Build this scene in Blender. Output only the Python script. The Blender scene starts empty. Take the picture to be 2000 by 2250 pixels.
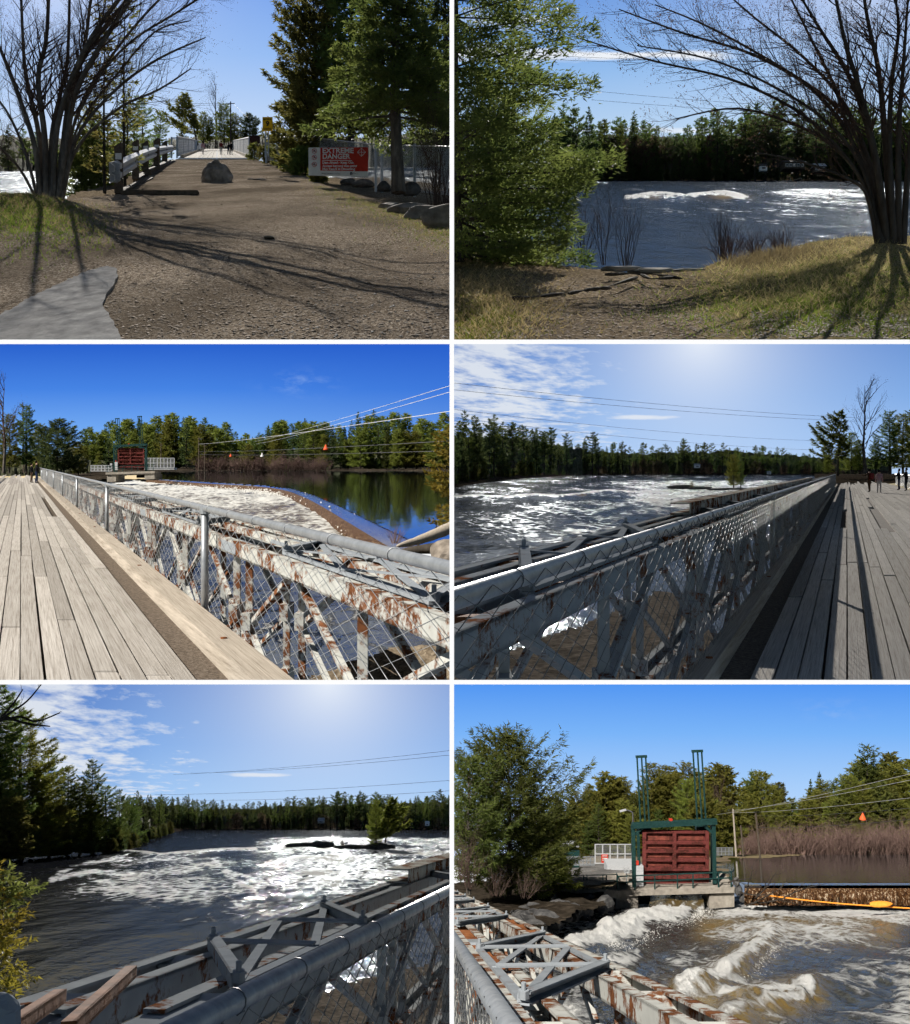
import bpy, bmesh, math, random
import numpy as np
from mathutils import Vector, Matrix, noise

# ------------------------------------------------------------------ camera, world, suns, exposure
sc = bpy.context.scene
F = 2400.0                       # focal length in units of 1/2000 of the picture width
cam_d = bpy.data.cameras.new('camera'); cam = bpy.data.objects.new('camera', cam_d)
sc.collection.objects.link(cam); sc.camera = cam
cam.location = (0, 0, 0); cam.rotation_euler = (math.radians(90), 0, 0)
cam_d.sensor_fit = 'HORIZONTAL'; cam_d.sensor_width = 36.0; cam_d.lens = 36.0*F/2000.0
cam_d.clip_start = 0.1; cam_d.clip_end = 9000

w = bpy.data.worlds.new('World'); sc.world = w; w.use_nodes = True
nt = w.node_tree; bg = nt.nodes['Background']
sk = nt.nodes.new('ShaderNodeTexSky'); sk.sky_type = 'NISHITA'; sk.sun_disc = False
sk.sun_elevation = math.radians(32); sk.sun_rotation = math.radians(-20)
tcw = nt.nodes.new('ShaderNodeTexCoord'); spw = nt.nodes.new('ShaderNodeSeparateXYZ'); abw = nt.nodes.new('ShaderNodeMath'); abw.operation = 'ABSOLUTE'; cbw = nt.nodes.new('ShaderNodeCombineXYZ')
nt.links.new(tcw.outputs['Generated'], spw.inputs[0]); nt.links.new(spw.outputs[2], abw.inputs[0])      # the sets hang free: open sky all round them
nt.links.new(spw.outputs[0], cbw.inputs[0]); nt.links.new(spw.outputs[1], cbw.inputs[1]); nt.links.new(abw.outputs[0], cbw.inputs[2]); nt.links.new(cbw.outputs[0], sk.inputs[0])
nt.links.new(sk.outputs[0], bg.inputs[0]); bg.inputs[1].default_value = 0.032

sc.view_settings.view_transform = 'Standard'; sc.view_settings.look = 'None'
sc.view_settings.exposure = 0.6; sc.view_settings.gamma = 1.0
sc.cycles.use_denoising = True; sc.cycles.use_adaptive_sampling = True; sc.cycles.adaptive_threshold = .035; sc.cycles.adaptive_min_samples = 12
sc.cycles.max_bounces = 4; sc.cycles.diffuse_bounces = 2; sc.cycles.glossy_bounces = 3; sc.cycles.transparent_max_bounces = 8
sc.cycles.caustics_reflective = False; sc.cycles.caustics_refractive = False

# the photograph is a sheet of six pictures of one river crossing: each is a set of its own.
# hor = eye level of that picture, clip = its edges towards the neighbouring pictures (l, t, r, b)
PAN = {
 1: dict(rect=(0, 0, 988, 746),      hor=316,  clip=(None, None, 988, 746)),
 2: dict(rect=(998, 0, 2000, 746),   hor=375,  clip=(998, None, None, 746)),
 3: dict(rect=(0, 756, 988, 1494),   hor=1018, clip=(None, 756, 988, 1494)),
 4: dict(rect=(998, 756, 2000, 1494), hor=1034, clip=(998, 756, None, 1494)),
 5: dict(rect=(0, 1504, 988, 2250),  hor=1800, clip=(None, 1504, 988, None)),
 6: dict(rect=(998, 1504, 2000, 2250), hor=1860, clip=(998, 1504, None, None)),
}
COL = {}
for i in PAN:
    COL[i] = bpy.data.collections.new('picture_%d' % i); sc.collection.children.link(COL[i])
# each picture was taken facing its own way, so each set has the sun at its own bearing
SUN = {1: ((-.36, 1, .79), 5.0), 2: ((.36, 1, .82), 5.0), 3: ((-.62, -.42, .62), 4.8),
       4: ((.06, 1, .30), 3.4), 5: ((-.10, 1, -.02), 4.4), 6: ((-.38, -.62, .72), 5.0)}
for i, (d, e) in SUN.items():
    ld = bpy.data.lights.new('sun', 'SUN'); ld.energy = e; ld.angle = math.radians(0.2); ld.color = (1, .95, .87)
    lo = bpy.data.objects.new('sun', ld); sc.collection.objects.link(lo)
    lo.rotation_euler = Vector(d).to_track_quat('Z', 'Y').to_euler()
    lo.light_linking.receiver_collection = COL[i]; lo.light_linking.blocker_collection = COL[i]

# ------------------------------------------------------------------ helpers
CUR = 1
def use(i):
    global CUR
    CUR = i
def R(px, py, Y): return Vector(((px-1000)/F*Y, Y, (1125-py)/F*Y))
def hor(): return PAN[CUR]['hor']
def slope(h=None): return (1125-(hor() if h is None else h))/F
def G(px, py, h=1.6, hz=None):              # point on the level h metres under the eye
    hz = hor() if hz is None else hz
    return R(px, py, h*F/(py-hz))
def L(X, Y, z=0, hz=None): return Vector((X, Y, slope(hz)*Y+z))   # z = height relative to the eye

def link(o): COL[CUR].objects.link(o); return o
def tag(o, label=None, cat=None, group=None, kind=None):
    if label: o['label'] = label
    if cat: o['category'] = cat
    if group: o['group'] = group
    if kind: o['kind'] = kind
    return o
def thing(name, label, cat, loc, rz=0, scale=1, group=None):
    o = link(bpy.data.objects.new(name, None)); o.location = loc; o.rotation_euler = (0, 0, rz)
    o.scale = (scale,)*3 if not hasattr(scale, '__len__') else scale
    o.empty_display_size = .1
    return tag(o, label, cat, group)
def child(name, me, parent):
    o = link(bpy.data.objects.new(name, me)); o.parent = parent; return o

class B:
    def __init__(s): s.v = []; s.f = []; s.m = []
    def add(s, vs, fs, m=0):
        o = len(s.v); s.v += [tuple(v) for v in vs]
        for f in fs: s.f.append(tuple(i+o for i in f)); s.m.append(m)
        return s
    def frame(s, p, q, up):
        d = (Vector(q)-Vector(p)); d.normalize(); up = Vector(up)
        if abs(d.dot(up)) > .98: up = Vector((0, 1, 0))
        x = d.cross(up).normalized(); return d, x, x.cross(d).normalized()
    def beam(s, p, q, w, h, m=0, up=(0, 0, 1), off=(0, 0), taper=1):
        p = Vector(p); q = Vector(q); d, x, z = s.frame(p, q, up)
        p = p+x*off[0]+z*off[1]; q = q+x*off[0]+z*off[1]; vs = []
        for c, k in ((p, 1), (q, taper)):
            for a, b in ((-1, -1), (1, -1), (1, 1), (-1, 1)): vs.append(c+x*(a*w*k/2)+z*(b*h*k/2))
        return s.add(vs, [(3, 2, 1, 0), (4, 5, 6, 7), (0, 1, 5, 4), (1, 2, 6, 5), (2, 3, 7, 6), (3, 0, 4, 7)], m)
    def box(s, c, sz, m=0, rz=0):
        c = Vector(c); cr, sr = math.cos(rz), math.sin(rz); vs = []
        for dz in (-.5, .5):
            for a, b in ((-.5, -.5), (.5, -.5), (.5, .5), (-.5, .5)):
                x, y = a*sz[0], b*sz[1]; vs.append(c+Vector((x*cr-y*sr, x*sr+y*cr, dz*sz[2])))
        return s.add(vs, [(3, 2, 1, 0), (4, 5, 6, 7), (0, 1, 5, 4), (1, 2, 6, 5), (2, 3, 7, 6), (3, 0, 4, 7)], m)
    def prism(s, pts, ext, m=0):           # polygon (list of points) pushed along ext
        n = len(pts); ext = Vector(ext); a = [Vector(p) for p in pts]
        return s.add(a+[p+ext for p in a], [tuple(range(n))[::-1], tuple(range(n, 2*n))] + [(i, (i+1) % n, (i+1) % n+n, i+n) for i in range(n)], m)
    def tube(s, pts, rad, n=6, m=0, cap=True):
        pts = [Vector(p) for p in pts]; k = len(pts)
        if not hasattr(rad, '__len__'): rad = [rad]*k
        vs = []; x = None
        for i, p in enumerate(pts):
            d = (pts[min(i+1, k-1)]-pts[max(i-1, 0)])
            if d.length < 1e-9: d = Vector((0, 0, 1))
            d.normalize()
            if x is None: x = d.orthogonal().normalized()
            x = (x-d*x.dot(d))
            if x.length < 1e-6: x = d.orthogonal()
            x.normalize(); y = d.cross(x)
            for j in range(n):
                a = 2*math.pi*j/n; vs.append(p+(x*math.cos(a)+y*math.sin(a))*rad[i])
        fs = []
        for i in range(k-1):
            for j in range(n):
                a, b = i*n+j, i*n+(j+1) % n; fs.append((a, b, b+n, a+n))
        if cap: fs += [tuple(range(n))[::-1], tuple(range((k-1)*n, k*n))]
        return s.add(vs, fs, m)
    def chan(s, p, q, w, h, t=.02, m=0, side=1, up=(0, 0, 1)):    # C-channel open to one side
        p = Vector(p); q = Vector(q); d, x, z = s.frame(p, q, up)
        s.beam(p, q, t, h, m, up, (-side*(w-t)/2, 0))
        s.beam(p, q, w, t, m, up, (0, (h-t)/2)); s.beam(p, q, w, t, m, up, (0, -(h-t)/2)); return s
    def mesh(s, name, mats, origin=(0, 0, 0), smooth=False):
        me = bpy.data.meshes.new(name); o = Vector(origin)
        me.from_pydata([(v[0]-o[0], v[1]-o[1], v[2]-o[2]) for v in s.v], [], s.f)
        for m in (mats if isinstance(mats, (list, tuple)) else [mats]): me.materials.append(m)
        if len(me.materials) > 1: me.polygons.foreach_set('material_index', s.m)
        if smooth: me.polygons.foreach_set('use_smooth', [True]*len(s.f))
        me.update(); return me
    def build(s, name, mats, parent=None, origin=None, smooth=False):
        if parent is not None: o0 = parent.location.copy() if parent.parent is None else parent.parent.location+parent.location
        else: o0 = Vector(origin) if origin is not None else Vector(s.v[0])
        o = link(bpy.data.objects.new(name, s.mesh(name, mats, o0, smooth)))
        if parent is not None: o.parent = parent
        else: o.location = o0
        return o

def npmesh(name, v, f, mat, smooth=False):
    """numpy arrays: v (n,3), f (m,k) all faces with k corners"""
    me = bpy.data.meshes.new(name); v = np.asarray(v, np.float32); f = np.asarray(f, np.int32)
    me.vertices.add(len(v)); me.vertices.foreach_set('co', v.ravel())
    k = f.shape[1]; me.loops.add(f.size); me.loops.foreach_set('vertex_index', f.ravel())
    me.polygons.add(len(f)); me.polygons.foreach_set('loop_start', np.arange(0, f.size, k, dtype=np.int32))
    try: me.polygons.foreach_set('loop_total', np.full(len(f), k, np.int32))
    except Exception: pass
    if smooth: me.polygons.foreach_set('use_smooth', np.ones(len(f), bool))
    me.update(calc_edges=True); me.validate()
    for m in (mat if isinstance(mat, (list, tuple)) else [mat]): me.materials.append(m)
    return me
def nobj(name, v, f, mat, parent=None, origin=None, smooth=False):
    o0 = np.array(parent.location if parent is not None else (origin if origin is not None else (0, 0, 0)))
    o = link(bpy.data.objects.new(name, npmesh(name, np.asarray(v)-o0, f, mat, smooth)))
    if parent is not None: o.parent = parent
    else: o.location = o0
    return o
def attr(o, name, vals):
    a = o.data.attributes.new(name, 'FLOAT', 'POINT'); a.data.foreach_set('value', np.asarray(vals, np.float32).ravel())

def fbm(x, y, sd=0, oct=4):                 # cheap vectorised value noise, roughly -1..1
    x = np.asarray(x, float); y = np.asarray(y, float); t = np.zeros(np.broadcast(x, y).shape); a = .5
    def hsh(i, j, k):
        n = (i.astype(np.int64)*374761393 + j.astype(np.int64)*668265263 + (k*1442695041)) & 0xffffffff
        n = ((n ^ (n >> 13))*1274126177) & 0xffffffff
        return ((n ^ (n >> 16)) & 0xffff)/32767.5-1
    for o in range(oct):
        xi = np.floor(x); yi = np.floor(y); fx = x-xi; fy = y-yi; fx = fx*fx*(3-2*fx); fy = fy*fy*(3-2*fy)
        a00 = hsh(xi, yi, sd+o); a10 = hsh(xi+1, yi, sd+o); a01 = hsh(xi, yi+1, sd+o); a11 = hsh(xi+1, yi+1, sd+o)
        t += a*((a00*(1-fx)+a10*fx)*(1-fy)+(a01*(1-fx)+a11*fx)*fy); x = x*2.03+17.1; y = y*2.03+9.7; a *= .5
    return t
def sstep(a, b, x): t = np.clip((x-a)/(b-a), 0, 1); return t*t*(3-2*t)
def pseg(px, py, pts):                       # distance (in picture units) to a polyline, vectorised
    d = np.full(np.broadcast(px, py).shape, 1e9)
    for (x0, y0), (x1, y1) in zip(pts[:-1], pts[1:]):
        dx, dy = x1-x0, y1-y0; t = np.clip(((px-x0)*dx+(py-y0)*dy)/(dx*dx+dy*dy+1e-9), 0, 1)
        d = np.minimum(d, np.hypot(px-x0-t*dx, py-y0-t*dy))
    return d
def inpoly(px, py, poly):
    c = np.zeros(px.shape, bool); n = len(poly); j = n-1
    for i in range(n):
        xi, yi = poly[i]; xj, yj = poly[j]
        c ^= ((yi > py) != (yj > py)) & (px < (xj-xi)*(py-yi)/(yj-yi+1e-9)+xi); j = i
    return c
def sheet(name, px0, px1, pys, h, mat, dz=None, poly=None, nx=160, hz=None, smooth=True, parent=None):
    """ground or water sheet sampled along the rows pys; h depth under the eye; dz(px,py,X,Y) relief"""
    hz = hor() if hz is None else hz
    pys = np.asarray(pys, float); pxs = np.linspace(px0, px1, nx); PX, PY = np.meshgrid(pxs, pys)
    Y = h*F/(PY-hz); X = (PX-1000)/F*Y; Z = (1125-PY)/F*Y
    if dz is not None: Z = Z+dz(PX, PY, X, Y)
    n, m = PX.shape; idx = np.arange(n*m).reshape(n, m)
    f = np.stack([idx[1:, :-1], idx[1:, 1:], idx[:-1, 1:], idx[:-1, :-1]], -1).reshape(-1, 4)
    if poly is not None:
        cx = (PX[1:, :-1]+PX[:-1, 1:])/2; cy = (PY[1:, :-1]+PY[:-1, 1:])/2
        f = f[inpoly(cx, cy, poly).ravel()]
    o = nobj(name, np.stack([X, Y, Z], -1).reshape(-1, 3), f, mat, None, (X.mean(), Y.min(), Z.min()), smooth)
    return o, PX, PY, X, Y

# ------------------------------------------------------------------ materials
MAT = {}
def nodes(name):
    m = bpy.data.materials.new(name); m.use_nodes = True; t = m.node_tree; MAT[name] = m
    return m, t, t.nodes['Principled BSDF'], t.nodes['Material Output']
def nn(t, typ, **kw):
    n = t.nodes.new(typ)
    for k, v in kw.items():
        if k.startswith('i_'):
            key = k[2:]; n.inputs[int(key) if key.isdigit() else key].default_value = v
        else: setattr(n, k, v)
    return n
def ramp(t, fac, stops):
    r = t.nodes.new('ShaderNodeValToRGB'); e = r.color_ramp.elements
    while len(e) < len(stops): e.new(.5)
    for i, (p, c) in enumerate(stops): e[i].position = p; e[i].color = (*c, 1) if len(c) == 3 else c
    t.links.new(fac, r.inputs[0]); return r.outputs[0]
def mapped(t, scale=(1, 1, 1), coord='Object'):
    tc = t.nodes.new('ShaderNodeTexCoord'); mp = t.nodes.new('ShaderNodeMapping')
    mp.inputs['Scale'].default_value = scale; t.links.new(tc.outputs[coord], mp.inputs[0]); return mp.outputs[0]
def mathn(t, op, a, b=None, clamp=False):
    n = t.nodes.new('ShaderNodeMath'); n.operation = op; n.use_clamp = clamp
    for i, q in enumerate((a, b)):
        if q is None: continue
        if isinstance(q, (int, float)): n.inputs[i].default_value = q
        else: t.links.new(q, n.inputs[i])
    return n.outputs[0]
def mixc(t, fac, a, b, blend='MIX'):
    n = t.nodes.new('ShaderNodeMix'); n.data_type = 'RGBA'; n.blend_type = blend
    for k, q in ((0, fac), (6, a), (7, b)):
        if isinstance(q, (int, float)): n.inputs[k].default_value = q
        elif isinstance(q, tuple): n.inputs[k].default_value = (*q, 1) if len(q) == 3 else q
        else: t.links.new(q, n.inputs[k])
    return n.outputs[2]
def noisen(t, vec, scale, detail=5, rough=.6, out=0):
    n = nn(t, 'ShaderNodeTexNoise', i_Scale=scale, i_Detail=detail, i_Roughness=rough); t.links.new(vec, n.inputs['Vector']); return n.outputs[out]
def bump(t, p, hgt, strength=.5, dist=.02):
    b = nn(t, 'ShaderNodeBump', i_Strength=strength, i_Distance=dist); t.links.new(hgt, b.inputs['Height']); t.links.new(b.outputs[0], p.inputs['Normal'])
def mat(name, cols, rough=.8, scale=4, sc3=(1, 1, 1), bmp=.4, bdist=.02, metal=0, detail=6, spec=.08):
    """noise-mottled surface; cols = ramp stops"""
    m, t, p, o = nodes(name); v = mapped(t, sc3); n = noisen(t, v, scale, detail, .65)
    t.links.new(ramp(t, n, cols), p.inputs['Base Color']); p.inputs['Roughness'].default_value = rough
    p.inputs['Metallic'].default_value = metal; p.inputs['Specular IOR Level'].default_value = spec if not metal else .5
    if bmp: bump(t, p, n, bmp, bdist)
    return m
def leafmat(name, c0, c1, trans=.35, scale=1.2):
    m, t, p, o = nodes(name); v = mapped(t); n = noisen(t, v, scale, 3)
    oi = t.nodes.new('ShaderNodeObjectInfo')
    col = ramp(t, n, [(.3, c0), (.7, c1)])
    hs = nn(t, 'ShaderNodeHueSaturation'); t.links.new(col, hs.inputs['Color'])
    t.links.new(mathn(t, 'MULTIPLY_ADD', oi.outputs['Random'], .05), hs.inputs['Hue'])
    hs.inputs['Hue'].links[0].from_node.inputs[2].default_value = .475
    va = mathn(t, 'MULTIPLY_ADD', oi.outputs['Random'], .5); va.node.inputs[2].default_value = .75; t.links.new(va, hs.inputs['Value'])
    p.inputs['Roughness'].default_value = .6; p.inputs['Specular IOR Level'].default_value = .2
    t.links.new(hs.outputs[0], p.inputs['Base Color'])
    tr = t.nodes.new('ShaderNodeBsdfTranslucent'); t.links.new(hs.outputs[0], tr.inputs[0])
    mx = t.nodes.new('ShaderNodeMixShader'); mx.inputs[0].default_value = trans
    t.links.new(p.outputs[0], mx.inputs[1]); t.links.new(tr.outputs[0], mx.inputs[2]); t.links.new(mx.outputs[0], o.inputs[0])
    return m

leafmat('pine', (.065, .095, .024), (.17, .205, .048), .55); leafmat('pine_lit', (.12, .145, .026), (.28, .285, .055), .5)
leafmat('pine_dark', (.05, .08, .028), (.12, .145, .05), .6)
leafmat('spruce', (.07, .11, .028), (.20, .235, .06), .55, 2.0)
leafmat('cedar', (.10, .115, .028), (.23, .215, .055), .55, 1.0); leafmat('cedar_gold', (.16, .13, .02), (.34, .27, .04), .5, 3)
leafmat('bush', (.08, .115, .028), (.19, .22, .05), .55)
leafmat('budding', (.10, .07, .045), (.17, .12, .07), .4); leafmat('straw', (.22, .165, .08), (.46, .37, .19), .4, 3)
leafmat('grass', (.08, .12, .018), (.20, .25, .035), .45, 3)
mat('bark', [(.3, (.035, .028, .022)), (.7, (.10, .085, .07))], .9, 6, (1, 1, .25), .8, .03)
mat('bark_grey', [(.3, (.05, .042, .036)), (.52, (.11, .095, .08)), (.7, (.2, .18, .15))], .9, 5, (1, 1, .3), .7, .03)
mat('bark_dark', [(.3, (.02, .017, .014)), (.7, (.06, .05, .042))], .9, 6, (1, 1, .3), .5)
mat('twig', [(.3, (.05, .035, .03)), (.7, (.11, .075, .06))], .85, 8, bmp=0)
mat('twig_red', [(.3, (.10, .06, .05)), (.7, (.19, .13, .11))], .85, 8, bmp=0)
mat('galv', [(.3, (.26, .28, .30)), (.7, (.42, .44, .46))], .45, 12, bmp=.1, metal=.6)
mat('galv_pale', [(.3, (.4, .41, .42)), (.7, (.56, .57, .58))], .5, 10, bmp=.1, metal=.2)
mat('wire', [(.3, (.33, .34, .35)), (.7, (.5, .51, .52))], .5, 30, bmp=0, metal=.3)
mat('cable', [(.3, (.07, .07, .075)), (.7, (.12, .12, .13))], .6, 3, bmp=0)
mat('cable_bright', [(.3, (.5, .5, .5)), (.7, (.65, .65, .65))], .5, 3, bmp=0)
mat('concrete', [(.25, (.17, .15, .13)), (.55, (.30, .27, .23)), (.8, (.40, .37, .32))], .9, 3, bmp=.5, bdist=.03)
mat('rock', [(.3, (.09, .075, .062)), (.5, (.24, .205, .17)), (.72, (.42, .375, .33))], .85, 2.2, bmp=.9, bdist=.06, detail=9)
mat('rock_dark', [(.3, (.03, .03, .032)), (.7, (.13, .125, .12))], .8, 3, bmp=.9, bdist=.05)
mat('green_steel', [(.3, (.008, .028, .026)), (.7, (.02, .055, .052))], .5, 8, bmp=.1)
mat('white_paint', [(.3, (.62, .62, .6)), (.7, (.78, .78, .76))], .5, 5, bmp=.05)
mat('black_paint', [(.3, (.012, .012, .013)), (.7, (.03, .03, .03))], .5, 5, bmp=0)
mat('red_sign', [(.3, (.45, .035, .022)), (.7, (.56, .05, .03))], .45, 6, bmp=.03)
mat('yellow_sign', [(.3, (.75, .40, .01)), (.7, (.85, .47, .02))], .45, 6, bmp=.03)
mat('orange_float', [(.3, (.72, .24, .03)), (.7, (.85, .34, .05))], .5, 6, bmp=.05)
mat('cone_orange', [(.3, (.8, .10, .03)), (.7, (.9, .15, .05))], .5, 6, bmp=0)
mat('rust', [(.3, (.10, .035, .015)), (.7, (.28, .11, .045))], .9, 6, bmp=.4)
mat('dark_wood', [(.3, (.05, .04, .03)), (.7, (.14, .11, .085))], .9, 8, (1, .3, 1), .5)
mat('brown_board', [(.3, (.03, .014, .012)), (.7, (.06, .03, .025))], .8, 6, bmp=.1)
mat('grit', [(.3, (.05, .04, .03)), (.5, (.14, .11, .085)), (.72, (.24, .2, .16))], .95, 30, bmp=.8, bdist=.02)
mat('skin', [(.3, (.45, .28, .2)), (.7, (.55, .35, .26))], .6, 5, bmp=0)
for nm, c in (('cloth_black', (.012, .012, .014)), ('cloth_red', (.16, .025, .025)), ('cloth_grey', (.36, .36, .36)), ('cloth_pink', (.52, .30, .33)),
              ('cloth_pale', (.55, .5, .48)), ('cloth_navy', (.02, .03, .07)), ('hair', (.015, .01, .008)), ('cloth_brown', (.08, .05, .03))):
    mat(nm, [(.3, tuple(q*.75 for q in c)), (.7, c)], .85, 9, bmp=.2)

def steelmat(name, rust=.5, base=(.52, .53, .50), rustc=((.07, .026, .013), (.21, .085, .038))):
    """chalky grey-white painted steel with rust blooming through"""
    m, t, p, o = nodes(name); v = mapped(t); n1 = noisen(t, v, 2.4, 9, .75); n2 = noisen(t, v, 11, 5, .65); n3 = noisen(t, v, 5, 3)
    s = mathn(t, 'ADD', mathn(t, 'MULTIPLY', n1, .75), mathn(t, 'MULTIPLY', n2, .25))
    msk = ramp(t, s, [(rust, (0, 0, 0)), (rust+.05, (1, 1, 1))])
    pc = ramp(t, n3, [(.3, tuple(q*.8 for q in base)), (.7, base)])
    rc = ramp(t, n2, [(.3, rustc[0]), (.7, rustc[1])])
    t.links.new(mixc(t, msk, pc, rc), p.inputs['Base Color']); p.inputs['Roughness'].default_value = .6; p.inputs['Specular IOR Level'].default_value = 0
    bump(t, p, s, .3, .01); return m
steelmat('steel', .525, (.36, .38, .39)); steelmat('steel_rusty', .488, (.52, .52, .48)); steelmat('steel_shade', .58, (.30, .325, .35))  # steel: shade on the backlit trusses put into a darker base colour
steelmat('gate_red', .49, (.15, .04, .036), ((.02, .012, .01), (.10, .03, .024)))
mat('rusty_red', [(.3, (.05, .022, .016)), (.55, (.2, .055, .04)), (.75, (.3, .09, .06))], .85, 3, bmp=.4)

def plankmat(name, a, b, c, dx=0):
    """weathered timber, grain running along the direction (dx, 1)"""
    m, t, p, o = nodes(name); tc = t.nodes.new('ShaderNodeTexCoord'); sp = t.nodes.new('ShaderNodeSeparateXYZ'); t.links.new(tc.outputs['Object'], sp.inputs[0]); cb = t.nodes.new('ShaderNodeCombineXYZ')
    tt = mathn(t, 'MULTIPLY_ADD', sp.outputs[1], -dx); t.links.new(sp.outputs[0], tt.node.inputs[2]); t.links.new(mathn(t, 'MULTIPLY', tt, 26.0), cb.inputs[0]); t.links.new(mathn(t, 'MULTIPLY', sp.outputs[1], .22), cb.inputs[1]); t.links.new(mathn(t, 'MULTIPLY', sp.outputs[2], 6.0), cb.inputs[2])
    n = noisen(t, cb.outputs[0], 3.2, 9, .75)
    v2 = mapped(t); n2 = noisen(t, v2, .6, 3); oi = t.nodes.new('ShaderNodeObjectInfo')
    col = ramp(t, n, [(.3, a), (.5, b), (.7, c)])
    k = mathn(t, 'MULTIPLY_ADD', oi.outputs['Random'], .5); k.node.inputs[2].default_value = .72
    hs = nn(t, 'ShaderNodeHueSaturation'); t.links.new(col, hs.inputs['Color']); t.links.new(k, hs.inputs['Value'])
    col = mixc(t, mathn(t, 'MULTIPLY', n2, .5), hs.outputs[0], (.28, .25, .21), 'MIX')
    t.links.new(col, p.inputs['Base Color']); p.inputs['Roughness'].default_value = .85; p.inputs['Specular IOR Level'].default_value = .02; bump(t, p, n, .5, .015); return m
plankmat('plank', (.16, .13, .10), (.42, .38, .33), (.58, .54, .48))
plankmat('timber', (.16, .13, .10), (.44, .38, .31), (.60, .53, .45))
for q, dx_ in ((3, -.397), (4, .359)): plankmat('plank%d' % q, (.17, .145, .12), (.47, .435, .395), (.64, .61, .565), dx_); plankmat('timber%d' % q, (.15, .12, .09), (.38, .33, .27), (.55, .48, .40), dx_)

def watermat(name, deep, foamc=(.84, .83, .80), amber=(.20, .13, .035), rough=.09, stretch=3.6, wscale=1.5, bstr=.5, fscale=1.0, bdist=.12, spec=.5, refl=1.0, rmax=1.0, fgl=.15):
    """dark river water; vertex attribute 'foam' says where it breaks into white water, 'amber' where it stands up thin and brown"""
    m, t, p, o = nodes(name); v = mapped(t, (1, 1/stretch, 1)); f = nn(t, 'ShaderNodeAttribute', attribute_name='foam'); am = nn(t, 'ShaderNodeAttribute', attribute_name='amber')
    # warped foam lace
    wv = nn(t, 'ShaderNodeTexNoise', i_Scale=.7*fscale, i_Detail=2.0); t.links.new(v, wv.inputs['Vector'])
    ad = nn(t, 'ShaderNodeVectorMath', operation='MULTIPLY_ADD'); t.links.new(wv.outputs['Color'], ad.inputs[0]); ad.inputs[1].default_value = (1.2/fscale,)*3; t.links.new(v, ad.inputs[2])
    n1 = noisen(t, ad.outputs[0], 2.2*fscale, 9, .72); vo = nn(t, 'ShaderNodeTexVoronoi', feature='DISTANCE_TO_EDGE', i_Scale=2.0*fscale); t.links.new(ad.outputs[0], vo.inputs['Vector'])
    lace = mathn(t, 'SUBTRACT', 1.0, mathn(t, 'MULTIPLY', vo.outputs['Distance'], 2.2), True)
    pat = mathn(t, 'ADD', mathn(t, 'MULTIPLY', n1, .75), mathn(t, 'MULTIPLY', lace, .25))
    fm = mathn(t, 'MULTIPLY', mathn(t, 'SUBTRACT', mathn(t, 'ADD', pat, f.outputs['Fac']), 1.0), 5.0, True)
    col = mixc(t, am.outputs['Fac'], deep, amber); fcol = mixc(t, noisen(t, v, 5*fscale, 4), tuple(q*.72 for q in foamc), foamc)
    t.links.new(mixc(t, fm, col, fcol), p.inputs['Base Color'])
    r = mathn(t, 'ADD', mathn(t, 'MULTIPLY', fm, .55), rough); t.links.new(r, p.inputs['Roughness']); p.inputs['IOR'].default_value = 1.33
    b1 = noisen(t, v, wscale, 6, .62); n7 = noisen(t, v, 9*fscale, 5, .7); h = mathn(t, 'ADD', b1, mathn(t, 'MULTIPLY', fm, mathn(t, 'ADD', mathn(t, 'MULTIPLY', n1, 1.0), mathn(t, 'MULTIPLY', n7, .7)))); bump(t, p, h, bstr, bdist)
    p.inputs['Specular IOR Level'].default_value = 0            # body of the water; the sheen is a separate layer, capped as broken water reflects less at a grazing view
    gl = nn(t, 'ShaderNodeBsdfGlossy', i_Roughness=rough); gl.inputs['Color'].default_value = (.86, .93, 1, 1); fr = nn(t, 'ShaderNodeFresnel', i_IOR=1.33)
    nb = [q for q in t.nodes if q.type == 'BUMP'][0]; t.links.new(nb.outputs[0], gl.inputs['Normal']); t.links.new(nb.outputs[0], fr.inputs['Normal'])
    fac = mathn(t, 'MULTIPLY', mathn(t, 'MINIMUM', mathn(t, 'MULTIPLY', fr.outputs[0], refl), rmax), mathn(t, 'SUBTRACT', 1.0, fm)); fac = mathn(t, 'ADD', fac, mathn(t, 'MULTIPLY', fm, fgl)); t.links.new(mathn(t, 'ADD', mathn(t, 'MULTIPLY', fm, .35), rough), gl.inputs['Roughness'])
    mx = t.nodes.new('ShaderNodeMixShader'); t.links.new(fac, mx.inputs[0]); t.links.new(p.outputs[0], mx.inputs[1]); t.links.new(gl.outputs[0], mx.inputs[2]); t.links.new(mx.outputs[0], o.inputs[0])
    return m

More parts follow.
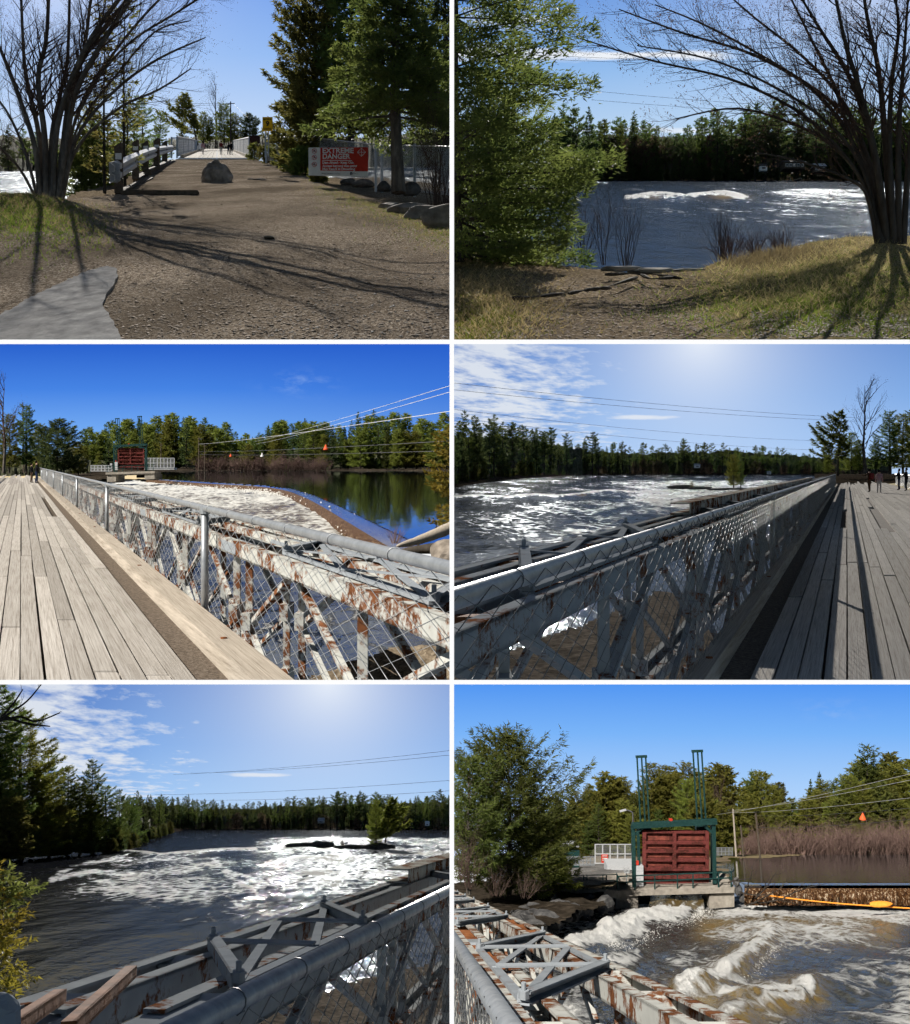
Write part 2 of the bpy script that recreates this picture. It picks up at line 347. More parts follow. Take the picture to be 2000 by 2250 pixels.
EXPO = 2**sc.view_settings.exposure
def lin(c): return tuple((((q/255+.055)/1.055)**2.4 if q > 10 else q/255/12.92)/EXPO for q in c)
def skymat(name, stops, aura=None, side=None, clouds=None):
    """open sky: colour by height above the skyline, brighter air round the sun, clouds from noise on a cloud plane"""
    m, t, p, o = nodes(name); t.nodes.remove(p); m.cycles.emission_sampling = 'NONE'; uv = nn(t, 'ShaderNodeUVMap', uv_map='sky'); sp = t.nodes.new('ShaderNodeSeparateXYZ'); t.links.new(uv.outputs[0], sp.inputs[0])
    x, el = sp.outputs[0], sp.outputs[1]; col = ramp(t, mathn(t, 'MULTIPLY', el, 1.0, True), [(e, lin(c)) for e, c in stops])
    if side: col = mixc(t, mathn(t, 'MULTIPLY', mathn(t, 'MULTIPLY_ADD', x, side[1]), 1.0, True), col, lin(side[0])); [l for l in t.links if l.to_node.type == 'MATH' and l.to_node.operation == 'MULTIPLY_ADD'][-1].to_node.inputs[2].default_value = side[2]
    if clouds: col = clouds(t, x, mathn(t, 'MAXIMUM', el, .02), el, col)
    if aura:
        for ax, ay, wd, am, cc in aura:
            dx_ = mathn(t, 'SUBTRACT', x, ax); dy_ = mathn(t, 'SUBTRACT', el, ay); d2 = mathn(t, 'ADD', mathn(t, 'MULTIPLY', dx_, dx_), mathn(t, 'MULTIPLY', dy_, dy_)); g = mathn(t, 'MULTIPLY', mathn(t, 'EXPONENT', mathn(t, 'DIVIDE', mathn(t, 'SQRT', d2), -wd)), am, True); col = mixc(t, g, col, lin(cc))
    e = t.nodes.new('ShaderNodeEmission'); t.links.new(col, e.inputs[0]); t.links.new(e.outputs[0], o.inputs[0]); return m
def sky(i, mat_, Y, low, F0=655.0):
    """sky backdrop standing far behind the set, from the skyline up"""
    use(i); x0, y0, x1, y1 = PAN[i]['rect']; cx = (x0+x1)/2; n = 12; vs = []; uvs = []
    x0e = x0-(200 if i in (1, 3, 5) else 0); x1e = x1+(200 if i in (2, 4, 6) else 0); y0e = y0-(250 if i < 3 else 0)
    for b in range(2):
        for a in range(2):
            px = (x0e, x1e)[a]; py = (low, y0e)[b]; vs.append(R(px, py, Y)); uvs.append(((px-cx)/F0, (hor()-py)/F0))
    me = bpy.data.meshes.new('sky'); me.from_pydata(vs, [], [(0, 1, 3, 2)]); me.materials.append(mat_)
    u = me.uv_layers.new(name='sky'); [setattr(u.data[k], 'uv', uvs[v]) for k, v in enumerate((0, 1, 3, 2))]
    ob = bpy.data.objects.new('sky', me); sc.collection.objects.link(ob); tag(ob, kind='structure'); return ob

# ------------------------------------------------------------------ plants
def leaves(C, D, ln, wd, rng):
    """triangles at C pointing along D"""
    n = len(C); rnd = rng.normal(size=(n, 3)); pr = np.cross(D, rnd); pr /= np.linalg.norm(pr, axis=1, keepdims=True)+1e-9
    ln = np.asarray(ln).reshape(-1, 1) if hasattr(ln, '__len__') else ln; wd = np.asarray(wd).reshape(-1, 1) if hasattr(wd, '__len__') else wd
    v = np.stack([C-pr*wd, C+pr*wd, C+D*ln], 1).reshape(-1, 3); return v, np.arange(3*n).reshape(-1, 3)
def unit(a): return a/(np.linalg.norm(a, axis=1, keepdims=True)+1e-9)
def conifer(seed, h, r, z0=.12, nw=20, nb=5, rise=.25, droop=.35, shape='cone', dens=60, tl=.25, tw=.03, irr=.35, fan=.3, upt=.2, trunk_r=None, lean=0, zpow=1.0, blow=0):
    """returns (trunk mesh builder, crown verts, crown tris)"""
    rng = np.random.default_rng(seed); tb = B(); tr = trunk_r or h*.016
    wob = rng.normal(size=2)*h*.008
    def axis(z): return np.array([wob[0]*math.sin(z/h*4)+lean*z, wob[1]*math.sin(z/h*3+1), z])
    tb.tube([axis(h*u) for u in (0, .12, .3, .5, .7, .85, .98)], [tr*1.25, tr, tr*.85, tr*.65, tr*.42, tr*.22, tr*.05], 7)
    CV = []; DV = []; LV = []
    for k in range(nw):
        t = (k+.5)/nw; t = t**zpow; zz = h*(z0+(1-z0)*t*.985)
        if shape == 'cone': pf = (1-t)**.85+.04
        elif shape == 'round': pf = math.sin(math.pi*min(1, .12+.88*t)**.75)**.8*.95+.06
        elif shape == 'pine': pf = (.35+.65*math.sin(math.pi*min(1, t*.75+.22)))*(1-t*.35)*(rng.uniform(.45, 1.1))
        else: pf = (1-t**2.2)**.5*.9+.05
        for b in range(nb):
            if rng.uniform() < irr*.35: continue
            a = 2*math.pi*(b+rng.uniform(-.35, .35))/nb+k*2.4; Ln = r*pf*rng.uniform(1-irr, 1+irr*.5)
            if Ln < h*.008: continue
            if blow: Ln *= 1+blow*math.cos(a-math.pi)
            dh = np.array([math.cos(a), math.sin(a), 0]); sd = np.array([-dh[1], dh[0], 0]); u = np.linspace(0, 1, 5)
            rs = rise*(.4+t)*rng.uniform(.6, 1.4); base = axis(zz)
            P = base+np.outer(u*Ln, dh); P[:, 2] += Ln*(rs*u-droop*u*u+upt*u**4)
            rr = max(tr*.22*(1-t)+.004*h*.3, h*.0012)
            tb.tube(P, [rr, rr*.8, rr*.6, rr*.4, rr*.15], 3, cap=False)
            n = max(6, int(dens*Ln*(1.2-.4*t))); uu = rng.uniform(.12, 1, n)**.7; wdt = fan*Ln*(1.05-uu)*1.1+.04*Ln
            sg = rng.uniform(-1, 1, n)
            c = base+np.outer(uu*Ln, dh)+np.outer(sg*wdt, sd); c[:, 2] += Ln*(rs*uu-droop*uu*uu+upt*uu**4)-np.abs(sg)*wdt*.25+rng.normal(size=n)*.03*Ln
            d = np.outer(np.full(n, .9), dh)+np.outer(sg*1.1, sd)+rng.normal(size=(n, 3))*.55; d[:, 2] += .15
            CV.append(c); DV.append(unit(d)); LV.append(rng.uniform(.6, 1.3, n))
    n = 30; c = np.tile(axis(h*.97), (n, 1))+rng.normal(size=(n, 3))*[h*.006, h*.006, h*.02]; CV.append(c); dd = rng.normal(size=(n, 3)); dd[:, 2] = np.abs(dd[:, 2])+1; DV.append(unit(dd)); LV.append(np.ones(n))
    C = np.concatenate(CV); D = np.concatenate(DV); Lm = np.concatenate(LV)
    v, f = leaves(C, D, tl*Lm, tw*Lm, rng); return tb, v, f
PROTO = {}
def proto(key, bark, leaf, **kw):
    tb, v, f = conifer(**kw); PROTO[key] = (tb.mesh('trunk', MAT[bark]), npmesh('crown', v, f, MAT[leaf]), kw['h'])
def plant(key, label, loc, height, rz=0, group=None, name='pine_tree', cat='tree', sxy=1):
    tm, cm, h = PROTO[key]; s = height/h; e = thing(name, label, cat, loc, rz, (s*sxy, s*sxy, s), group); child('trunk', tm, e); child('crown', cm, e); return e

def twigs(b, tips, p, d, ln, r, depth, rng, bend=.25, up=.15, n=3, kids=(3, 5), ratio=.6, spread=.7, sides=4):
    """grows one branch and its offshoots into builder b"""
    pts = [Vector(p)]; rad = [r]; d = Vector(d).normalized(); segs = 5 if depth > 1 else (4 if depth else 3)
    for k in range(segs):
        d = (d+Vector((rng.gauss(0, bend), rng.gauss(0, bend), rng.gauss(0, bend)+up))*.5).normalized()
        pts.append(pts[-1]+d*ln/segs); rad.append(r*(1-.8*(k+1)/segs))
    b.tube(pts, rad, sides if depth > 1 else 3, cap=False); tips.append(pts[-1])
    if depth == 0: return
    for q in range(rng.randint(*kids)):
        u = rng.uniform(.25, .95)*segs; i = min(int(u), segs-1); pp = pts[i].lerp(pts[i+1], u-i); dd = (pts[i+1]-pts[i]).normalized()
        ax = dd.orthogonal().normalized(); ax.rotate(Matrix.Rotation(rng.uniform(0, 6.28), 3, dd)); nd = (dd+ax*spread*rng.uniform(.6, 1.3)).normalized()
        twigs(b, tips, pp, nd, ln*ratio*rng.uniform(.7, 1.15), rad[i]*.55, depth-1, rng, bend, up, n, kids, ratio, spread, sides)
def smooth_path(pts, n=4):
    pts = [Vector(p) for p in pts]; out = []
    for i in range(len(pts)-1):
        a = pts[max(i-1, 0)]; b_ = pts[i]; c = pts[i+1]; d = pts[min(i+2, len(pts)-1)]
        for k in range(n):
            t = k/n; out.append(.5*((2*b_)+(c-a)*t+(2*a-5*b_+4*c-d)*t*t+(3*b_-a-3*c+d)*t**3))
    return out+[pts[-1]]
def bareshrub(name, label, loc, h, n, spread, seed, matn='twig', group=None, depth=2, cat='shrub', r=.012, bud=None):
    rng = random.Random(seed); b = B(); tips = []; e = thing(name, label, cat, loc, group=group)
    for k in range(n):
        a = rng.uniform(0, 6.28); s = rng.uniform(0, spread)
        twigs(b, tips, Vector(loc)+Vector((math.cos(a)*s*.3, math.sin(a)*s*.3, -.05)), (math.cos(a)*s/h*1.1, math.sin(a)*s/h*1.1, 1), h*rng.uniform(.6, 1.05), r, depth, rng, .16, .1, kids=(2, 5), ratio=.5, spread=.55)
    b.build('stems', MAT[matn], e); return e

def rockmesh(seed, sx, sy, sz, rough=.25, sub=3, cmin=.62):
    bm = bmesh.new(); bmesh.ops.create_icosphere(bm, subdivisions=sub, radius=1); o = Vector((seed*3.1, seed*1.7, seed*.9))
    rng = random.Random(int(seed*97)); cuts = [(Vector((rng.gauss(0, 1), rng.gauss(0, 1), rng.gauss(0, 1))).normalized(), rng.uniform(cmin, .95 if cmin < .8 else 1.0)) for _ in range(14)]
    for v in bm.verts:
        c = v.co.copy()
        for n_, d_ in cuts:
            e_ = c.dot(n_)-d_
            if e_ > 0: c -= n_*e_*.92
        c *= 1+noise.fractal(c*1.6+o, 1, 2, 5)*rough*.35; v.co = Vector((c.x*sx, c.y*sy, c.z*sz))
        if v.co.z < -sz*.45: v.co.z = -sz*.45
    me = bpy.data.meshes.new('rock'); bm.to_mesh(me); bm.free(); return me
def rock(name, label, loc, sx, sy, sz, seed, m='rock', group=None, cat='rock', rough=.25, rz=0, sub=3, smooth=False, cmin=.62):
    me = rockmesh(seed, sx, sy, sz, rough, sub, cmin); me.materials.append(MAT[m]); o = link(bpy.data.objects.new(name, me)); o.location = Vector(loc)+Vector((0, 0, sz*.4)); o.rotation_euler = (0, 0, rz)
    if smooth: me.polygons.foreach_set('use_smooth', [True]*len(me.polygons))
    return tag(o, label, cat, group)

# ------------------------------------------------------------------ people
def person(label, loc, height, face, top, legs, hairm='hair', pose='stand', pack=None, shoe='cloth_black', cat='person'):
    """one continuous skinned body; face = heading of the body in radians (0 looks along +Y)"""
    k = height/1.75; V = []; E = []; RR = []
    def vert(p, r): V.append(p); RR.append(r); return len(V)-1
    pel = vert((0, 0, .95), .15); wa = vert((0, .01, 1.12), .135); ch = vert((0, .02, 1.33), .16); ne = vert((0, .02, 1.48), .065); hb = vert((0, .035, 1.56), .075); ht = vert((0, .03, 1.68), .09)
    E += [(pel, wa), (wa, ch), (ch, ne), (ne, hb), (hb, ht)]
    st = .06 if pose != 'walk' else .16
    for s in (-1, 1):
        hp = vert((.09*s, 0, .88), .095); kn = vert((.1*s, .03+st*s*.6, .49), .065); an = vert((.1*s, -.02+st*s, .09), .045); to = vert((.12*s, .13+st*s, .04), .04)
        E += [(pel, hp), (hp, kn), (kn, an), (an, to)]
        sh = vert((.17*s, .02, 1.40), .065)
        if pose == 'lean': el = vert((.23*s, .16, 1.17), .047); wr = vert((.16*s, .36, 1.12), .035); hd = vert((.12*s, .43, 1.12), .035)
        elif pose == 'point' and s < 0: el = vert((.30*s, .15, 1.27), .047); wr = vert((.38*s, .36, 1.30), .035); hd = vert((.40*s, .44, 1.30), .035)
        elif pose == 'phone': el = vert((.24*s, .1, 1.17), .047); wr = vert((.12*s, .28, 1.27), .035); hd = vert((.08*s, .33, 1.31), .035)
        else: el = vert((.24*s, -.02, 1.14), .047); wr = vert((.25*s, .06, .92), .035); hd = vert((.24*s, .09, .84), .038)
        E += [(ch, sh), (sh, el), (el, wr), (wr, hd)]
    me = bpy.data.meshes.new('body'); me.from_pydata([(x*k, y*k, z*k) for x, y, z in V], E, []); tmp = bpy.data.objects.new('tmp', me); sc.collection.objects.link(tmp)
    md = tmp.modifiers.new('s', 'SKIN'); md.use_smooth_shade = True; md2 = tmp.modifiers.new('u', 'SUBSURF'); md2.levels = 1; md2.render_levels = 1
    for i, v in enumerate(me.skin_vertices[0].data): v.radius = (RR[i]*k, RR[i]*k); v.use_root = (i == 0)
    dg = bpy.context.evaluated_depsgraph_get(); bm_ = bpy.data.meshes.new_from_object(tmp.evaluated_get(dg)); bpy.data.objects.remove(tmp)
    bm_.name = 'body'; bm_.materials.clear()
    for q in ('skin', top, legs, shoe): bm_.materials.append(MAT[q])
    for pl in bm_.polygons:
        c = pl.center/k; hand = abs(c.x) > .2 and c.z < .89 or (pose == 'lean' and c.y > .39) or (pose == 'phone' and c.y > .29)
        pl.material_index = 0 if c.z > 1.47 or hand else (3 if c.z < .09 else (2 if c.z < .93 and abs(c.x) < .2 else 1)); pl.use_smooth = True
    e = thing('person', label, cat, loc, face); child('body', bm_, e)
    hb_ = bmesh.new(); bmesh.ops.create_icosphere(hb_, subdivisions=3, radius=1)
    for v in list(hb_.verts):
        if v.co.y > .35 and v.co.z < .45: v.co.y = .35
        v.co = Vector((v.co.x*.098, v.co.y*.108-.004, v.co.z*.115+1.665))*k
    hm = bpy.data.meshes.new('hair'); hb_.to_mesh(hm); hb_.free(); hm.materials.append(MAT[hairm]); child('hair', hm, e)
    if pack:
        pb = B(); pb.box((0, -.2*k, 1.2*k), (.32*k, .18*k, .46*k)); pb.box((0, -.3*k, 1.1*k), (.24*k, .06*k, .22*k)); pb.beam((-.12*k, -.12*k, 1.42*k), (-.12*k, .1*k, 1.45*k), .05*k, .02*k); pb.beam((.12*k, -.12*k, 1.42*k), (.12*k, .1*k, 1.45*k), .05*k, .02*k)
        bk = pb.mesh('backpack', MAT[pack]); child('backpack', bk, e)
    return e

# ------------------------------------------------------------------ writing
def text(s, parent, m, center, right, up, size, bold=.0, align='CENTER', name='lettering', width=None):
    """flat lettering as a mesh: center in world space, right/up unit vectors"""
    c = bpy.data.curves.new('t', 'FONT'); c.body = s; c.size = size; c.offset = bold; c.align_x = align; c.align_y = 'CENTER'; c.resolution_u = 3; c.extrude = .0015
    o = bpy.data.objects.new('t', c); sc.collection.objects.link(o); dg = bpy.context.evaluated_depsgraph_get(); me = bpy.data.meshes.new_from_object(o.evaluated_get(dg)); bpy.data.objects.remove(o)
    r = Vector(right); u = Vector(up); n = r.cross(u); xs = [v.co.x for v in me.vertices]; k = 1
    if width and xs: k = width/(max(xs)-min(xs))
    base = Vector(center)-(parent.location if parent.parent is None else parent.location+parent.parent.location)
    for v in me.vertices: co = v.co.copy(); v.co = base+r*co.x*k+u*co.y+n*co.z
    me.materials.clear(); me.materials.append(MAT[m]); me.name = name; return child(name, me, parent)

# ------------------------------------------------------------------ chain link, truss, wires
def chainlink(parent, bot, top, s0, s1, pitch, r, mname='wire', rowh=None):
    """woven wire between two rails. bot(s), top(s) give points along the fence; pitch = diamond width along s"""
    n = int((s1-s0)/pitch); b0 = np.array(bot(s0)); t0 = np.array(top(s0)); hgt = np.linalg.norm(t0-b0); ds = np.linalg.norm(np.array(bot(s0+1))-b0)
    step = pitch*ds; rows = max(3, int(round(hgt/(rowh or step*.5))))
    V = []; Fs = []; o = 0
    S = s0+np.arange(n+1)*pitch; Bp = np.array([bot(x) for x in S]); Tp = np.array([top(x) for x in S])
    along = unit((np.array(bot(s1))-b0)[None])[0]; nrm = np.cross(along, [0, 0, 1]); nrm /= np.linalg.norm(nrm)
    Bh = (Bp[:-1]+Bp[1:])/2; Th = (Tp[:-1]+Tp[1:])/2
    for sh in (0, 1):                     # two families: every wire zig-zags between neighbouring columns
        k = np.arange(rows+1); u = k/rows
        for c in range(n):
            pts = np.where((k % 2 == 0)[:, None], Bp[c]+np.outer(u, Tp[c]-Bp[c]), (Bh[c] if sh else Bh[c-1] if c else Bh[0])+np.outer(u, ((Th[c]-Bh[c]) if sh else (Th[c-1]-Bh[c-1]) if c else (Th[0]-Bh[0]))))
            if not sh and c == 0: continue
            for (a1, a2) in ((nrm, 0),):
                up = np.array([0, 0, 1.])
                ring = np.stack([pts+nrm*r+along*r*.6, pts-nrm*r+along*r*.6, pts-along*r*1.2], 1)
            V.append(ring.reshape(-1, 3)); i = np.arange(rows)[:, None]*3; j = np.arange(3)[None]; jj = (j+1) % 3
            q = np.stack([i+j, i+jj, i+jj+3, i+j+3], -1).reshape(-1, 4)+o; Fs.append(q); o += (rows+1)*3
    ob = nobj('wire_mesh', np.concatenate(V), np.concatenate(Fs), MAT[mname], parent); ob['kind'] = 'stuff'; return ob

def wire(name, label, pts, r, m='cable', group=None, cat='power line', sag=0):
    b = B(); P = []
    a, c = Vector(pts[0]), Vector(pts[-1])
    for k in range(25): t = k/24; p = a.lerp(c, t); p.z -= sag*4*t*(1-t); P.append(p)
    b.tube(P, r, 4); o = b.build(name, MAT[m], origin=a); return tag(o, label, cat, group)

# ------------------------------------------------------------------ bisect everything at the edge between two pictures
def clip_all():
    bpy.context.view_layer.update()
    for i, P in PAN.items():
        pl = []; l, t, r, b = P['clip']
        if l: pl.append(Vector((F, -(l-1000), 0)))          # keeps px >= l : X*F - (l-1000)*Y >= 0
        if r: pl.append(Vector((-F, (r-1000), 0)))
        if t: pl.append(Vector((0, (1125-t), -F)))          # keeps py >= t
        if b: pl.append(Vector((0, -(1125-b), F)))
        for o in list(COL[i].objects):
            if o.type != 'MESH' or not len(o.data.vertices): continue
            mw = o.matrix_world; bb = [mw @ Vector(c) for c in o.bound_box]; cut = []; gone = False
            for n in pl:
                ds = [n.dot(c) for c in bb]
                if max(ds) <= 0: gone = True
                elif min(ds) < 0: cut.append(n)
            if gone: bpy.data.objects.remove(o); continue
            if not cut: continue
            co = np.empty(len(o.data.vertices)*3, np.float32); o.data.vertices.foreach_get('co', co); co = co.reshape(-1, 3); M = np.array(mw); wc = co@M[:3, :3].T+M[:3, 3]
            need = [n for n in cut if (wc@np.array(n) < 0).any()]
            if not need: continue
            if any((wc@np.array(n) <= 0).all() for n in need): bpy.data.objects.remove(o); continue
            if o.data.users > 1: o.data = o.data.copy()
            bm = bmesh.new(); bm.from_mesh(o.data); mi = mw.inverted()
            for n in need:
                no = (mw.to_3x3().transposed() @ n).normalized(); cp = mi @ Vector((0, 0, 0))
                bmesh.ops.bisect_plane(bm, geom=bm.verts[:]+bm.edges[:]+bm.faces[:], plane_co=cp, plane_no=no, clear_inner=True, dist=1e-6)
            bm.to_mesh(o.data); bm.free()
    for i in PAN:                                           # drop parents left with nothing
        for o in list(COL[i].objects):
            if o.type == 'EMPTY' and not o.children: bpy.data.objects.remove(o)
# ------------------------------------------------------------------ shared ground materials and plants
def groundmat(name, c, grassc, strawc, stretch=3.6, scale=14, peb=30):
    """gravel or soil with attributes 'grass' and 'straw' for where turf and dead grass take over"""
    m, t, p, o = nodes(name); v = mapped(t, (1, 1/stretch, 1)); n = noisen(t, v, scale, 8, .7); n2 = noisen(t, v, 1.1, 4); vo = nn(t, 'ShaderNodeTexVoronoi', i_Scale=peb); t.links.new(v, vo.inputs['Vector'])
    s = mathn(t, 'ADD', mathn(t, 'MULTIPLY', n, .6), mathn(t, 'MULTIPLY', vo.outputs['Color'], .4)); col = ramp(t, s, c)
    n5 = noisen(t, v, .45, 5, .6); col = mixc(t, ramp(t, n5, [(.40, (0, 0, 0)), (.62, (.75, .75, .75))]), col, tuple(q*.42 for q in c[1][1])); col = mixc(t, mathn(t, 'MULTIPLY', n2, .45), col, tuple(q*.55 for q in c[1][1]))
    for an, cc, k in (('straw', strawc, 3), ('grass', grassc, 5)):
        a = nn(t, 'ShaderNodeAttribute', attribute_name=an); nz = noisen(t, v, k, 6, .7)
        f = mathn(t, 'MULTIPLY', mathn(t, 'SUBTRACT', mathn(t, 'ADD', nz, a.outputs['Fac']), .95), 4, True); col = mixc(t, f, col, ramp(t, n, [(.3, tuple(q*.6 for q in cc)), (.7, cc)]))
    t.links.new(col, p.inputs['Base Color']); p.inputs['Roughness'].default_value = .95; p.inputs['Specular IOR Level'].default_value = 0; bump(t, p, s, .8, .025); return m
groundmat('gravel', [(.3, (.07, .054, .040)), (.44, (.22, .176, .132)), (.56, (.36, .295, .228)), (.68, (.62, .54, .44))], (.10, .13, .025), (.24, .19, .09), 3.0, 30, 60)
groundmat('bank_soil', [(.3, (.09, .068, .046)), (.5, (.23, .18, .125)), (.68, (.42, .345, .25))], (.11, .15, .025), (.30, .24, .12))

proto('pineA', 'bark_dark', 'pine', seed=1, h=20, r=4.6, z0=.18, nw=17, nb=5, rise=.35, droop=.12, shape='pine', dens=26, tl=.75, tw=.12, irr=.6, fan=.35, upt=.2)
proto('pineB', 'bark_dark', 'pine', seed=2, h=20, r=4.0, z0=.3, nw=13, nb=5, rise=.45, droop=.1, shape='pine', dens=28, tl=.75, tw=.12, irr=.7, fan=.35, upt=.2)
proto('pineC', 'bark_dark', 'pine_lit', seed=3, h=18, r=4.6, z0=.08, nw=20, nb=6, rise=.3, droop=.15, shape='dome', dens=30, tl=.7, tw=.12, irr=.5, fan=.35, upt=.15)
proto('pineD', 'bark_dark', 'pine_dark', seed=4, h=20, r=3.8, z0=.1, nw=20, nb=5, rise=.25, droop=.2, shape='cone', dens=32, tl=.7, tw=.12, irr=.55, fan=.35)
proto('pineE', 'bark_dark', 'pine_dark', seed=14, h=20, r=4.4, z0=.35, nw=11, nb=5, rise=.4, droop=.1, shape='pine', dens=28, tl=.75, tw=.12, irr=.7, fan=.35)
proto('spruceA', 'bark_dark', 'pine_dark', seed=5, h=16, r=3.0, z0=.04, nw=24, nb=6, rise=.1, droop=.35, shape='cone', dens=40, tl=.55, tw=.1, irr=.4, fan=.3)
proto('spruceB', 'bark_dark', 'pine', seed=6, h=15, r=2.6, z0=.04, nw=26, nb=6, rise=.1, droop=.3, shape='cone', dens=45, tl=.5, tw=.09, irr=.35, fan=.3)
proto('cedarA', 'bark_dark', 'cedar', seed=7, h=10, r=2.4, z0=.03, nw=26, nb=7, rise=.5, droop=.2, shape='dome', dens=55, tl=.32, tw=.07, irr=.4, fan=.3)
proto('roundA', 'bark_dark', 'pine_dark', seed=8, h=10, r=3.2, z0=.12, nw=20, nb=7, rise=.45, droop=.15, shape='round', dens=60, tl=.4, tw=.05, irr=.45, fan=.35)
proto('midpine', 'bark', 'pine', seed=9, h=18, r=4.2, z0=.12, nw=26, nb=6, rise=.35, droop=.1, shape='pine', dens=75, tl=.42, tw=.045, irr=.55, fan=.35, upt=.25)
proto('midpineB', 'bark', 'pine_lit', seed=10, h=18, r=4.4, z0=.10, nw=24, nb=6, rise=.35, droop=.12, shape='dome', dens=75, tl=.42, tw=.045, irr=.5, fan=.35, upt=.2)
def bareproto(key, seed, h, n, spread, m, depth=2, kids=(3, 6), r=None, bud=None):
    rng = random.Random(seed); b = B(); tips = []; b.tube([(0, 0, 0), (.02*h, 0, .3*h), (0, .02*h, .6*h), (.01*h, 0, .95*h)], [h*.016, h*.012, h*.008, h*.001], 6)
    for k in range(n):
        z = h*(.22+.7*k/n); a = rng.uniform(0, 6.28)
        twigs(b, tips, (0, 0, z), (math.cos(a)*spread, math.sin(a)*spread, .8), h*.36*(1.1-.6*k/n), r or h*.005, depth, rng, .2, .15, kids=kids, ratio=.55)
    tm = B(); tm.tube([(0, 0, 0), (.02*h, 0, .3*h)], [h*.02, h*.014], 6); cm = b.mesh('crown', MAT[m]); PROTO[key] = (tm.mesh('trunk', MAT['bark_grey']), cm, h)
bareproto('bareA', 21, 12, 14, .6, 'twig', 2); bareproto('bareB', 22, 12, 16, .8, 'twig_red', 2, (4, 6))
def brushproto(key, seed, m, n=26):
    rng = random.Random(seed); b = B(); tips = []
    for k in range(n):
        a = rng.uniform(0, 6.28); s = rng.uniform(0, 1)
        twigs(b, tips, (math.cos(a)*s*.8, math.sin(a)*s*.8, 0), (math.cos(a)*s*.5, math.sin(a)*s*.5, 1), rng.uniform(1.6, 3), .035, 2, rng, .18, .12, kids=(3, 5), ratio=.5, spread=.6)
    PROTO[key] = (None, b.mesh('stems', MAT[m]), 3.0)
brushproto('brushA', 31, 'twig_red'); brushproto('brushB', 32, 'twig_red')
def brush(key, label, loc, height, rz, group, sxy=1):
    _, cm, h = PROTO[key]; s = height/h; e = thing('bare_shrub', label, 'shrub', loc, rz, (s*sxy, s*sxy, s), group); child('stems', cm, e); return e

def stemtree(name, label, stems, Y0, base_r, seed, matn, side=(0, 0, 0), dens=5, tw_len=1.0, depth=2, bias=.5, dyk=2.0, leafy=None, tip_r=.008, taper=.8, thin=()):
    """many-stemmed bare tree: stems follow given courses, offshoots are grown"""
    rng = random.Random(seed); e = thing(name, label, 'tree', R(stems[0][0][0], stems[0][0][1], Y0)); sb = B(); cb = B(); tips = []; nrng = np.random.default_rng(seed)
    for si, st in enumerate(stems):
        dy = rng.uniform(-dyk, dyk); pts = smooth_path([R(x, y, Y0+dy*(k/(len(st)-1))**1.3+rng.uniform(-.05, .05)) for k, (x, y) in enumerate(st)], 5); n = len(pts); r0 = base_r*rng.uniform(.75, 1.1)*(.5 if si in thin else 1)
        rad = [max(tip_r, r0*(1-k/(n-1))**taper+.01) for k in range(n)]; sb.tube(pts, rad, 8, cap=False)
        tot = sum((pts[k+1]-pts[k]).length for k in range(n-1))
        for q in range(int(tot*dens)):
            u = rng.uniform(.22, 1.0)**.8*(n-1.001); k = int(u); p = pts[k].lerp(pts[k+1], u-k); d = (pts[k+1]-pts[k]).normalized()
            ax = d.orthogonal().normalized(); ax.rotate(Matrix.Rotation(rng.uniform(0, 6.28), 3, d)); nd = (d*.8+ax*rng.uniform(.5, 1.1)+Vector(side)*bias).normalized()
            twigs(cb, tips, p, nd, tw_len*rng.uniform(.5, 1.3)*(.55+.6*(1-u/n)), max(.006, rad[k]*.35), depth, rng, .15, .12, kids=(3, 5), ratio=.58, spread=.6)
    sb.build('trunk', MAT[matn], e, smooth=True); cb.build('crown', MAT['twig'], e)
    if leafy:
        T = np.array([list(t) for t in tips]); T = T[nrng.uniform(size=len(T)) < .9]; D = unit(nrng.normal(size=(len(T), 3))+[0, 0, .5]); v, f = leaves(T, D, .035, .010, nrng); nobj('buds', v, f, MAT[leafy], e)
    return e

# ================================================================== picture 1: gravel path up to the bridge
use(1); hill_later = []
def river1(name, poly_rows, px0, px1, h, foam, seed):
    o, PX, PY, X, Y = sheet(name, px0, px1, poly_rows, h, MAT['water1'], lambda a, b, X, Y: .05*fbm(X*1.2, Y/3, seed), nx=90)
    attr(o, 'foam', foam+.5*fbm(X*.4, Y*.05, seed+3)); attr(o, 'amber', 0*X); return tag(o, kind='structure')
watermat('water1', (.02, .025, .03), rough=.15, bstr=.7, rmax=.10, fgl=.0)
river1('river', np.linspace(376, 470, 60), -80, 330, 3.2, .43, 1)
river1('river', np.linspace(352, 420, 50), 600, 1000, 3.4, .52, 2)
GP = [(-90, 448), (60, 446), (150, 436), (262, 424), (330, 384), (386, 350.5), (566, 350.5), (640, 371), (700, 396), (760, 414), (842, 408), (900, 424), (1010, 434), (1010, 770), (-90, 770)]
def relief1(px, py, X, Y):
    z = .03*fbm(X*2, Y*.6, 5)+.05*fbm(X*.5, Y*.12, 6)
    z += .45*sstep(260, 40, px)*sstep(640, 470, py)*sstep(430, 470, py)          # grassy bank at the tree
    z -= .12*np.exp(-((px-860)/160)**2-((py-560)/60)**2)
    z -= .5*sstep(6, -4, (px-700)*.0+ (py-(396+(px-700)*.28)))*sstep(690, 730, px)
    return z
rows = np.concatenate([np.arange(350.5, 420, 2.0), np.arange(420, 560, 3), np.arange(560, 772, 4)])
o, PX, PY, X, Y = sheet('ground', -90, 1010, rows, 1.6, MAT['gravel'], relief1, GP, 300)
edge = 396+(PX-700)*.33; gr = sstep(240, 60, PX+ (PY-470)*.35)*sstep(640, 500, PY)*sstep(432, 450, PY)*.62
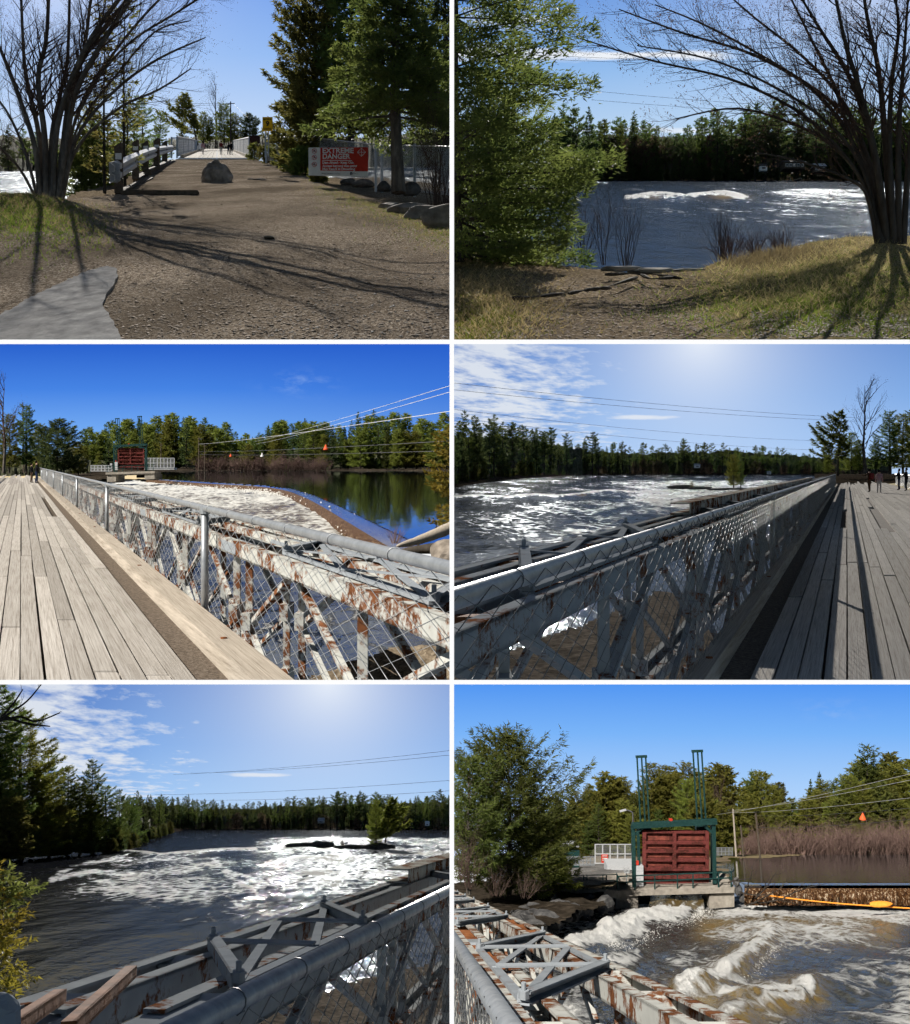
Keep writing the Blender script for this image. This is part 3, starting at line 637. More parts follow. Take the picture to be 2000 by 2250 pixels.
gr = np.maximum(gr, .45*np.exp(-((PY-edge-14)/20)**2)*sstep(690, 780, PX)); attr(o, 'grass', gr); attr(o, 'straw', np.maximum(.8*gr, .55*np.exp(-((PY-edge-16)/34)**2)*sstep(640, 760, PX))); tag(o, kind='structure')
# low ground behind the path edge
o, PX, PY, X, Y = sheet('bank', 540, 1010, np.linspace(352, 470, 50), 2.1, MAT['bank_soil'], lambda a, b, X, Y: .15*fbm(X, Y*.3, 9)-.0*X, [(545, 352), (660, 360), (700, 386), (760, 391), (850, 391), (1010, 412), (1010, 470), (545, 470)], 120); attr(o, 'grass', .1+0*X); attr(o, 'straw', .35+0*X); tag(o, kind='structure')
o, PX, PY, X, Y = sheet('bank', 70, 400, np.linspace(350, 470, 40), 2.0, MAT['bank_soil'], lambda a, b, X, Y: .2*fbm(X, Y*.3, 10), [(130, 440), (250, 400), (380, 350), (400, 360), (330, 470), (70, 470)], 90); attr(o, 'grass', .3+0*X); attr(o, 'straw', .2+0*X); tag(o, kind='structure')
mat('slab', [(.25, (.13, .128, .125)), (.48, (.26, .255, .25)), (.62, (.34, .335, .325)), (.8, (.46, .45, .435))], .9, 5, (1, .33, 1), 1.0, .03, detail=10, spec=0)
# concrete slab, lower left
b = B(); sl = [(-90, 712), (0, 690), (70, 652), (130, 622), (190, 596), (235, 584), (258, 590), (258, 612), (236, 640), (226, 668), (244, 700), (262, 730), (278, 770), (-90, 770)]
sl2 = []
for i in range(len(sl)):
    (xa, ya), (xb, yb) = sl[i], sl[(i+1) % len(sl)]; m_ = max(1, int(math.hypot(xb-xa, yb-ya)/7)) if 0 < i < len(sl)-3 else 1
    sl2 += [(xa+(xb-xa)*q/m_+5*float(fbm(xa*.2+q, ya*.1, 3)), ya+(yb-ya)*q/m_+4*float(fbm(xa*.2+q, ya*.1, 4))) for q in range(m_)]
b.prism([G(x, y, 1.585) for x, y in sl2], (0, 0, -.12)); o = b.build('pavement', MAT['slab'], origin=G(100, 700)); tag(o, kind='structure')
# loose stones on the path
def pebbles(name, label, n, pxr, pyr, h, smin, smax, mats, seed, test=None, zf=None, cat='gravel'):
    rng = np.random.default_rng(seed); px = rng.uniform(*pxr, n); u = rng.uniform(0, 1, n); py = pyr[0]+(pyr[1]-pyr[0])*u
    if test is not None: k = test(px, py); px, py = px[k], py[k]
    n = len(px); Y = h*F/(py-hor()); X = (px-1000)/F*Y; Z = (1125-py)/F*Y+(zf(px, py, X, Y) if zf else 0); s = smin+(smax-smin)*rng.uniform(size=n)**3
    base = np.array([(1, 0, 0), (-1, 0, 0), (0, 1.3, 0), (0, -1.3, 0), (0, 0, .8), (0, 0, -.5)]); f0 = np.array([(0, 2, 4), (2, 1, 4), (1, 3, 4), (3, 0, 4)])
    a = rng.uniform(0, 6.28, n); ca, sa = np.cos(a)[:, None], np.sin(a)[:, None]; bx = base[None, :, 0]*rng.uniform(.6, 1.4, (n, 6)); by = base[None, :, 1]*rng.uniform(.6, 1.4, (n, 6)); bz = base[None, :, 2]*rng.uniform(.4, 1.2, (n, 1))
    v = np.stack([X[:, None]+(bx*ca-by*sa)*s[:, None], Y[:, None]+(bx*sa+by*ca)*s[:, None]*1.6, Z[:, None]+bz*s[:, None]], -1).reshape(-1, 3); f = (np.arange(n)[:, None, None]*6+f0[None]).reshape(-1, 3)
    o = nobj(name, v, f, mats, None, (X.mean(), Y.mean(), Z.mean())); return tag(o, label, cat, kind='stuff')
mat('pebble', [(.3, (.09, .07, .052)), (.55, (.22, .175, .135)), (.75, (.42, .36, .30))], .9, 9, bmp=.2, spec=.05)
pebbles('loose_gravel', 'loose grey gravel strewn over the sunlit path to the bridge', 14000, (0, 990), (430, 752), 1.6, .004, .02, MAT['pebble'], 3, lambda x, y: (x > 250-(y-440)*.1) & (y > 420+(x-700).clip(0)*.36), relief1)
pebbles('coarse_gravel', 'darker coarse gravel at the right foot of the path', 4000, (250, 990), (440, 752), 1.6, .005, .018, MAT['rock_dark'], 4, lambda x, y: (x+(y-440)*.8+160*fbm(x/90, y/60, 77) > 820) & (y > 440+(x-700).clip(0)*.36), relief1)
# turf
def blades(name, label, n, pts_fn, hmin, hmax, wd, m, seed, lean=.5, cat='grass', h=1.6, zf=None):
    rng = np.random.default_rng(seed); px, py = pts_fn(rng, n); n = len(px); Y = h*F/(py-hor()); X = (px-1000)/F*Y; Z = (1125-py)/F*Y+(zf(px, py, X, Y) if zf else 0)
    C = np.stack([X, Y, Z-.01], -1); D = rng.normal(size=(n, 3))*lean; D[:, 2] = 1; v, f = leaves(C, unit(D), hmin+(hmax-hmin)*rng.uniform(size=n)**2, wd, rng); o = nobj(name, v, f, MAT[m], None, C.mean(0)); return tag(o, label, cat, kind='stuff')
def blob(px, py, sx, sy, cut=None):
    def fn(rng, n):
        x = rng.normal(px, sx, n); y = rng.normal(py, sy, n); k = (x > -80) & (x < 1000) & (y < 752)
        if cut: k &= cut(x, y)
        return x[k], y[k]
    return fn
blades('grass', 'short green turf on the bank below the bare tree clump', 9000, blob(70, 500, 80, 32, lambda x, y: (y > 447) & (x < 260)), .03, .11, .008, 'grass', 5, zf=relief1)
blades('dry_grass', 'straw-coloured dead grass along the left bank by the river', 8000, blob(60, 480, 100, 30, lambda x, y: (y > 446) & (x < 300)), .04, .16, .006, 'straw', 6, .9, zf=relief1)
blades('grass', 'thin green turf between the path and the retaining stones', 4500, lambda rng, n: (lambda x: (x, 402+(x-690)*.33+np.abs(rng.normal(0, 22, n))))(rng.uniform(690, 988, n)), .02, .07, .007, 'grass', 7, zf=relief1)
blades('dry_grass', 'dead yellow grass fringing the right edge of the path', 5000, lambda rng, n: (lambda x: (x, 398+(x-690)*.33+np.abs(rng.normal(0, 26, n))))(rng.uniform(640, 988, n)), .02, .1, .006, 'straw', 8, .9, zf=relief1)

# big bare clump on the left
ST = [[(88, 442), (78, 330), (48, 230), (6, 120), (-30, 40)], [(94, 442), (86, 300), (60, 180), (50, 80), (38, -260)], [(102, 442), (98, 300), (84, 170), (104, 60), (112, -280)],
      [(112, 442), (114, 300), (134, 200), (150, 100), (156, -260)], [(122, 442), (138, 320), (150, 230), (186, 100), (215, -60), (330, -320)], [(130, 442), (150, 330), (172, 250), (232, 150), (300, 82), (400, 20), (450, -20), (560, -150), (700, -280)],
      [(136, 442), (156, 340), (188, 270), (262, 190), (350, 128), (452, 82)], [(138, 442), (158, 350), (196, 292), (270, 232), (350, 196), (420, 150)], [(84, 442), (54, 330), (12, 240), (-40, 180)], [(82, 442), (44, 372), (-8, 316), (-60, 290)],
      [(126, 442), (142, 300), (160, 180), (230, 60), (420, -160), (560, -320)], [(118, 442), (126, 280), (176, 130), (260, 0), (400, -150), (520, -300)], [(134, 442), (152, 345), (180, 262), (260, 160), (340, 70), (420, 45)], [(132, 442), (150, 330), (182, 220), (270, 90), (370, -20), (520, -140), (700, -220)], [(128, 442), (146, 320), (168, 200), (240, 70), (330, -60), (460, -220)]]
stemtree('bare_tree', 'large bare many-stemmed tree clump at the left of the gravel path', ST, 31.0, .082, 41, 'bark_grey', side=(.45, 0, .15), dens=4.6, tw_len=1.5, depth=2, dyk=4.0, taper=.5, thin=(5, 6, 7, 8, 9, 12, 13), leafy='budding')

# cedars and saplings behind the guard rail
def cone_at(name, label, px, py, Y, hpx, rpx, leaf, bark='bark_dark', group=None, cat='tree', **kw):
    base = R(px, py, Y); h = hpx*Y/F; r = rpx*Y/F; q = dict(h=h, r=r, z0=.05, nw=22, nb=6, rise=.4, droop=.2, shape='dome', dens=900*F/(Y*100)/4, tl=.14, tw=.025, irr=.5, fan=.35); q.update(kw)
    e = thing(name, label, cat, base, group=group); tb, v, f = conifer(**q); child('trunk', tb.mesh('trunk', MAT[bark]), e); child('crown', npmesh('crown', v, f, MAT[leaf]), e); return e
cone_at('cedar_tree', 'thin tall cedar sapling with sparse foliage left behind the guard rail', 231, 425, 42, 460, 60, 'cedar', seed=51, trunk_r=.055, z0=.05, nw=24, nb=4, shape='pine', dens=30, irr=.8, tl=.22, tw=.04)
cone_at('cedar_tree', 'thin tall cedar sapling with sparse foliage right behind the guard rail', 275, 420, 44, 520, 62, 'cedar', seed=52, trunk_r=.055, z0=.05, nw=24, nb=4, shape='pine', dens=26, irr=.8, tl=.22, tw=.04)
for k, (x, y, Y, hp, rp, lf) in enumerate([(180, 438, 52, 156, 48, 'bush'), (222, 432, 54, 168, 48, 'bush'), (282, 405, 80, 200, 42, 'pine'), (312, 385, 100, 170, 34, 'spruce'), (352, 366, 130, 118, 26, 'bush'), (200, 432, 60, 206, 40, 'cedar')]):
    cone_at('cedar_shrub', 'bushy green cedar %s behind the guard rail' % ('lowest and leftmost', 'second from the bare clump', 'tall, just left of the second rail post', 'narrow and dark at the middle of the rail', 'smallest, at the far end of the rail', 'olive and half hidden by the saplings')[k], x, y, Y, hp, rp, lf, seed=60+k, nw=20, nb=7, dens=70, tl=.17, tw=.034, irr=.65, cat='shrub', group='cedars behind the guard rail')
for k, (x, y, Y, hp, rp, key) in enumerate([(-20, 380, 150, 118, 1, 'pineA'), (18, 380, 150, 105, 1, 'pineD'), (50, 380, 152, 98, 1, 'pineB'), (80, 380, 155, 90, 1, 'pineA'), (120, 380, 155, 95, 1, 'spruceA'), (160, 380, 155, 90, 1, 'pineD'), (205, 375, 155, 85, 1, 'pineB'), (250, 370, 155, 80, 1, 'pineA')]):
    plant(key, 'dark pine on the far shore seen behind the bare clump of the gravel path', R(x, y, Y), hp*Y/F, k*1.3, 'far shore pines left of the bridge path')
hill_later.append((1, (-90, 340, 381, [(-90, 300), (100, 302), (340, 312)], 170, 8))); hill_later.append((1, (370, 600, 330, [(370, 303), (480, 300), (600, 300)], 330, 9))); hill_later.append((1, (640, 1010, 368, [(640, 318), (800, 300), (1010, 285)], 142, 10)))
# trees beyond the bridge
plant('bareA', 'slender bare tree standing above the far end of the bridge path', R(474, 318, 260), 146*260/F, .5, name='bare_tree', sxy=.8)
def windpine(name, label, px, py, Y, hpx, rpx, leaf, seed, blow=.75, dens=20, tl=.8, lean=.03, tw=.13):
    base = R(px, py, Y); e = thing(name, label, 'tree', base); h = hpx*Y/F; tb, v, f = conifer(seed=seed, h=h, r=rpx*Y/F, z0=.25, nw=15, nb=5, rise=.35, droop=0, shape='cone', dens=dens, tl=tl, tw=tw, irr=.4, fan=.15, blow=blow, lean=lean, upt=.25)
    child('trunk', tb.mesh('trunk', MAT['bark']), e); child('crown', npmesh('crown', v, f, MAT[leaf]), e); return e
windpine('pine_tree', 'wind-swept pine leaning left of the bridge path', 434, 318, 240, 112, 40, 'pine_lit', 71, lean=-.22)
for k, (x, hp, key, lb) in enumerate([(448, 72, 'midpineB', 'broad yellow-green pine left of the bridge path'), (462, 62, 'midpine', 'low pine beneath the slender bare tree at the bridge'), (492, 92, 'midpineB', 'pale pine beside the utility pole at the bridge path'), (515, 70, 'midpineB', 'yellowish pine right of the utility pole at the bridge path'), (548, 70, 'roundA', 'dark round pine above the right bridge fence'), (400, 52, 'midpine', 'low pine above the left bridge fence')]):
    plant(key, lb, R(x, 318, 250+k), hp*250/F, k, sxy=1.15)
b = B(); pb = R(507, 318, 245); e = thing('utility_pole', 'wooden utility pole with crossarm above the bridge path', 'pole', pb); b.tube([pb, R(507, 223, 245)], [.16, .12], 8); b.build('pole', MAT['dark_wood'], e); b = B(); b.beam(R(500, 228, 245), R(516, 227, 245), .12, .14); b.build('crossarm', MAT['dark_wood'], e)
for s, (a, c) in enumerate([((352, 222), (507, 226)), ((360, 228), (507, 229))]): wire('power_line', 'thin power line left of the pole above the bridge path, %s' % ('upper', 'lower')[s], [R(*a, 260), R(*c, 245)], .025, sag=.3)
wire('power_line', 'thin power line sloping right from the pole above the bridge path', [R(514, 228, 245), R(545, 258, 200)], .025, sag=.2)

# bridge end: deck, beam, fences
VP1 = (478, 316)
def D1(px, Y, z=-1.6): return L((px-1000)/F*118+(VP1[0]-1000)/F*(Y-118), Y, z)
br = thing('bridge_deck', 'pale plank bridge deck at the top of the gravel path', 'bridge', D1(478, 118))
npl = 16
for k in range(npl):
    x0 = 392+(562-392)*k/npl; x1 = 392+(562-392)*(k+1)/npl-.8; b = B(); b.prism([D1(x0, 118), D1(x1, 118), D1(x1, 330), D1(x0, 330)], (0, 0, .1)); b.build('plank', MAT['plank'], br)
b = B(); b.prism([D1(388, 117), D1(566, 117), D1(566, 117, -1.95), D1(388, 117, -1.95)], (0, .4, 0)); b.build('end_beam', MAT['dark_wood'], br)
for s, x in ((0, 399), (1, 548)): b = B(); b.beam(D1(x, 119, -1.35), D1(x, 320, -1.35), .35, .3); b.build('kerb_beam', MAT['timber'], br)
def fence1(label, px, Ya, Yb, hgt):
    e = thing('chain_link_fence', label, 'fence', D1(px, Ya)); b = B()
    for k in range(9): Yk = Ya+(Yb-Ya)*k/8; b = B(); b.tube([D1(px, Yk, -1.5), D1(px, Yk, -1.5+hgt)], .07, 6); b.build('post', MAT['galv'], e)
    b = B(); b.tube([D1(px, Ya, -1.5+hgt), D1(px, Yb, -1.5+hgt)], .07, 6); b.build('top_rail', MAT['galv_pale'], e)
    chainlink(e, lambda s: D1(px, s, -1.4), lambda s: D1(px, s, -1.5+hgt), Ya, Yb, .55, .02); return e
fence1('left chain-link fence of the bridge above the gravel path', 388, 119, 300, 2.3); fence1('right chain-link fence of the bridge above the gravel path', 548, 119, 300, 2.2)
e = thing('gate_frame', 'narrow galvanised gate frame at the far end of the guard rail', 'gate', G(384, 352)); b = B()
for x in (377, 389): b = B(); b.tube([R(x, 347, 116), R(x, 301, 116)], .09, 8); b.build('post', MAT['galv'], e)
for y in (303, 323): b = B(); b.tube([R(377, y, 116), R(389, y, 116)], .06, 6); b.build('rail', MAT['galv'], e)
b = B(); q = R(560, 300, 121); e = thing('notice_board', 'dark brown board behind the right bridge fence', 'sign', R(560, 345, 121)); b.box(R(560, 309, 121), (1.15, .08, 1.1)); b.build('board', MAT['brown_board'], e)
for x in (552, 569): b = B(); b.beam(R(x, 348, 121.1), R(x, 310, 121.1), .12, .12); b.build('post', MAT['dark_wood'], e)
b = B(); b.beam(R(552, 326, 120), R(574, 314, 120), .1, .14); tag(b.build('loose_board', MAT['timber'], origin=R(552, 326, 120)), 'pale loose board leaning below the dark brown board', 'board')
# yellow sign
def face(c, wd, ht, yaw=0): return Vector((math.cos(yaw), math.sin(yaw), 0)), Vector((0, 0, 1))
e = thing('load_limit_sign', 'yellow maximum nine tonnes sign on a post right of the bridge', 'sign', R(588, 330, 52)); c = R(588, 272.5, 52); Wd, Hd = 22*52/F, 31*52/F
b = B(); b.box(c, (Wd, .03, Hd)); b.build('panel', MAT['yellow_sign'], e)
rt, up = Vector((1, 0, 0)), Vector((0, 0, 1)); fy = Vector((0, -.022, 0))
text('MAXIMUM', e, 'black_paint', c+fy+up*Hd*.33, rt, up, .11, .003, width=Wd*.8); text('9', e, 'black_paint', c+fy, rt, up, .34, .011); text('TONNES', e, 'black_paint', c+fy-up*Hd*.36, rt, up, .11, .003, width=Wd*.8)
for x in (583, 590): b = B(); b.beam(R(x, 345, 52.1), R(x, 272, 52.1), .05, .035); b.build('post', MAT['galv'], e)

# guard rail
Yg = 35.0; GRL = [(240, 380, 33), (262, 371, 36), (296, 352, 45), (330, 337, 60), (356, 330, 80), (378, 326, 105)]
e = thing('guard_rail', 'galvanised steel guard rail curving up to the bridge', 'guard rail', G(258, 425))
path = smooth_path([R(x, y, Y) for x, y, Y in GRL], 6); prof = [(-.16, .0), (-.11, -.07), (-.04, -.07), (0, 0), (.04, -.07), (.11, -.07), (.16, 0)]; vs = []; n = len(path)
for i, p in enumerate(path):
    d = path[min(i+1, n-1)]-path[max(i-1, 0)]; side = Vector((d.y, -d.x, 0)).normalized()
    for (zz, o_) in prof: vs.append(p+Vector((0, 0, zz*1.9))-side*o_*2.0)
fs = [(i*7+j, i*7+j+1, i*7+j+8, i*7+j+7) for i in range(n-1) for j in range(6)]
b = B(); b.add(vs, fs); rail = b.build('rail', MAT['galv_pale'], e); rail.modifiers.new('s', 'SOLIDIFY').thickness = .02
b = B(); b.prism([R(x, y, 33.2) for x, y in ((239, 357), (250, 355), (262, 360), (264, 396), (256, 401), (241, 400))], (0, .05, 0)); b.build('end_plate', MAT['galv'], e)
for k, (x, y0, y1, Y, w_) in enumerate([(261, 426, 324, 35.3, .22), (298, 395, 316, 46.5, .24), (344, 365, 311, 66, .3), (362, 357, 316, 88, .35), (320, 378, 318, 56, .26)]):
    b = B(); b.beam(R(x, y0, Y), R(x, y1, Y), w_, w_); b.prism([R(x, y1, Y)+Vector((-w_/2, -w_/2, 0)), R(x, y1, Y)+Vector((w_/2, -w_/2, 0)), R(x, y1, Y)+Vector((w_/2, -w_/2, w_*.7))], (0, w_, 0)); ps = b.build('post', MAT['dark_wood'], e)
    b = B(); b.box(R(x+2, y1+(22 if k == 0 else 12 if k < 3 else 8), Y)+Vector((0, -w_/2-.02, 0)), (w_*.9, .015, .2 if k == 0 else .16)); b.build('reflector_plate', MAT['white_paint'], ps)
for k, (x0, y0, x1, y1, Ya, Yb) in enumerate([(264, 424, 330, 392, 36, 50), (300, 392, 372, 352, 50, 95), (325, 375, 386, 352, 55, 110)]):
    b = B(); b.beam(R(x0, y0, Ya)-Vector((0, 0, .1)), R(x1, y1, Yb)-Vector((0, 0, .1)), .3, .32); tag(b.build('retaining_timber', MAT['dark_wood'], origin=R(x0, y0, Ya)), 'dark weathered timber edging under the guard rail, %s' % ('nearest', 'middle', 'farthest')[k], 'timber', 'timber edging under the guard rail')
b = B(); b.beam(G(268, 425, 1.57), G(436, 425, 1.57), .25, .14); tag(b.build('threshold_board', MAT['dark_wood'], origin=G(268, 425)), 'long thin dark board set in the gravel before the boulder', 'board')
# boulder and odd stones
bo = rock('boulder', 'rounded grey boulder in the middle of the gravel path', G(473, 400)+Vector((0, .25, -.12)), .62, .5, .78, 7.3, 'rock', cmin=.84, rough=.6, sub=5, smooth=True)
for k, (x, y, s) in enumerate([(566, 396, .12), (552, 395, .09), (580, 397, .1), (592, 523, .06), (575, 394, .08)]): rock('stone', ('pale flat stone in the loose rubble right of the boulder' if k != 3 else 'small pale stone alone in the middle of the path'), G(x, y), s*2, s*1.6, s*.45, 20+k, 'concrete', group='pale stones right of the boulder' if k != 3 else None, sub=2)
for k, (x, y, sx, sz) in enumerate([(858, 458, .32, .17), (905, 468, .62, .2), (945, 480, .55, .26), (990, 496, .7, .34), (880, 456, .4, .14)]):
    rock('retaining_stone', 'rough brown stone of the low retaining row, %s' % ('left end', 'second, long and low', 'third, broad', 'right end and largest', 'small, lying on top behind')[k], G(x, y, 1.62)+Vector((0, .6 if k == 4 else 0, -.05)), sx, .22, sz, 31+k*1.3, 'rock', group='retaining stones', rough=.22, sub=4)
for k, (x, y, sx, sz) in enumerate([(800, 410, .5, .22), (845, 418, .28, .25), (770, 405, .45, .2), (905, 428, .35, .3)]): rock('rock', 'shadowed %s by the fence behind the danger sign' % ('low rock', 'pointed rock', 'flat rock', 'mossy rock')[k], G(x, y, 1.7), sx, .2, sz, 45+k, 'rock_dark', rough=.35, sub=3)
# danger sign and its fence
Ys = 40.0; yaw = 0.0; e = thing('danger_sign', 'large red and white extreme danger sign on the chain-link fence', 'sign', R(744, 400, Ys))
P4 = [R(678, 324, Ys), R(810, 323, Ys), R(809, 388, Ys), R(678, 385, Ys)]; ex = (0, .03, 0)
b = B(); b.prism(P4[::-1], ex); b.build('panel', MAT['white_paint'], e); fr = Vector((0, -.006, 0))
b = B(); b.prism([p+fr for p in (R(704, 324.3, Ys), R(809.4, 323.4, Ys), R(809, 376.5, Ys), R(704, 374.5, Ys))][::-1], (0, .004, 0)); b.build('red_field', MAT['red_sign'], e)
px_m = Ys/F; ft = Vector((0, -.010, 0))
def tl_(s, x0, x1, yc, size, m='white_paint', bold=.004, up_=None): text(s, e, m, R((x0+x1)/2, yc, Ys)+ft, rt, up, size, bold, width=(x1-x0)*px_m)
tl_('EXTREME', 708.5, 777, 331.5, 15.5*px_m, bold=.007); tl_('DANGER', 708.5, 769, 344, 15.5*px_m, bold=.007); tl_('Dam Ahead - Keep Out', 708.5, 777, 357.3, 7.6*px_m); tl_('Access beyond this point', 708.5, 785, 364.7, 7.6*px_m); tl_('May Result in Drowning', 708.5, 780, 371.6, 7.6*px_m)
tl_('IN AN EMERGENCY CALL', 707, 748, 381.5, 3.2*px_m, 'black_paint', 0); tl_('B', 769, 775, 381.5, 8*px_m, 'cloth_navy', .003); tl_('Power', 776, 787, 380.5, 4*px_m, 'cloth_navy', 0)
b = B(); b.beam(R(708.5, 352.2, Ys)+ft, R(774, 352.7, Ys)+ft, .006, 1.2*px_m); b.build('rule', MAT['white_paint'], e)
b = B(); dc = R(794.5, 334.5, Ys)+ft; rr = 9*px_m
for a in range(4):
    p = [Vector((1, 0, 0)), Vector((0, 0, 1)), Vector((-1, 0, 0)), Vector((0, 0, -1))]; b.beam(dc+p[a]*rr, dc+p[(a+1) % 4]*rr, .006, 1.2*px_m, up=(0, 1, 0)) if False else b.tube([dc+p[a]*rr, dc+p[(a+1) % 4]*rr], .6*px_m, 4)
b.tube([dc-Vector((rr, 0, 0)), dc+Vector((rr, 0, 0))], .6*px_m, 4); b.tube([dc-Vector((0, 0, rr)), dc+Vector((0, 0, rr))], .6*px_m, 4); b.build('diamond_emblem', MAT['white_paint'], e)
for y in (331.8, 346, 361): # prohibition rings
    c = R(691, y, Ys)+ft; ps = [c+Vector((math.cos(a)*5*px_m, 0, math.sin(a)*5*px_m)) for a in np.linspace(0, 2*math.pi, 17)]; b = B(); b.tube(ps, .6*px_m, 4); b.tube([c+Vector((-3.5*px_m, 0, 3.5*px_m)), c+Vector((3.5*px_m, 0, -3.5*px_m))], .5*px_m, 4); rg = b.build('prohibition_ring', MAT['red_sign'], e)
    b = B(); b.box(c+Vector((0, .003, -.5*px_m)), (5*px_m, .004, 1.4*px_m)); b.box(c+Vector((.4*px_m, .003, 1.2*px_m)), (1.6*px_m, .004, 2.4*px_m)); b.build('figure', MAT['black_paint'], e)
def fence_run(label, pts, hpx, Ys_, posts, mesh_to=None, pitch=.09, post_r=.035):
    """chain-link run; pts = (px, py_top, py_bottom, Y)"""
    e = thing('chain_link_fence', label, 'fence', R(pts[0][0], pts[0][2], pts[0][3])); P = np.array(pts, float); s = np.linspace(0, 1, len(P))
    q = lambda t, col: np.interp(t, s, P[:, col]); top = lambda t: R(q(t, 0), q(t, 1), q(t, 3)); bot = lambda t: R(q(t, 0), q(t, 2), q(t, 3))
    b = B(); b.tube([top(t) for t in np.linspace(0, 1, 12)], .025, 6); b.build('top_rail', MAT['galv_pale'], e)
    for t in posts: b = B(); b.tube([bot(t)-Vector((0, 0, .2)), top(t)+Vector((0, 0, .06))], post_r, 8); b.build('post', MAT['galv'], e)
    ln = (top(1)-top(0)).length; chainlink(e, bot, top, 0, 1, pitch/ln*1.0, .004); return e
fence_run('chain-link fence run between the yellow sign and the danger sign', [(585, 304, 352, 80), (655, 298, 362, 62)], 0, 0, (0, 1), pitch=.16, post_r=.07)
fence_run('chain-link fence run behind the danger sign and the spruce', [(655, 298, 372, 62), (826, 318, 410, 43), (990, 322, 430, 36)], 0, 0, (.5, .54, .76), pitch=.11, post_r=.05)

# right-hand trees and brush
cone_at('cedar_tree', 'big olive cedar behind the danger sign', 690, 385, 58, 440, 100, 'cedar', seed=81, nw=38, nb=9, dens=75, tl=.24, tw=.045, irr=.6, z0=.03, rise=.6, droop=.2)
cone_at('cedar_tree', 'shorter olive cedar left of the big one above the yellow sign', 660, 385, 110, 190, 60, 'cedar', seed=82, nw=22, nb=8, dens=50, tl=.30, tw=.06, irr=.6, z0=.03, rise=.5)
cone_at('cedar_tree', 'dark tall evergreen between the olive cedar and the spruce', 775, 385, 56, 480, 75, 'pine', seed=83, nw=30, nb=7, dens=30, tl=.34, tw=.07, irr=.6, z0=.2, rise=.3)
cone_at('spruce_tree', 'green spruce with drooping boughs beside the danger sign', 876, 424, 36, 620, 165, 'spruce', 'bark_grey', seed=84, z0=.26, nw=34, nb=8, dens=120, tl=.17, tw=.028, irr=.45, rise=.05, droop=.28, shape='cone', fan=.45, trunk_r=.2, upt=.12)
cone_at('spruce_tree', 'dark spruce at the right edge behind the drooping spruce', 975, 400, 52, 560, 110, 'pine_dark', seed=85, z0=.1, nw=30, nb=7, dens=50, tl=.26, tw=.05, irr=.5, droop=.25, shape='cone', rise=.1)
for k, (x, Y, hp, key) in enumerate([(800, 130, 140, 'bareA'), (835, 125, 150, 'bareB'), (865, 120, 130, 'pineD'), (905, 120, 160, 'bareA'), (940, 118, 150, 'bareB'), (970, 115, 170, 'pineD'), (720, 135, 110, 'pineD'), (1000, 118, 170, 'bareA')]): plant(key, 'woodland tree across the water right of the danger sign', R(x, 366, Y), hp*Y/F, k*1.1, 'woods across the water behind the fence', name='woodland_tree')
bareshrub('bare_bush', 'tangled bare bush at the right edge above the retaining stones', R(958, 468, 33), 2.9, 22, 1.0, 91, 'twig', depth=2, r=.02)
bareshrub('bare_bush', 'smaller bare bush behind the tangled one at the right edge', R(985, 450, 37), 3.2, 16, 1.2, 92, 'twig', depth=2, r=.02)
for k, (x, y, Y, hp) in enumerate([(560, 350, 105, 35), (590, 358, 84, 40), (618, 366, 75, 50), (645, 378, 62, 60), (664, 385, 55, 60), (700, 398, 46, 30)]):
    cone_at('low_shrub', 'low olive shrub along the right edge of the path, %s' % ('at the bridge end', 'second from the bridge', 'third from the bridge', 'fourth, beside the fence post', 'fifth, tall and bright', 'under the danger sign')[k], x, y, Y, hp, hp*.6, 'cedar' if k % 2 else 'bush', seed=95+k, nw=11, nb=7, dens=60, tl=.20, tw=.045, irr=.7, z0=.02, cat='shrub', shape='round', group='low shrubs along the right path edge')
bareshrub('bare_bush', 'grey bare brush at the right bridge end below the brown board', R(578, 346, 100), 1.6, 18, 1.2, 93, 'twig', depth=1, r=.03)
# people on the bridge
def onb(px, py): return G(px, py, 1.5)
person('person in pale pink on the left of the bridge deck', onb(446, 339.5), 1.85, .4, 'cloth_pink', 'cloth_pale', pose='walk'); person('person in dark red jacket and grey trousers on the bridge deck', onb(486, 340), 1.95, .5, 'cloth_red', 'cloth_grey', pose='stand')
person('person in black, left of the pair at the right fence', onb(502, 339.5), 1.7, -.6, 'cloth_black', 'cloth_navy'); person('person in black, right of the pair at the right fence', onb(508, 339.5), 1.85, -.6, 'cloth_black', 'cloth_black')
sky(1, skymat('sky1', [(.0, (196, 218, 246)), (.12, (178, 206, 245)), (.3, (140, 183, 242)), (.5, (108, 158, 235))], aura=((-.56, .62, .35, .75, (240, 246, 255)),)), 420, 385)
# ================================================================== picture 2: river seen from the bank
use(2)
watermat('water2', (.018, .026, .04), rough=.06, bstr=.8, wscale=.8, fscale=.45, bdist=.2, stretch=3, rmax=.15, refl=.6, fgl=.004)
WV2 = [(1380, 437), (1430, 435), (1490, 437), (1540, 429), (1590, 428), (1630, 436)]
def wave2(px, py, X, Y):
    d = pseg(px, py*2.2, [(a, c*2.2) for a, c in WV2]); bumpz = (.55+.7*fbm(X*.35, Y*.02, 4))*np.exp(-(d/14)**2)
    return bumpz+.10*fbm(X*.6, Y*.12, 11)+.25*sstep(1600, 1750, px)*sstep(500, 440, py)*fbm(X*.35, Y*.06, 12)
rows = np.concatenate([np.arange(396.5, 420, .8), np.arange(420, 450, .9), np.arange(450, 620, 2.0)])
o, PX, PY, X, Y = sheet('river', 990, 2060, rows, 3.6, MAT['water2'], wave2, None, 300)
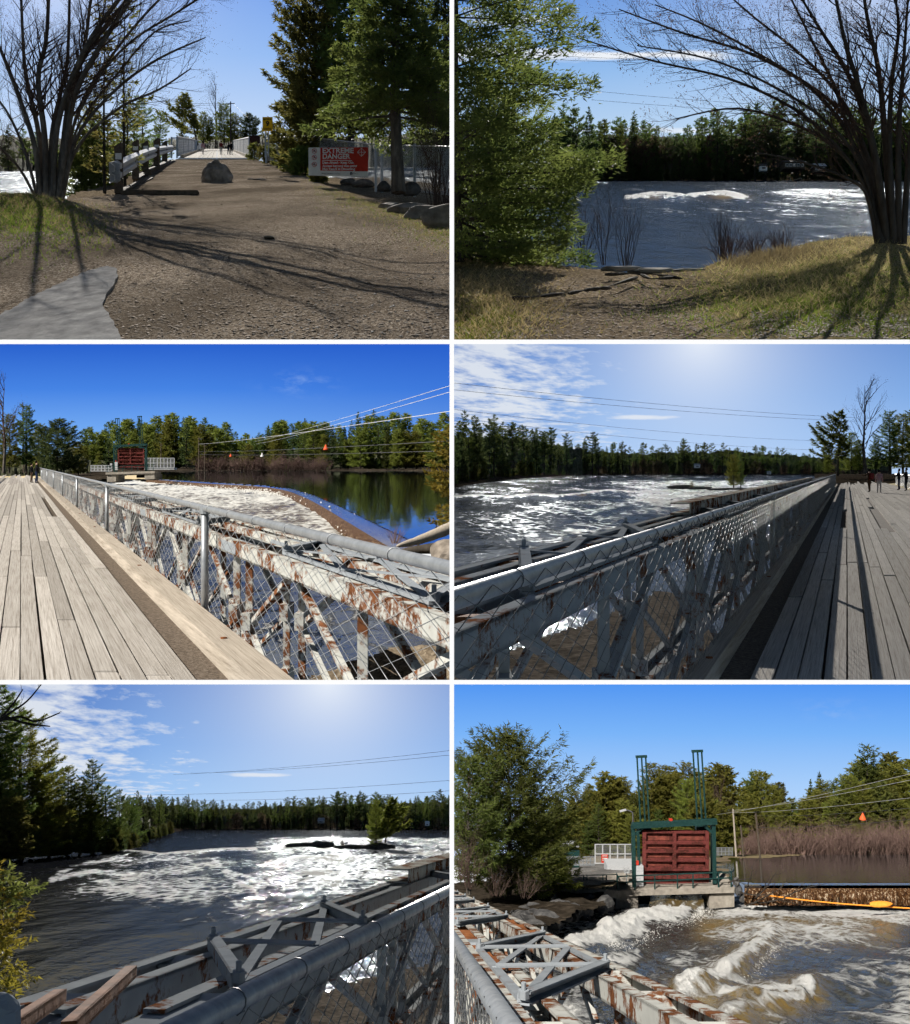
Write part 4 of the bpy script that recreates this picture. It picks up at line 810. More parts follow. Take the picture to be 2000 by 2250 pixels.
d = pseg(PX, PY*2.2, [(a, c*2.2) for a, c in WV2]); fo = (.72+.3*fbm(PX/9, PY/3, 5))*np.exp(-(d/13)**2)*(PY < 441)+.40*sstep(1560, 1760, PX+(PY-430)*.3+60*fbm(PX/60, PY/9, 19))*sstep(505, 470, PY)*sstep(404, 414, PY)*(1+.9*fbm(X*.15, Y*.03, 3))  # right-hand patch puts sun sparkle into the foam colour, along with real rapids
fo = np.maximum(fo, .36*sstep(452, 446, PY)*sstep(437, 440, PY)*sstep(1340, 1380, PX)); fo = np.maximum(fo, .33*np.exp(-(pseg(PX, PY*2, [(1480, 960), (1620, 900), (1700, 950), (1830, 990), (1930, 990)])/26)**2)); fo = np.maximum(fo, .28+.22*fbm(X*.2, Y*.04, 8))
attr(o, 'foam', fo); attr(o, 'amber', np.exp(-((PX-1600)/40)**2-((PY-434)/5)**2)*.95+.7*np.exp(-((PX-1440)/20)**2-((PY-439)/3)**2)); tag(o, kind='structure')
# far bank and forest
def shore(name, px0, px1, py, h, up_px, mname, seed, Yadd=60, nx=60):
    xs = np.linspace(px0, px1, nx); Y = h*F/(py-hor()); v = []; base = [R(x, py+.7*math.sin(x*.05)+.5, Y) for x in xs]
    for k, (dy, dz) in enumerate(((0, -.3), (3, .5), (15, up_px*.3*Y/F), (Yadd, up_px*Y/F))):
        for i, p in enumerate(base): q = p+Vector((p.x/Y*dy, dy, slope()*dy+dz*(1+.5*math.sin(i*.7+seed)+.3*math.sin(i*1.9)))); v.append(q)
    f = [(r*nx+i, r*nx+i+1, (r+1)*nx+i+1, (r+1)*nx+i) for r in range(3) for i in range(nx-1)]; o = nobj(name, np.array([list(q) for q in v]), f, MAT[mname], None, v[0], True); attr(o, 'grass', [.1]*len(v)); attr(o, 'straw', [.1]*len(v)); return tag(o, kind='structure')
groundmat('shore_soil', [(.3, (.02, .017, .013)), (.5, (.05, .04, .03)), (.68, (.10, .08, .06))], (.05, .065, .02), (.16, .12, .07), 1, 1.5, 3)
mat('woodland', [(.3, (.035, .04, .022)), (.55, (.085, .088, .05)), (.75, (.16, .13, .085))], .95, .35, bmp=1, bdist=1.5, detail=9)
def hill(px0, px1, base, tops, Y, seed, nx=140, mname='woodland'):
    """wooded rise behind the front trees, its crest broken by tree tops"""
    xs = np.linspace(px0, px1, nx); tx = [q[0] for q in tops]; ty = [q[1] for q in tops]; V = []; Vn = np.random.default_rng(seed)
    top = np.interp(xs, tx, ty)+6*fbm(xs*.05, xs*0, seed)+5*fbm(xs*.35, xs*0, seed+1)
    for k, (u, dy) in enumerate(((0, 0), (.3, 4), (.6, 9), (.85, 15), (1, 22))):
        for i, x in enumerate(xs): y = base+(top[i]-base)*u; V.append(list(R(x, y+Vn.normal()*.5, Y+dy+Vn.normal()*1.5)))
    f = [(r*nx+i, r*nx+i+1, (r+1)*nx+i+1, (r+1)*nx+i) for r in range(4) for i in range(nx-1)]; o = nobj('hill', np.array(V), f, MAT[mname], None, V[0]); return tag(o, kind='structure')
for i_, a_ in hill_later: use(i_); hill(*a_)
use(2)
hill(1200, 2060, 398, [(1200, 300), (1330, 298), (1500, 300), (1650, 296), (2060, 292)], 424, 3)
shore('far_bank', 1180, 2060, 396.5, 3.6, 26, 'shore_soil', 1)
def forest(label, group, spec, keys, rows_=((0, 1.0), (14, 1.06), (30, 1.1)), seed=1, hk=1.0, sxy=1.0, name='pine_tree', step=None, solo=1, lim=1500):
    """treeline: spec = list of (px, base_py, top_py, Y); trees are spread between the entries. The first `solo` rows
    are trees of their own, the crowded rows behind them are one mass of forest"""
    rng = random.Random(seed); P = np.array(spec, float); mass = {'v': [], 'f': [], 'n': 0, 'm': []}; order = []
    for ri, (dy, kk) in enumerate(rows_):
        x = P[0, 0]-rng.uniform(0, 12)
        while x < P[-1, 0]:
            by = np.interp(x, P[:, 0], P[:, 1]); ty = np.interp(x, P[:, 0], P[:, 2]); Y = np.interp(x, P[:, 0], P[:, 3])+dy+rng.uniform(-3, 3)
            top = (by-ty)*rng.choice((.55, .68, .8, .88, .95, 1.0, 1.04, 1.16))*kk*hk; key = rng.choice(keys); rz = rng.uniform(0, 6.28); sx = sxy*rng.uniform(.85, 1.2); by -= (by-ty)*.2*max(0, ri-solo+1); top *= 1-.17*max(0, ri-solo+1); loc = R(x, by-.3, Y)
            if ri < solo: plant(key, label if isinstance(label, str) else label[0], loc, top*Y/F, rz, group, name=name, sxy=sx)
            else: order.append((key, loc, top*Y/F, rz, sx))
            x += (step or (by-ty)*.22)*rng.uniform(.7, 1.35)
    if order:
        mats = []; V = []; Fs = []; MI = []; n = 0
        for key, loc, hh, rz, sx in order:
            for me in PROTO[key][:2]:
                if me is None: continue
                key2 = me.name
                if key2 not in MASSC:
                    co = np.empty(len(me.vertices)*3, np.float32); me.vertices.foreach_get('co', co); me.calc_loop_triangles(); tr = np.empty(len(me.loop_triangles)*3, np.int32); me.loop_triangles.foreach_get('vertices', tr); MASSC[key2] = (co.reshape(-1, 3), tr.reshape(-1, 3))
                co, tr = MASSC[key2]
                if 'trunk' in key2: tr = tr[:84]
                elif len(tr) > lim:
                    q_ = -(-len(tr)//lim); tr = tr[::q_]; co = co[tr.ravel()]; ce = co.reshape(-1, 3, 3); ce = ce.mean(1, keepdims=True)+(ce-ce.mean(1, keepdims=True))*q_**.5; co = ce.reshape(-1, 3); tr = np.arange(len(co)).reshape(-1, 3)
                s_ = hh/PROTO[key][2]; c, q = math.cos(rz), math.sin(rz); M = np.array([[c*s_*sx, -q*s_*sx, 0], [q*s_*sx, c*s_*sx, 0], [0, 0, s_]]); V.append(co@M.T+np.array(loc)); Fs.append(tr+n); n += len(co)
                mm = me.materials[0]
                if mm not in mats: mats.append(mm)
                MI.append(np.full(len(tr), mats.index(mm), np.int32))
        o = nobj('forest', np.concatenate(V), np.concatenate(Fs), mats, None, order[0][1]); o.data.polygons.foreach_set('material_index', np.concatenate(MI)); tag(o, 'crowded '+(label if isinstance(label, str) else label[1]).replace('pine ', 'pines ', 1), 'forest', kind='stuff')
MASSC = {}
proto('bushy', 'bark_dark', 'budding', seed=11, h=12, r=3.4, z0=.08, nw=20, nb=6, rise=.8, droop=.1, shape='round', dens=14, tl=.5, tw=.08, irr=.5, fan=.35)
forest(('tall dark pine at the waterline of the far forest across from the grassy bank', 'pine deeper in the far forest across from the grassy bank', 'pine at the back of the far forest across from the grassy bank'), 'far forest across from the grassy bank',
       [(1230, 397, 262, 396), (1300, 397, 258, 396), (1330, 397, 268, 396), (1380, 397, 270, 398), (1420, 397, 285, 398), (1500, 397, 292, 398), (1560, 397, 270, 396), (1640, 397, 262, 396), (1740, 397, 252, 396), (1860, 397, 262, 396), (2040, 397, 262, 396)], ['pineA', 'pineB', 'pineE', 'pineD', 'pineE'], seed=3)
forest('reddish-brown leafless tree among the far pines across from the grassy bank', 'leafless trees in the far forest across from the grassy bank', [(1330, 397, 300, 402), (1450, 397, 305, 402), (1620, 397, 310, 402)], ['bushy', 'bareB'], ((0, 1), (8, 1.05)), seed=5, name='leafless_tree', sxy=1.2, step=17)
forest('low dark cedar overhanging the far waterline across from the grassy bank', 'waterline cedars across from the grassy bank', [(1240, 398, 345, 393), (1640, 398, 350, 393), (2040, 398, 355, 393)], ['spruceA', 'pineD'], ((0, 1),), seed=6, name='cedar_tree', sxy=1.3, step=15)
def cottage(label, px, py, Y, wpx, hpx, wall, roof, nwin=3, porch=False):
    k = Y/F; e = thing('cottage', label, 'house', R(px, py, Y)); c = R(px, py-hpx*.35, Y); wd = wpx*k; hh = hpx*.7*k; b = B(); b.box(c, (wd, wd*.6, hh)); b.build('wall', MAT[wall], e)
    t = c+Vector((0, 0, hh/2)); b = B(); b.prism([t+Vector((-wd*.58, -wd*.36, -.05)), t+Vector((wd*.58, -wd*.36, -.05)), t+Vector((wd*.5, 0, hpx*.45*k)), t+Vector((-wd*.5, 0, hpx*.45*k))], (0, .15, .1)); b.prism([t+Vector((-wd*.58, wd*.36, -.05)), t+Vector((wd*.58, wd*.36, -.05)), t+Vector((wd*.5, 0, hpx*.45*k)), t+Vector((-wd*.5, 0, hpx*.45*k))], (0, .15, .1)); b.build('roof', MAT[roof], e)
    for q in range(nwin):
        x = (q+.5)/nwin-.5; b = B(); b.box(c+Vector((x*wd*.9, -wd*.3-.06, .05*hh)), (wd*.9/nwin*.72, .1, hh*.5)); w_ = b.build('window', MAT['white_paint'], e); b = B(); b.box(c+Vector((x*wd*.9, -wd*.3-.13, .05*hh)), (wd*.9/nwin*.55, .06, hh*.36)); b.build('pane', MAT['cable'], w_)
    return e
cottage('dark cottage with a row of pale windows under the far pines', 1742, 374, 386, 46, 19, 'dark_wood', 'rock_dark', 5); cottage('tiny pale hut left of the dark cottage on the far shore', 1677, 376, 386, 16, 14, 'white_paint', 'rock_dark', 1); cottage('small pale-roofed boathouse right of the dark cottage', 1800, 380, 386, 26, 18, 'dark_wood', 'galv_pale', 2)
e = thing('jetty', 'small grey wooden jetty at the far waterline below the cottage', 'jetty', R(1745, 398, 384)); b = B()
for k in range(3): b = B(); b.box(R(1742+k*7, 397-k*2.0, 384), (1.0, 1.2, .12)); b.build('board', MAT['timber'], e)
for x in (1737, 1762): b = B(); b.beam(R(x, 402, 384), R(x, 391, 384), .2, .2); b.build('post', MAT['timber'], e)
# near bank
GP2 = [(985, 556), (1100, 560), (1190, 566), (1250, 576), (1310, 584), (1400, 591), (1480, 592), (1550, 588), (1580, 576), (1650, 562), (1720, 549), (1800, 536), (1880, 531), (1960, 528), (2070, 524), (2070, 770), (985, 770)]
def relief2(px, py, X, Y):
    z = .04*fbm(X*1.6, Y*.5, 15)+.08*fbm(X*.5, Y*.15, 16)
    z += .22*np.exp(-((px-1930)/150)**2-((py-570)/50)**2)-.14*np.exp(-((px-1400)/190)**2-((py-640)/60)**2)
    z -= .10*np.exp(-((px-1690)/60)**2-((py-645)/16)**2); return z
rows = np.concatenate([np.arange(522, 600, 2.0), np.arange(600, 772, 3.5)])
o, PX, PY, X, Y = sheet('ground', 985, 2070, rows, 1.6, MAT['bank_soil'], relief2, GP2, 300)
path = sstep(250, 120, np.abs(PX-1330-(PY-600)*.1)); gr = .42+.2*fbm(X*.8, Y*.2, 17)-.5*path*sstep(560, 600, PY); gr = np.where(PX > 1750, gr+.15, gr); attr(o, 'grass', gr-.05); attr(o, 'straw', .62-.45*path); tag(o, kind='structure')
def blob2(px, py, sx, sy, cut=None):
    def fn(rng, n):
        x = rng.normal(px, sx, n); y = rng.normal(py, sy, n); top = np.interp(x, [q[0] for q in GP2[:-2]], [q[1] for q in GP2[:-2]]); k = (x > 1000) & (x < 2030) & (y < 752) & (y > top+3)
        if cut: k &= cut(x, y)
        return x[k], y[k]
    return fn
blades('dry_grass', 'long matted dead grass over the mound under the right tree', 17000, blob2(1800, 600, 150, 50), .05, .22, .006, 'straw', 21, 1.6, zf=relief2)
blades('dry_grass', 'dead grass and leaf litter along the left edge of the worn path', 9000, blob2(1090, 650, 80, 55), .04, .16, .006, 'straw', 22, 1.3, zf=relief2)
blades('grass', 'green spring grass in the right foreground under the tree shadow', 9000, blob2(1820, 660, 130, 50), .03, .12, .007, 'grass', 23, .8, zf=relief2)
blades('grass', 'green spring grass patches at the lower left of the worn path', 4500, blob2(1060, 700, 60, 30), .02, .08, .007, 'grass', 24, .7, zf=relief2)
blades('grass', 'thin green tufts between the worn path and the mound', 3500, blob2(1560, 650, 90, 45), .02, .09, .006, 'grass', 25, .8, zf=relief2)
blades('dry_grass', 'reddish dead ferns at the water edge below the mound', 6000, blob2(1660, 562, 70, 12), .08, .28, .008, 'budding', 26, .9, zf=relief2)
pebbles('loose_gravel', 'small loose stones scattered on the worn path to the water', 7000, (1000, 1700), (600, 752), 1.6, .005, .022, MAT['pebble'], 27, lambda x, y: np.abs(x-1330-(y-600)*.1) < 120+(y-600)*1.3, relief2)
pebbles('coarse_gravel', 'gravel at the lower right corner of the grassy bank', 4000, (1650, 2010), (690, 752), 1.6, .005, .02, MAT['rock'], 28, None, relief2)
for k, (x, y, sx, sz, lb) in enumerate([(1365, 590, .42, .06, 'long flat rock ledge at the water edge, left piece'), (1440, 596, .36, .07, 'flat rock ledge at the water edge, middle piece'), (1510, 596, .34, .06, 'flat rock ledge at the water edge, right piece')]): rock('rock_ledge', lb, G(x, y, 1.63)+Vector((0, 0, -.03)), sx, .12, sz, 61+k, 'concrete', rough=.25, sub=4)
for k, (pts) in enumerate([[(1285, 641), (1310, 637), (1345, 636)], [(1250, 648), (1290, 640), (1330, 634), (1400, 612)], [(1330, 606), (1400, 604), (1430, 615), (1480, 612)], [(1120, 660), (1180, 655), (1240, 648)], [(1380, 600), (1440, 606), (1500, 615)]]):
    b = B(); P = [Vector(q)+Vector((0, 0, .02)) for q in smooth_path([G(x, y, 1.6-.0) for x, y in pts], 4)]; b.tube(P, [.018+.012*math.sin(i*1.3) for i in range(len(P))], 6); tag(b.build('tree_root', MAT['bark'], origin=P[0]), 'exposed root crossing the worn path, %s' % ('short and dark', 'long, rising to the ledge', 'winding below the ledge', 'leftmost', 'nearest the water')[k], 'root', 'roots on the worn path')
# spruce on the left
cone_at('spruce_tree', 'large spruce with drooping green boughs at the left of the bank', 1003, 585, 19, 900, 325, 'spruce', 'bark', seed=101, z0=.02, nw=25, nb=8, dens=270, tl=.11, tw=.015, irr=.5, rise=-.05, droop=.22, shape='dome', fan=.34, upt=.14, zpow=1.2)
cone_at('spruce_tree', 'dark spruce standing behind the drooping one at the left edge', 1050, 560, 26, 300, 150, 'pine_dark', 'bark', seed=102, z0=.03, nw=20, nb=8, dens=90, tl=.17, tw=.03, irr=.5, rise=.1, droop=.25, fan=.4)
windpine('pine_tree', 'thin young pine tips showing between the spruce boughs', 1120, 560, 30, 500, 110, 'pine_lit', 103, blow=-.3, dens=160, tl=.2, lean=.02, tw=.012)
# shrubs
for k, (x, y, Y, h, n, sp, m) in enumerate([(1326, 578, 24, 1.95, 7, .35, 'twig'), (1375, 580, 24, 1.4, 12, .5, 'twig'), (1280, 572, 24, 1.3, 14, .6, 'twig'), (1585, 566, 25, 1.15, 22, .35, 'twig'), (1660, 556, 25, .55, 40, .8, 'twig_red'), (1230, 575, 23, 1.3, 18, .7, 'twig'), (1720, 548, 24, .5, 30, .7, 'twig_red'), (1605, 568, 23, .6, 36, .6, 'twig_red')]):
    bareshrub('bare_shrub', 'leafless waterside shrub, %s' % ('tall single-stemmed beside the spruce', 'fan-shaped right of the tall one', 'leaning, close to the spruce', 'slender twiggy one right of the rock ledge', 'low reddish one on the bank crest', 'tangled at the foot of the spruce', 'lowest reddish one near the right tree', 'reddish, hugging the water edge')[k], R(x, y, Y), h, n, sp, 110+k, m, depth=2, r=.010)
# right tree
ST2 = [[(1935, 536), (1905, 390), (1868, 300), (1838, 200), (1790, 100), (1660, -160)], [(1928, 536), (1900, 410), (1830, 312), (1740, 236), (1600, 172), (1430, 132), (1262, 80)], [(1932, 536), (1890, 350), (1800, 210), (1660, 122), (1500, 72), (1360, 20)],
       [(1930, 536), (1895, 400), (1830, 320), (1750, 275), (1620, 238), (1480, 262)], [(1926, 536), (1905, 430), (1862, 392), (1750, 352), (1664, 336)], [(1950, 536), (1925, 350), (1890, 200), (1850, 60), (1790, -260)], [(1960, 536), (1945, 300), (1930, 150), (1900, 0), (1880, -260)],
       [(1975, 536), (1975, 300), (1985, 150), (1998, -40)], [(1985, 536), (2002, 300), (2040, 100)], [(1940, 536), (1912, 360), (1850, 220), (1760, 120), (1660, 40), (1580, -30)], [(1945, 536), (1920, 340), (1872, 180), (1800, 60), (1740, -40)], [(1934, 536), (1900, 380), (1820, 270), (1700, 190), (1560, 130), (1400, 100)],
       [(1938, 536), (1908, 370), (1842, 240), (1720, 150), (1560, 60), (1440, 10)], [(1965, 536), (1955, 330), (1960, 180), (1975, 60), (1960, -40)]]
stemtree('bare_tree', 'large bare many-stemmed tree leaning over the grassy bank at the right', ST2, 21.0, .068, 42, 'bark', side=(-.5, 0, .1), dens=6.5, tw_len=1.0, depth=2, dyk=2.5, leafy='budding', tip_r=.005, thin=(1, 2, 3, 4, 9, 11, 12))
e = [q for q in COL[2].objects if q.name.startswith('bare_tree')][0]
# wires over the river
for k, (a, c, Y0_, Y1_) in enumerate([((1140, 118), (1760, 136), 330, 340), ((1140, 127), (1760, 142), 330, 340), ((1240, 193), (1830, 238), 320, 340), ((1300, 219), (1870, 252), 320, 340)]): wire('power_line', 'power line over the river before the grassy bank, %s' % ('topmost', 'second', 'third', 'lowest')[k], [R(*a, Y0_), R(*c, Y1_)], .045, sag=.6)
def clouds2(t, x, el, rawel, col):
    cb = t.nodes.new('ShaderNodeCombineXYZ'); t.links.new(mathn(t, 'MULTIPLY', x, 1.6), cb.inputs[0]); t.links.new(mathn(t, 'MULTIPLY', el, 16.0), cb.inputs[1]); n = noisen(t, cb.outputs[0], 1.5, 8, .6)
    def band(c, wd, k): q = mathn(t, 'DIVIDE', mathn(t, 'SUBTRACT', rawel, c), wd); return mathn(t, 'MULTIPLY', mathn(t, 'EXPONENT', mathn(t, 'MULTIPLY', mathn(t, 'MULTIPLY', q, q), -1.0)), k)
    xm = nn(t, 'ShaderNodeMapRange', interpolation_type='SMOOTHSTEP'); t.links.new(x, xm.inputs[0]); xm.inputs[1].default_value = .35; xm.inputs[2].default_value = .05
    xl = nn(t, 'ShaderNodeMapRange', interpolation_type='SMOOTHSTEP'); t.links.new(x, xl.inputs[0]); xl.inputs[1].default_value = -.25; xl.inputs[2].default_value = -.55
    a = mathn(t, 'ADD', mathn(t, 'MULTIPLY', band(.385, .028, .42), xm.outputs[0]), mathn(t, 'MULTIPLY', band(.50, .09, .28), xl.outputs[0])); a = mathn(t, 'ADD', a, mathn(t, 'MULTIPLY', band(.135, .016, .40), xm.outputs[0]))
    f = mathn(t, 'MULTIPLY', mathn(t, 'SUBTRACT', mathn(t, 'ADD', n, a), .74), 4.0, True); return mixc(t, f, col, lin((238, 242, 248)))
sky(2, skymat('sky2', [(.0, (205, 222, 240)), (.15, (178, 208, 240)), (.35, (135, 182, 236)), (.57, (100, 152, 224))], aura=((.6, .7, .4, .7, (235, 242, 252)),), clouds=clouds2), 520, 400)
# ------------------------------------------------------------------ panel-truss bridge
def bridge(name, label, dx, hz, Y0, Y1, t_in, t_out, z_top, depth, Lp, mats, planks=None, kerb=None, plank_z=-1.6, seed=1, k=1.0, frames=True, chord=.14, skip_out=None, yfar=None, holes=(), skew=0, flen=.42, fstart=.30, wood=''):
    """panel bridge: t = sideways from the line of travel, z relative to the eye. returns (thing, point function)"""
    rng = random.Random(seed); P = lambda t, Y, z: L(t+dx*Y, Y, z, hz); sg = 1 if t_out > t_in else -1; mi, mo = mats
    e = thing(name, label, 'bridge', P(t_in, Y0, z_top))
    gap = .22*k; cw = .085*k
    for tt, mm, far in ((t_in, mi, Y1), (t_out, mo, Y1)):
        for zt in (z_top, z_top-depth):
            nm = 'top_chord' if zt == z_top else 'bottom_chord'; ya = Y0 if zt == z_top else Y0+1
            y = ya; seg = 0
            while y < far:                                  # chord members pin together end to end
                y2 = min(far, y+Lp); zz = zt-chord*k/2
                for q, sd in ((0, 1), (gap, -1)):
                    b = B(); b.chan(P(tt+sg*(q+cw/2), y+.02, zz), P(tt+sg*(q+cw/2), y2-.02, zz), cw, chord*k, .016*k, 0, sd*sg); b.build(nm, MAT[mm], e)
                if zt == z_top:
                    b = B(); b.beam(P(tt+sg*(gap+cw)/2, y-.12*k*3, zz-.005), P(tt+sg*(gap+cw)/2, y+.12*k*3, zz-.005), gap+cw*.9, chord*k*.72); b.build('pin_joint', MAT['steel_shade'], e)
                y = y2
        y = Y0
        while y < far-.5*Lp:
            for f in (0.04, .5, .96):
                b = B(); b.beam(P(tt+sg*(gap+cw)/2, y+f*Lp, z_top-chord*k), P(tt+sg*(gap+cw)/2, y+f*Lp, z_top-depth), .065*k, .065*k, 0, (1, 0, 0)); b.build('vertical', MAT[mm], e)
            for a_, za, c_, zb in ((.04, -.5, .27, 0), (.27, 0, .5, -.5), (.5, -.5, .73, 0), (.73, 0, .96, -.5), (.04, -.5, .27, -1), (.27, -1, .5, -.5), (.5, -.5, .73, -1), (.73, -1, .96, -.5)):
                zz = lambda q: z_top-chord*k*.9+q*(depth-chord*k*.9); b = B(); b.beam(P(tt+sg*(gap+cw)/2, y+a_*Lp, zz(za)), P(tt+sg*(gap+cw)/2, y+c_*Lp, zz(zb)), .05*k, .05*k, 0, (1, 0, 0)); b.build('diagonal', MAT[mm], e)
            y += Lp
    y = Y0
    while y < min(Y1, 26):                                  # gusset plates where the web members meet
        for tt in (t_in, t_out):
            for f in (.04, .5, .96):
                for zq in (-.5, -.93): c = P(tt+sg*(gap+cw)/2, y+f*Lp, z_top+zq*depth); b = B(); b.beam(c-Vector((0, .22, 0)), c+Vector((0, .22, 0)), .085*k, .16*k); b.build('gusset_plate', MAT[mi], e)
        y += Lp
    if frames:
        y = Y0+fstart*Lp; a, c = t_in+sg*gap*.5, t_out+sg*gap*.6; PF, P = P, (lambda t, Y, z: PF(t, Y+skew*(t-t_in), z))
        while y < min(Y1, 60):
            z = z_top+.03*k; y2 = y+flen*Lp; b = B()
            for (ta, ya, tb, yb) in ((a, y, c, y), (a, y2, c, y2)): b.chan(P(ta, ya, z), P(tb, yb, z), .07*k, .07*k, .012*k)
            for (ta, ya, tb, yb) in ((a, y, a, y2), (c, y, c, y2)): b.beam(P(ta, ya, z-.01), P(tb, yb, z-.01), .06*k, .02*k)
            m_ = (y+y2)/2
            for (ta, ya, tb, yb, dz) in ((a, y, c, m_, 0), (c, y, a, m_, .012), (a, m_, c, y2, 0), (c, m_, a, y2, .012)): b.beam(P(ta, ya, z+dz), P(tb, yb, z+dz), .055*k, .012*k)
            fr = b.build('bracing_frame', MAT['steel_shade'], e)
            for (t_, y_) in ((a, y), (c, y), (a, y2), (c, y2)): b = B(); q = P(t_, y_, z); b.tube([q, q+Vector((0, 0, .045*k))], .03*k, 6); b.tube([q, q+Vector((0, 0, .085*k))], .014*k, 6); b.build('bolt', MAT['steel_shade'], fr)
            y += Lp
        P = PF
        for tt in (t_in, t_out):                            # spacers between the two channels of each chord
            y = Y0+.4
            while y < min(Y1, 34): b = B(); b.beam(P(tt+sg*.02, y, z_top-.05*k), P(tt+sg*(gap+cw-.02), y, z_top-.05*k), .12*k, .06*k); b.build('spacer', MAT[mi if int(y*7) % 3 else 'rust'], e); y += 1.3
    if planks:
        t0, t1, pw, ya, yb = planks; t = t0; n = int(round(abs(t1-t0)/pw)); st = (t1-t0)/n
        for i in range(n):
            a = t0+i*st+.008*(1 if st > 0 else -1); c = t0+(i+1)*st-.008*(1 if st > 0 else -1); y = ya-rng.uniform(0, 9); mn, mx = min(a, c), max(a, c)
            while y < yb:
                ln = rng.uniform(7, 13)*(1+max(y, 0)/40); y2 = y+ln; za, zb = plank_z+rng.uniform(-.012, .008), plank_z+rng.uniform(-.012, .008); y_ = max(y+.03, ya)
                if y2 > ya+.2 and not any(abs(i-hi) < .5 and y < hb and y2 > ha for hi, ha, hb in holes):
                    b = B(); j = rng.uniform(-.006, .006); b.add([P(mn+j, y_, za), P(mx+j, y_, za+rng.uniform(-.006, .006)), P(mx+j, y2-.03, zb), P(mn+j, y2-.03, zb), P(mn+j, y_, za-.08), P(mx+j, y_, za-.08), P(mx+j, y2-.03, zb-.08), P(mn+j, y2-.03, zb-.08)], [(0, 1, 2, 3), (7, 6, 5, 4), (0, 4, 5, 1), (1, 5, 6, 2), (2, 6, 7, 3), (3, 7, 4, 0)]); b.build('plank', MAT['plank'+wood], e)
                y = y2
        b = B(); lo, hi = min(t0, t1)-.02, max(t0, t1)+.02; b.prism([P(lo, ya, plank_z-.07), P(hi, ya, plank_z-.07), P(hi, yb, plank_z-.07), P(lo, yb, plank_z-.07)], (0, 0, -.1)); b.build('underlayer', MAT['dark_wood'], e)
    if kerb:
        ta, tb, tg, ya, yb, hh = kerb                     # timber from ta to tb, gritty gutter from tb to tg
        y = ya
        while y < yb:
            y2 = min(yb, y+16); b = B(); b.prism([P(ta, y+.02, plank_z-.1), P(tb, y+.02, plank_z-.1), P(tb, y+.02, plank_z+hh), P(ta, y+.02, plank_z+hh)], P(ta, y2-.02, 0)-P(ta, y+.02, 0)); kb = b.build('kerb_beam', MAT['timber'+wood], e)
            for q in (y+2.5, y+9): c = P(ta*.45+tb*.55, q, plank_z+hh); b = B(); b.tube([c-Vector((0, 0, .02)), c+Vector((0, 0, .012))], .028, 8); b.build('bolt', MAT['rust'], kb)
            y = y2
        b = B(); lo, hi = min(tb, tg), max(tb, tg); b.prism([P(lo, ya, plank_z-.03), P(hi, ya, plank_z-.03), P(hi, yb, plank_z-.03), P(lo, yb, plank_z-.03)], (0, 0, -.05)); b.build('gutter', MAT['grit'], e)
    return e, P
def rail_fence(label, P, t, Y0, Y1, zb, zt, posts, pitch, rowh, r_rail=.035, r_wire=.004, r_post=.035, wm='wire', rm='galv', ties=True, mesh_far=None, tmesh=.03):
    e = thing('chain_link_fence', label, 'fence', P(t, Y0, zb)); b = B(); b.tube([P(t, y, zt) for y in (Y0, (Y0+Y1)/2, Y1)], r_rail, 12); b.build('top_rail', MAT[rm], e, smooth=True)
    for y in posts: b = B(); b.tube([P(t, y, zb-.15), P(t, y, zt)], r_post, 10); ps = b.build('post', MAT[rm], e, smooth=True); b = B(); b.tube([P(t, y, zt-.06), P(t, y, zt+r_rail*.6)], r_post*1.35, 10); b.build('cap', MAT[rm], ps)
    chainlink(e, lambda s: P(t+tmesh, s, zb), lambda s: P(t+tmesh, s, zt+.02), Y0, Y1, pitch, r_wire, wm, rowh)
    if ties:
        y = Y0+.2
        while y < Y0+14:
            c = P(t, y, zt); al = (P(t, y+1, zt)-c).normalized(); sd = al.cross(Vector((0, 0, 1))).normalized(); pts = [c+(sd*math.cos(a)+Vector((0, 0, 1))*math.sin(a))*(r_rail+r_wire*1.3)+al*(a*.012) for a in np.linspace(-1.2, 5.2, 14)]; b = B(); b.tube(pts, r_wire, 5); b.build('tie', MAT[wm], e, smooth=True); y += pitch*3
    return e

